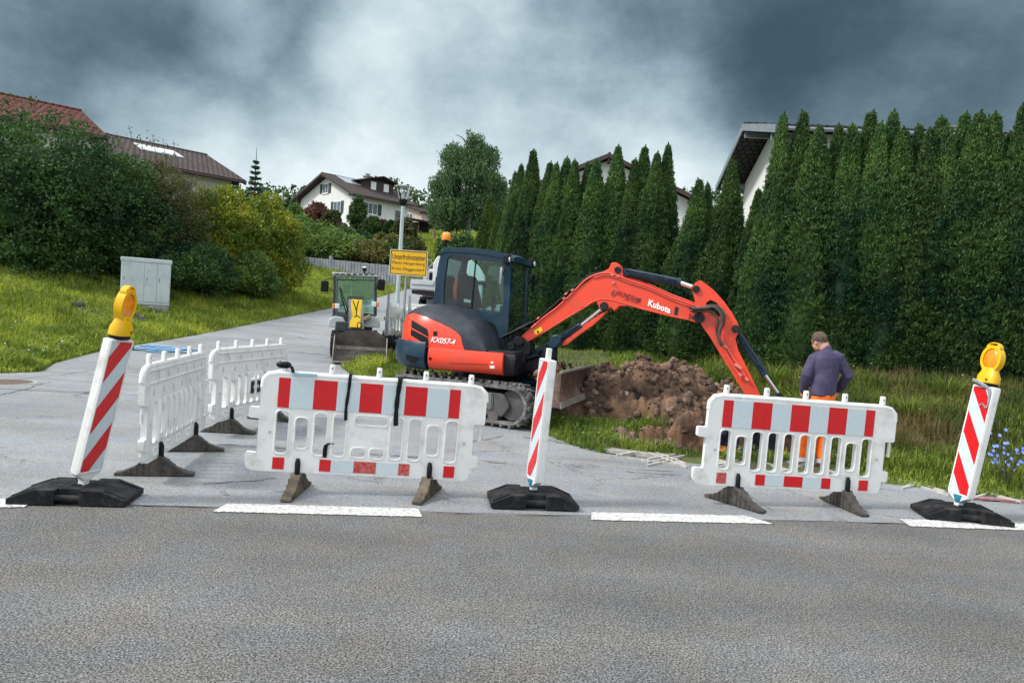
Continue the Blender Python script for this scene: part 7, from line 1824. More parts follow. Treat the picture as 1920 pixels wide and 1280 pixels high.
# ---------------------------------------------------------------- trailer carrying more barriers
YT = 21.2
pa = ony(770, 640, YT); tz = groundz(pa.x, YT)
tr = thing('barrier_trailer', 'low dark trailer with upright stakes loaded with white barriers, beside the loader', 'trailer', (pa.x, YT, tz), rad(2))
Pt = lambda px, py, Y: ony(px, py, Y) - Vector((pa.x, YT, tz))
mb = MB(); mb.box((0.1, 0.6, 0.42), (1.5, 2.6, 0.10)); mb.box((-0.50, -0.72, 0.36), (0.08, 0.20, 0.30)); mb.tube([(-0.35, -0.7, 0.38), (-0.2, -1.5, 0.35), (-0.2, -1.9, 0.40)], 0.045, 8); mb.box((-0.35, -0.80, 0.25), (0.30, 0.15, 0.28), Matrix.Rotation(0.4, 3, 'Y')); deck = mb.build('frame', M_dark, tr, bevel=0.01)
for s in (-1, 1):
    for yy in (0.1, 0.95):
        mb = MB(); p = Vector((0.1 + s * 0.82, yy, 0.30)); mb.rings([[p + Vector((x, r * math.cos(a), r * math.sin(a))) for a in np.linspace(0, 2 * PI, 21)[:-1]] for x, r in ((-0.09, 0.18), (-0.10, 0.25), (-0.07, 0.295), (0.07, 0.295), (0.10, 0.25), (0.09, 0.18))]); w = mb.build('wheel', M_rubber, tr, smooth=50)
        mb = MB(); mb.cyl(p - Vector((0.07, 0, 0)), p + Vector((0.07, 0, 0)), 0.17, n=16); mb.build('rim', M_metal, w)
mb = MB(); mb.cyl((-0.32, -1.25, 0.0), (-0.32, -1.25, 0.55), 0.03, n=10); mb.cyl((-0.32, -1.25, 0.0), (-0.32, -1.25, 0.03), 0.08, n=12); mb.rings([[Vector((-0.32, -1.25, 0.10)) + Vector((x, r * math.cos(a), r * math.sin(a))) for a in np.linspace(0, 2 * PI, 17)[:-1]] for x, r in ((-0.03, 0.09), (0.03, 0.09))]); mb.build('jockey_wheel', M_black, tr)
for (px, py0, py1, Yk) in ((728, 550, 622, YT - 0.6), (767, 553, 640, YT - 0.7), (813, 560, 640, YT - 0.6)):
    a, b = Pt(px, py0, Yk), Pt(px, py1, Yk); mb = MB(); mb.box(((a.x + a.x) / 2, a.y, (a.z + 0.4) / 2), (0.06, 0.06, a.z - 0.4)); mb.build('stake', M_metal, tr, smooth=None, bevel=0.004)
outS = OUT; 
pm = plate_mesh(OUT, holes_of(True), 0.05); pm.transform(UPR); pm.materials.append(M_white); pm.shade_smooth(); pm.set_sharp_from_angle(angle=rad(40))
smsh = []
for x in STUDS: mb = MB(); mb.box((x, 0, 0.875), (0.05, 0.035, 0.10)); smsh.append(('stud', mb.mesh('stud'))); smsh[-1][1].materials.append(M_white)
lab = {0: 'foremost white barrier loaded on the trailer, its slotted face visible'}
for i in range(10):
    k = 0.10 * i
    o = thing('plastic_barrier', lab.get(i, 'white barrier standing in the tight row on the trailer'), 'barrier', (0, 0, 0), 0, None if i == 0 else 'white barriers standing on the trailer')
    a = rad(66) if i == 0 else rad(80 + (i * 37 % 5) - 2)
    c0 = ony(748, 600, YT + 0.2)
    o.location = (c0.x + 0.10 + k * 0.95 + (0 if i == 0 else 0.08), YT + 0.45 + 0.05 * (i % 3) + (0.0 if i == 0 else 0.25), tz + 0.47 + 0.02 * (i % 2)); o.rotation_euler = (0, 0, a)
    for nm, me in [('panel', pm)] + smsh:
        q = bpy.data.objects.new(nm, me); col.objects.link(q); q.parent = o
# silver flatbed truck higher up the lane, seen from the rear
YK = 31.0
tk = ony(800, 560, YK); kz = groundz(tk.x, YK)
lorry = thing('flatbed_truck', 'silver dropside truck parked up the lane, seen from behind', 'truck', (tk.x, YK, kz))
Pk = lambda px, py, Y=YK: ony(px, py, Y) - Vector((tk.x, YK, kz))
a, b = Pk(771, 523), Pk(771, 541); x0, x1 = a.x, a.x + 2.05
mb = MB(); mb.box(((x0 + x1) / 2, 0, (a.z + b.z) / 2), (x1 - x0, 0.05, a.z - b.z)); 
for s in (x0, x1): mb.box((s, 1.6, (a.z + b.z) / 2), (0.05, 3.2, a.z - b.z))
bed = mb.build('drop_side', mat('silver_side', (0.55, 0.57, 0.58), (0.62, 0.64, 0.65), 3, 0.35, metal=0.3), lorry, smooth=None, bevel=0.008)
mb = MB(); mb.box(((x0 + x1) / 2, -0.03, (a.z + b.z) / 2 - 0.02), (x1 - x0 - 0.1, 0.02, 0.05)); mb.box((x0 + 1.0, -0.035, a.z - 0.16), (0.14, 0.02, 0.08)); mb.build('tailgate_marks', M_woodgrey, bed, smooth=None)
mb = MB(); mb.box(((x0 + x1) / 2, 1.8, b.z - 0.12), (1.9, 3.9, 0.16)); mb.box(((x0 + x1) / 2 + 0.1, 0.3, b.z - 0.35), (1.5, 0.10, 0.10)); mb.build('chassis', M_dark, lorry, smooth=None)
for s in (x0 + 0.42, x1 - 0.42):
    mb = MB(); mb.cyl((s - 0.14, 0.9, 0.38), (s + 0.14, 0.9, 0.38), 0.38, n=22); w = mb.build('wheel', M_rubber, lorry, bevel=0.02); mb = MB(); mb.cyl((s - 0.15, 0.9, 0.38), (s + 0.15, 0.9, 0.38), 0.2, n=18); mb.build('rim', M_metal, w)
    mb = MB(); mb.cyl((s - 0.14, 3.9, 0.38), (s + 0.14, 3.9, 0.38), 0.38, n=22); mb.build('wheel', M_rubber, lorry, bevel=0.02)
for px in (787,):
    q = Pk(px + 6, 549); mb = MB(); mb.box((q.x, -0.02, q.z), (0.36, 0.08, 0.16)); tl2 = mb.build('tail_light', M_redlamp, lorry, bevel=0.01)
    mb = MB(); mb.box((q.x - 0.10, -0.065, q.z), (0.10, 0.02, 0.10)); mb.build('reversing_light', M_lamp, tl2)
q2 = Pk(793, 549); mb = MB(); mb.box((x1 - 0.3, -0.02, q2.z), (0.36, 0.08, 0.16)); mb.build('tail_light', M_redlamp, lorry, bevel=0.01)
h = Pk(800, 497).z; mb = MB(); mb.box(((x0 + x1) / 2 + 0.05, 3.5, (h + 0.5) / 2), (1.85, 1.6, h - 0.5)); cb = mb.build('cab', mat('silver_cab', (0.40, 0.40, 0.41), (0.46, 0.46, 0.47), 3, 0.35), lorry, bevel=0.12, seg=3)
mb = MB(); mb.box(((x0 + x1) / 2 + 0.05, 2.69, h - 0.35), (1.3, 0.02, 0.35)); mb.build('rear_window', M_black, cb)
mb = MB(); mb.tube([Pk(786, 506), Pk(797, 490), Pk(806, 488), Pk(815, 498), Pk(828, 500)], 0.035, 6, 3); mb.tube([Pk(795, 512), Pk(812, 494)], 0.05, 6); mb.build('load_rack', M_woodgrey, bed)
# white rounded body behind the cab
YW = 24.0
q = ony(858, 560, YW); wz = groundz(q.x, YW)
wb_ = thing('site_trailer', 'white site trailer with a rounded top standing behind the excavator cab', 'trailer', (q.x, YW, wz))
Pw = lambda px, py: ony(px, py, YW) - Vector((q.x, YW, wz))
def pol(P): return [(Pw(*p).x, Pw(*p).z) for p in P]
top_ = pol([(811, 528), (812, 494), (820, 481), (836, 477), (860, 479), (882, 486), (898, 499), (908, 516), (908, 527)])
M_w2 = mat('bright_white_shell', (0.78, 0.79, 0.80), (0.70, 0.72, 0.73), 1.5, 0.4)
plate('rounded_top', rpoly(top_, 0.02), [], 1.7, M_w2, wb_, upright(0.85), bevel=0.03)
bod = pol([(815, 528), (904, 529)]); mb = MB(); mb.box(((bod[0][0] + bod[1][0]) / 2, 0.85, (bod[0][1] + 0.35) / 2), (bod[1][0] - bod[0][0], 1.6, bod[0][1] - 0.35)); mb.build('body', mat('greenish_white', (0.58, 0.64, 0.62), (0.52, 0.58, 0.57), 2, 0.45), wb_, bevel=0.03)
for s in (bod[0][0] + 0.12, bod[1][0] - 0.12): mb = MB(); mb.cyl((s - 0.08, 0.85, 0.29), (s + 0.08, 0.85, 0.29), 0.29, n=20); mb.build('wheel', M_rubber, wb_, bevel=0.02)

# ---------------------------------------------------------------- town sign, street lamp, cabinet
YS = 20.0
ps = ony(766, 493, YS); sg = thing('town_sign', 'yellow town name sign on a steel post behind the excavator', 'sign', (ps.x, YS, groundz(ps.x, YS)))
zc = ps.z - sg.location.z; SW, SH = 1.0, 0.665
mb = MB(); mb.cyl((-0.05, 0.045, -0.3), (-0.05, 0.045, zc + 0.2), 0.032, n=14); mb.build('post', M_metal, sg)
pn = plate('sign_panel', rpoly([(-SW / 2, -SH / 2), (SW / 2, -SH / 2), (SW / 2, SH / 2), (-SW / 2, SH / 2)], 0.045), [], 0.012, M_sign, sg, Matrix.Translation((0, 0, zc)) @ UPR)
o_ = rpoly([(-SW / 2 + 0.015, -SH / 2 + 0.015), (SW / 2 - 0.015, -SH / 2 + 0.015), (SW / 2 - 0.015, SH / 2 - 0.015), (-SW / 2 + 0.015, SH / 2 - 0.015)], 0.04)
i_ = rpoly([(-SW / 2 + 0.035, -SH / 2 + 0.035), (SW / 2 - 0.035, -SH / 2 + 0.035), (SW / 2 - 0.035, SH / 2 - 0.035), (-SW / 2 + 0.035, SH / 2 - 0.035)], 0.03)
plate('border', o_, [i_], 0.018, M_ink, pn, Matrix.Translation((0, 0, zc)) @ UPR, smooth=None)
plate('edge', rpoly([(-SW / 2 - 0.006, -SH / 2 - 0.006), (SW / 2 + 0.006, -SH / 2 - 0.006), (SW / 2 + 0.006, SH / 2 + 0.006), (-SW / 2 - 0.006, SH / 2 + 0.006)], 0.05), [rpoly([(-SW / 2 + 0.012, -SH / 2 + 0.012), (SW / 2 - 0.012, -SH / 2 + 0.012), (SW / 2 - 0.012, SH / 2 - 0.012), (-SW / 2 + 0.012, SH / 2 - 0.012)], 0.04)], 0.022, mat('sign_edge_cream', (0.75, 0.66, 0.42), None), pn, Matrix.Translation((0, 0, zc)) @ UPR, smooth=None)
for s, z, w, h, bo_ in (('Unterfrohnstetten', 0.155, 0.88, 0.145, 0.022), ('Markt Hengersberg', -0.02, 0.87, 0.10, 0.012), ('Kreis Deggendorf', -0.175, 0.87, 0.10, 0.012)):
    me = text_mesh(s, 0.2, 0.001 if bo_ > 0.02 else 0.0); X_ = [v.co.x for v in me.vertices]; Y__ = [v.co.y for v in me.vertices]
    kx, ky = w / (max(X_) - min(X_)), h / (max(Y__) - min(Y__)); mx, my = (max(X_) + min(X_)) / 2, (max(Y__) + min(Y__)) / 2
    me.transform(Matrix.Translation((0, -0.010, zc + z)) @ UPR @ Matrix.Diagonal((kx, ky, 1, 1)) @ Matrix.Translation((-mx, -my, 0))); finish('lettering', me, M_ink, pn, smooth=None)
YP = 25.5
pl = ony(757, 362, YP); lp = thing('street_lamp', 'slim grey street lamp with a cone shaped glass head behind the town sign', 'street lamp', (pl.x, YP, groundz(pl.x, YP)))
zt = pl.z - lp.location.z; r_ = 0.25; zb = zt - 0.24
mb = MB(); mb.cyl((0, 0, -0.3), (0, 0, 1.2), 0.085, n=16); mb.cyl((0, 0, 1.2), (0, 0, zb - 0.05), 0.075, 0.062, n=16); mb.build('pole', mat('lamp_pole', (0.36, 0.43, 0.44), (0.44, 0.50, 0.50), 3, 0.5), lp)
def lring(z, r, n=24): return [Vector((r * math.cos(2 * PI * i / n), r * math.sin(2 * PI * i / n), z)) for i in range(n)]
mb = MB(); mb.rings([lring(zb - 0.20, 0.07), lring(zb - 0.10, 0.12), lring(zb - 0.02, 0.145), lring(zb + 0.03, 0.14)]); lh = mb.build('lamp_socket', M_black, lp, smooth=50)
mb = MB(); mb.rings([lring(zb + 0.03, 0.135), lring(zt + 0.20, 0.245)], cap=False); mb.build('lamp_glass', M_clear, lh, smooth=180)
mb = MB()
for k in range(7): a = 2 * PI * k / 7; mb.tube([Vector((0.138 * math.cos(a), 0.138 * math.sin(a), zb + 0.03)), Vector((0.247 * math.cos(a), 0.247 * math.sin(a), zt + 0.20))], 0.008, 5)
mb.cyl((0, 0, zb + 0.02), (0, 0, zt + 0.02), 0.055, n=12); mb.build('lamp_insert', mat('pale_insert', (0.55, 0.60, 0.62), None, rough=0.3), lh)
mb = MB(); mb.rings([lring(zt + 0.19, 0.26), lring(zt + 0.20, 0.335), lring(zt + 0.215, 0.33), lring(zt + 0.25, 0.15), lring(zt + 0.26, 0.02)]); mb.build('lamp_top', mat('lamp_top_grey', (0.33, 0.35, 0.34), (0.42, 0.43, 0.42), 6, 0.4), lh, smooth=50)
# telecom cabinet
YC = 22.3
pc = ony(272, 565, YC); cz = groundz(pc.x, YC); cab = thing('utility_cabinet', 'pale grey utility cabinet on the grass in front of the dark bushes', 'cabinet', (pc.x, YC, cz), rad(24))
H_ = ony(290, 486, YC).z - cz; Wc = 1.32; Dc = 0.42
M_cab = mat('cabinet_grey', (0.52, 0.57, 0.58), (0.46, 0.51, 0.53), 2, 0.55, dirt=((0.3, 0.32, 0.3), 0.4, 4))
mb = MB(); mb.box((0, 0, (H_ - 0.25) / 2 + 0.20), (Wc, Dc, H_ - 0.33)); bd = mb.build('body', M_cab, cab, bevel=0.012)
mb = MB(); mb.box((0, 0, H_ - 0.06), (Wc + 0.05, Dc + 0.05, 0.12)); mb.box((-Wc / 2 + 0.22, 0, H_ - 0.17), (0.45, Dc + 0.03, 0.10)); mb.build('lid', M_cab, bd, bevel=0.015)
mb = MB(); mb.box((0, 0, 0.06), (Wc - 0.03, Dc - 0.03, 0.36)); mb.build('plinth', mat('concrete_grey', None), cab, bevel=0.01)
xe = [-Wc / 2 + 0.02, -0.04, 0.30, Wc / 2 - 0.02]
for k in range(3):
    mb = MB(); mb.box(((xe[k] + xe[k + 1]) / 2, -Dc / 2 - 0.008, (H_ - 0.20) / 2 + 0.18), (xe[k + 1] - xe[k] - 0.012, 0.016, H_ - 0.50)); dd = mb.build('door', M_cab, bd, bevel=0.004)
    mb = MB(); mb.box((xe[k] + 0.07, -Dc / 2 - 0.022, H_ * 0.62), (0.022, 0.014, 0.09)); mb.build('handle', M_woodgrey, dd)
# black corrugated pipes lying in the grass
M_pipe = mat('black_pipe', (0.010, 0.012, 0.014), (0.02, 0.022, 0.025), 20, 0.5)
def gp(px, py, up=0.12): p = onground(px, py); return p + Vector((0, 0, up))
root = thing('drain_pipe', 'loose coil of black corrugated pipe lying in the grass behind the left beacon', 'pipe', gp(200, 600, 0))
o0 = root.location.copy(); mb = MB()
for P_ in ([(143, 584), (150, 590), (175, 598), (200, 603), (238, 607), (262, 606)], [(150, 586), (172, 590), (200, 597), (236, 602)], [(244, 596), (258, 600), (270, 606), (262, 610), (240, 608)], [(145, 582), (158, 592), (188, 604), (225, 612), (248, 612)]):
    pts = catmull([gp(*p) - o0 for p in P_], 6); rs = [0.052 + 0.006 * math.sin(i * 2.2) for i in range(len(pts))]; mb.tube(pts, rs, 9)
mb.build('pipe', M_pipe, root, smooth=60)
mb = MB(); q = gp(148, 586, 0.16) - o0; mb.cyl(q + Vector((-0.12, -0.1, 0.0)), q + Vector((0.06, 0.12, 0.03)), 0.10, n=14); mb.build('pipe_socket', M_pipe, root)
# stone at the road edge
st_ = onground(234, 655); mb = MB(); rock(mb, (0, 0, 0.05), 0.20, random.Random(5)); o = mb.build('field_stone', mat('field_stone', (0.22, 0.19, 0.15), (0.32, 0.28, 0.22), 6, 0.9, bump=0.4, bscale=20), smooth=30); o.location = st_; tag(o, 'brownish stone at the grass edge right of the left beacon', 'stone')
# chicory with blue flowers
M_blue = mat('chicory_blue', (0.16, 0.25, 0.75), (0.22, 0.32, 0.80), 30, 0.6)
for i, (px, py, hh, lb) in enumerate([(1888, 905, 0.62, 'tall chicory plant with sky blue flowers at the right edge'), (1868, 900, 0.50, 'lower chicory plant with blue flowers beside the taller one')]):
    p = onz(px, py, 0.10); root = thing('chicory_plant', lb, 'wildflower', (p.x, p.y, groundz(p.x, p.y))); rg = random.Random(i); mb = MB(); fl = MB()
    for k in range(9):
        a = rg.uniform(0, 6.28); h = hh * rg.uniform(0.6, 1.1); e = Vector((0.22 * math.cos(a), 0.15 * math.sin(a), h)); P_ = catmull([Vector((0, 0, 0)), Vector((e.x * 0.3, e.y * 0.3, h * 0.5)), e], 4); mb.tube(P_, 0.0045, 5)
        for j in range(2):
            c_ = P_[-1 - 2 * j] + Vector((rg.uniform(-0.02, 0.02), -0.01, 0.01)); n_ = Vector((rg.uniform(-0.4, 0.4), -1, 0.5)).normalized(); u_ = n_.orthogonal().normalized(); v_ = n_.cross(u_); fl = MB()
            for t in range(9): b = 2 * PI * t / 9; d_ = u_ * math.cos(b) + v_ * math.sin(b); s_ = u_ * -math.sin(b) + v_ * math.cos(b); fl.add([c_, c_ + d_ * 0.014 + s_ * 0.005, c_ + d_ * 0.022, c_ + d_ * 0.014 - s_ * 0.005], [(0, 1, 2, 3)])
            fl.build('flower', M_blue, root, smooth=None)
    mb.build('stem', M_lf_mid, root)
# tussocks and weeds in the verge
for i, (px, py, w) in enumerate([(1772, 760, 60), (1700, 800, 50), (1560, 720, 55), (1450, 735, 50)]):
    p = onground(px, py); root = thing('grass_tussock', ['tall green grass tussock below the hedge at the right', 'broad leafy tussock left of the right beacon', 'leafy tussock under the hedge behind the standing worker', 'leafy tussock behind the excavator arm tip'][i], 'grass tussock', p)
    rng = np.random.default_rng(i + 60); n = 420; a = rng.random(n) * 2 * PI; r = rng.random(n) * 0.12; L_ = rng.uniform(0.25, 0.62, n); ln = rng.uniform(0.2, 1.0, n); ga_ = rng.random(n) * 6.28
    V, Fc = blade_strip(r * np.cos(a), r * np.sin(a), np.full(n, -0.02), np.cos(ga_), np.sin(ga_), np.full(n, 0.012), np.cos(a) * ln, np.sin(a) * ln, L_, 1 - 0.5 * ln)
    finish('grass_blades', np_mesh('grass_blades', V, Fc, 4), M_grr, root, smooth=None)

# ---------------------------------------------------------------- people
M_skin = mat('skin', (0.50, 0.25, 0.17), (0.58, 0.32, 0.23), 20, 0.55); M_hair = mat('brown_hair', (0.05, 0.032, 0.022), (0.16, 0.105, 0.07), 45, 0.8, bump=0.8, bscale=120)
M_sweat = mat('navy_sweater', (0.045, 0.038, 0.085), (0.070, 0.060, 0.12), 6, 0.9, bump=0.5, bscale=9); M_trou = mat('orange_trousers', (0.90, 0.17, 0.01), (0.78, 0.12, 0.005), 8, 0.75, bump=0.6, bscale=12)
M_refl = mat('silver_reflective', (0.55, 0.57, 0.60), None, rough=0.35); M_shoe = mat('grey_shoe', (0.12, 0.12, 0.125), (0.20, 0.20, 0.20), 15, 0.7)
def shoe(root, ankle, d, m):
    d = Vector((d.x, d.y, 0)).normalized(); sd = Vector((-d.y, d.x, 0)); mb = MB(); rings = []
    for t, w_, h in ((-0.09, 0.030, 0.05), (-0.075, 0.040, 0.085), (-0.02, 0.042, 0.095), (0.05, 0.047, 0.065), (0.12, 0.050, 0.05), (0.17, 0.040, 0.04), (0.195, 0.022, 0.028)):
        c_ = Vector((ankle.x, ankle.y, 0)) + d * t
        rings.append([c_ + sd * w_ * x + Vector((0, 0, ankle.z - 0.09 + h * z)) for x, z in ((-1, 0.0), (1, 0.0), (1.05, 0.4), (0.7, 0.9), (0, 1.05), (-0.7, 0.9), (-1.05, 0.4))])
    mb.rings(rings); return mb.build('shoe', m, root, smooth=60)

def blob(name, tubes, m, parent, voxel=0.012, balls=(), wrinkle=0.0, wscale=9.0, smooth_it=4):
    """overlapping tapered sleeves and ellipsoids fused into ONE continuous skin
    tubes = [(points, [(rx, ry) ...], lateral vector)], balls = [(centre, (rx, ry, rz), rotation)]"""
    mb = MB()
    for pts, rr, lat in tubes:
        P = [Vector(p) for p in pts]; n = len(P); rings = []
        for i, p in enumerate(P):
            t = (P[min(i + 1, n - 1)] - P[max(i - 1, 0)]).normalized(); a = (Vector(lat) - t * Vector(lat).dot(t)).normalized(); b = t.cross(a)
            rx, ry = rr[i] if isinstance(rr[i], tuple) else (rr[i], rr[i])
            rings.append([p + a * math.cos(2 * PI * k / 18) * rx + b * math.sin(2 * PI * k / 18) * ry for k in range(18)])
        mb.rings(rings)
        for i in (0, n - 1):
            rx, ry = rr[i] if isinstance(rr[i], tuple) else (rr[i], rr[i])
            if rx < 0.09: mb.ball(P[i], min(rx, ry) * 0.98, 14, 10)
    for c_, r_, R_ in balls: mb.ball(c_, 1.0, 18, 14, r_, R_) if R_ is None else mb.add(*(lambda q: ([Vector(c_) + R_ @ Vector(v) for v in q.v], q.f))(MB().ball((0, 0, 0), 1.0, 18, 14, r_)))
    ob = bpy.data.objects.new(name, mb.mesh(name)); col.objects.link(ob)
    md = ob.modifiers.new('r', 'REMESH'); md.mode = 'VOXEL'; md.voxel_size = voxel; md.use_smooth_shade = True
    sm = ob.modifiers.new('s', 'SMOOTH'); sm.iterations = smooth_it; sm.factor = 0.5
    dg = bpy.context.evaluated_depsgraph_get(); dg.update(); m2 = bpy.data.meshes.new_from_object(ob.evaluated_get(dg)); bpy.data.objects.remove(ob)
    if wrinkle:
        n = len(m2.vertices); co = np.empty(n * 3, np.float32); no = np.empty(n * 3, np.float32); m2.vertices.foreach_get('co', co); m2.vertex_normals.foreach_get('vector', no) if hasattr(m2, 'vertex_normals') else None
        co = co.reshape(-1, 3); no = no.reshape(-1, 3)
        f = fbm(co[:, 0] * wscale, co[:, 1] * wscale, co[:, 2] * wscale * 0.55 + co[:, 0] * wscale * 0.4, 3) - 0.5
        f = -np.abs(f) * 1.6 + 0.15
        m2.vertices.foreach_set('co', (co + no * (f * wrinkle)[:, None]).ravel().astype(np.float32))
    return finish(name, m2, m, parent, smooth=180)
def hand_tubes(w, d, side_v, s=1.0):
    d = d.normalized(); side_v = (side_v - d * side_v.dot(d)).normalized(); n = d.cross(side_v)
    T_ = [([w, w + d * 0.04 * s, w + d * 0.085 * s], [(0.026 * s, 0.020 * s), (0.040 * s, 0.016 * s), (0.041 * s, 0.013 * s)], side_v)]
    for off, L_ in ((-0.030, 0.066), (-0.010, 0.078), (0.010, 0.072), (0.029, 0.056)):
        a = w + d * 0.08 * s + side_v * off * s; b = a + (d * 0.9 + n * 0.35) * L_ * 0.55 * s; c_ = b + (d * 0.55 + n * 0.8) * L_ * 0.5 * s
        T_.append(([a, b, c_], [0.0090 * s, 0.0086 * s, 0.0070 * s], side_v))
    t1 = w + d * 0.03 * s - side_v * 0.034 * s; t2 = t1 + (d * 0.75 - side_v * 0.5 + n * 0.2) * 0.036 * s; t3 = t2 + (d * 0.95 + n * 0.3) * 0.028 * s
    T_.append(([t1, t2, t3], [0.012 * s, 0.0105 * s, 0.0085 * s], side_v)); return T_
def head(root, c_, fd, up_, T_, skinm=M_skin):
    """balls for skull, jaw, nose and ears"""
    fd = (fd - up_ * fd.dot(up_)).normalized(); sd_ = fd.cross(up_).normalized(); R_ = Matrix((sd_, fd, up_)).transposed()
    B_ = [(c_ + up_ * 0.025 - fd * 0.008, (0.076, 0.095, 0.092), R_), (c_ - up_ * 0.035 + fd * 0.022, (0.060, 0.070, 0.075), R_), (c_ - up_ * 0.085 + fd * 0.050, (0.030, 0.030, 0.026), R_),
          (c_ - up_ * 0.018 + fd * 0.098, (0.014, 0.018, 0.026), R_)]
    for s in (-1, 1): B_.append((c_ + sd_ * s * 0.076 - fd * 0.008 - up_ * 0.01, (0.010, 0.020, 0.031), R_))
    return B_, fd, sd_, R_
def face_bits(body, c_, fd, sd_, up_, R_):
    for s in (-1, 1):
        mb = MB(); mb.ball(c_ + fd * 0.084 + sd_ * s * 0.031 + up_ * 0.004, 0.011, 8, 6); mb.build('eye', M_ink, body, smooth=180)
    mb = MB(); q = MB().ball((0, 0, 0), 1, 10, 6, (0.024, 0.007, 0.006)); mb.add([c_ + fd * 0.090 - up_ * 0.058 + R_ @ Vector(v) for v in q.v], q.f); mb.build('mouth', mat('lips', (0.35, 0.12, 0.10), None), body, smooth=180)
def hair_cap(body, c_, fd, sd_, up_, R_, seed=1):
    mb = MB(); q = MB().ball((0, 0, 0), 1, 30, 22, (0.084, 0.103, 0.098)); hc_ = c_ + up_ * 0.028 - fd * 0.012; V = []
    for v in q.v:
        x, y, z = v; k_ = 1.0 + 0.07 * (float(vnoise(x * 90 + seed, y * 90, z * 60)) - 0.4)
        low = -0.030 - 0.045 * max(0, -y / 0.1)
        if z < low: k_ = 0.60
        if y > 0.045 and z < 0.045: k_ = 0.60
        V.append(hc_ + R_ @ (Vector(v) * k_))
    mb.add(V, q.f); return mb.build('hair', M_hair, body, smooth=180)
# standing worker, seen from behind, head bowed to his left
PX, PY = 3.80, 9.05
pz = groundz(PX, PY)
w1_ = thing('person', 'standing worker in dark blue sweater and orange trousers, seen from behind over the right barrier', 'person', (PX, PY, pz))
def Q(px, py, Y=PY): return ony(px, py, Y) - w1_.location
LAT = Vector((0.94, 0.34, 0)); FW = Vector((-0.34, 0.94, 0))
neck0, neck1 = Q(1551, 657), Q(1545, 646, PY + 0.03)
hc = Q(1536, 641, PY + 0.07); up_ = (Vector((-0.20, 0.30, 0.93))).normalized(); fd = Vector((-0.42, 0.86, -0.35))
el, er = Q(1513, 701, PY - 0.02), Q(1590, 703, PY - 0.02); wl_, wr_ = Q(1506, 733, PY + 0.14), Q(1572, 731, PY + 0.18)
aL, aR = Q(1499, 868), Q(1542, 876); aL.z = 0.085; aR.z = 0.085
HB, fd, sd_, R_ = head(w1_, hc, fd, up_, None)
TB = [([Q(1542, 756), Q(1545, 725), Q(1549, 685), Q(1550, 662)], [(0.13, 0.10), (0.12, 0.09), (0.14, 0.10), (0.08, 0.07)], LAT), ([neck0 - Vector((0, 0, 0.04)), neck1, hc - up_ * 0.03], [(0.066, 0.066), (0.058, 0.060), (0.060, 0.062)], LAT),
      ([Q(1529, 669), el, wl_], [0.045, 0.038, 0.026], FW), ([Q(1569, 667), er, wr_], [0.045, 0.038, 0.026], FW),
      ([Q(1531, 765), Q(1505, 816), aL], [0.08, 0.055, 0.040], LAT), ([Q(1551, 765), Q(1546, 818), aR], [0.08, 0.055, 0.040], LAT)]
TB += hand_tubes(wl_, wl_ - el, FW) + hand_tubes(wr_, wr_ - er, Vector((0, 0.3, 1)))
body = blob('body', TB, M_skin, w1_, 0.0075, HB, smooth_it=3)
face_bits(body, hc, fd, sd_, up_, R_); hair_cap(body, hc, fd, sd_, up_, R_)
blob('sweater', [([Q(1541, 743), Q(1543, 733), Q(1545, 718), Q(1548, 700), Q(1549, 684), Q(1549, 671), Q(1549.5, 662), Q(1550, 655)], [(0.148, 0.118), (0.158, 0.13), (0.158, 0.135), (0.160, 0.135), (0.172, 0.135), (0.168, 0.120), (0.118, 0.095), (0.066, 0.066)], LAT),
      ([Q(1533, 669), Q(1527, 673), Q(1519, 688), el, el.lerp(wl_, 0.5), el.lerp(wl_, 0.95)], [0.070, 0.076, 0.068, 0.064, 0.058, 0.046], FW),
      ([Q(1565, 667), Q(1572, 671), Q(1581, 687), er, er.lerp(wr_, 0.5), er.lerp(wr_, 0.95)], [0.070, 0.076, 0.068, 0.066, 0.060, 0.048], FW)], M_sweat, body, 0.010, wrinkle=0.020, wscale=8)
tro = blob('trousers', [([Q(1544, 738), Q(1543, 752), Q(1541, 768)], [(0.145, 0.112), (0.158, 0.125), (0.150, 0.12)], LAT),
      ([Q(1530, 768), Q(1513, 790), Q(1501, 812), Q(1498, 838), aL + Vector((0, 0, 0.06)), aL + Vector((0, 0, 0.01))], [0.100, 0.108, 0.106, 0.086, 0.074, 0.066], LAT),
      ([Q(1551, 768), Q(1549, 790), Q(1546, 812), Q(1543, 842), aR + Vector((0, 0, 0.07)), aR + Vector((0, 0, 0.0))], [0.095, 0.094, 0.088, 0.084, 0.086, 0.080], LAT)], M_trou, body, 0.010, wrinkle=0.030, wscale=9)
mb = MB()
for top, a_ in ((Q(1500, 838), aL), (Q(1543, 842), aR)):
    d_ = (a_ - top).normalized(); c_ = top.lerp(a_, 0.72); mb = MB(); mb.cyl(c_, c_ + d_ * 0.05, 0.088, 0.086, 20, cap=False); mb.build('reflective_band', M_refl, tro, smooth=60)
shoe(body, aL, Vector((-0.55, 1, 0)), M_shoe); shoe(body, aR, Vector((-0.25, 1, 0)), M_shoe)
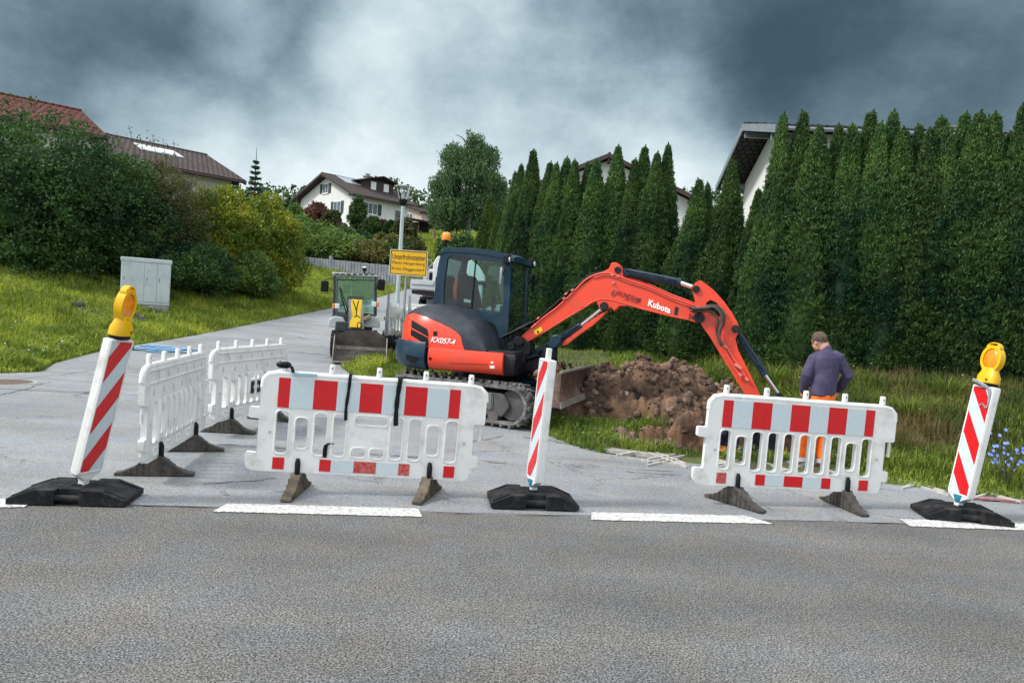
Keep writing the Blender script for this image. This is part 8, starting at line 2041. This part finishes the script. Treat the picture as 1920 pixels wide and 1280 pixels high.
# second worker, kneeling in the pit behind the left end of that barrier
PX2, PY2 = 3.02, 10.15
w2_ = thing('person', 'worker in dark blue and orange kneeling in the pit, mostly hidden by the right barrier', 'person', (PX2, PY2, groundz(PX2, PY2)))
def Q2(px, py, Y=PY2): return ony(px, py, Y) - w2_.location
L2_ = Vector((0, 1, 0)); pel = Q2(1367, 830); ch = Q2(1364, 800); sh = Q2(1357, 784); hc2 = Q2(1347, 768)
kn, kn2 = Q2(1340, 846, PY2 - 0.08), Q2(1343, 850, PY2 + 0.15); kn.z = max(0.1, kn.z); kn2.z = max(0.1, kn2.z); an, an2 = Vector((pel.x + 0.12, -0.06, 0.085)), Vector((pel.x + 0.12, 0.20, 0.085))
e1, e2 = Q2(1352, 812, PY2 - 0.20), Q2(1352, 812, PY2 + 0.22); h1, h2 = Q2(1334, 832, PY2 - 0.08), Q2(1334, 836, PY2 + 0.16)
up2 = Vector((-0.55, 0, 0.83)).normalized(); HB2, f2, s2_, R2_ = head(w2_, hc2, Vector((-0.8, 0, -0.6)), up2, None)
TB2 = [([pel, ch, sh], [(0.11, 0.10), (0.13, 0.10), (0.09, 0.08)], L2_), ([sh, hc2 - up2 * 0.03], [0.06, 0.056], L2_), ([sh + Vector((0, -0.15, 0)), e1, h1], [0.045, 0.038, 0.026], L2_), ([sh + Vector((0, 0.15, 0)), e2, h2], [0.045, 0.038, 0.026], L2_),
       ([pel, kn, an], [0.08, 0.055, 0.04], L2_), ([pel + Vector((0, 0.1, 0)), kn2, an2], [0.08, 0.055, 0.04], L2_)] + hand_tubes(h1, h1 - e1, L2_) + hand_tubes(h2, h2 - e2, L2_)
b2_ = blob('body', TB2, M_skin, w2_, 0.009, HB2, smooth_it=3); face_bits(b2_, hc2, f2, s2_, up2, R2_); hair_cap(b2_, hc2, f2, s2_, up2, R2_, 5)
blob('jacket', [([pel + Vector((0.0, 0, -0.05)), pel.lerp(ch, 0.5), ch, sh, sh + (sh - ch) * 0.25], [(0.165, 0.14), (0.17, 0.145), (0.175, 0.145), (0.15, 0.11), (0.07, 0.07)], L2_), ([sh + Vector((0, -0.12, -0.01)), e1, e1.lerp(h1, 0.9)], [0.078, 0.066, 0.046], L2_), ([sh + Vector((0, 0.12, -0.01)), e2, e2.lerp(h2, 0.9)], [0.078, 0.066, 0.046], L2_)], mat('navy_jacket', (0.015, 0.018, 0.05), (0.028, 0.032, 0.075), 6, 0.85), b2_, 0.012, wrinkle=0.02)
blob('trousers', [([pel + Vector((0, 0, 0.0)), pel + Vector((-0.03, 0, -0.1))], [(0.14, 0.13), (0.15, 0.13)], L2_), ([pel + Vector((-0.02, -0.08, -0.08)), kn, an + Vector((-0.06, 0, 0.03))], [0.095, 0.09, 0.07], L2_), ([pel + Vector((-0.02, 0.08, -0.08)), kn2, an2 + Vector((-0.06, 0, 0.03))], [0.095, 0.09, 0.07], L2_)], M_trou, b2_, 0.012, wrinkle=0.02)
shoe(b2_, an, Vector((-1, 0, 0)), M_shoe); shoe(b2_, an2, Vector((-1, 0, 0)), M_shoe)
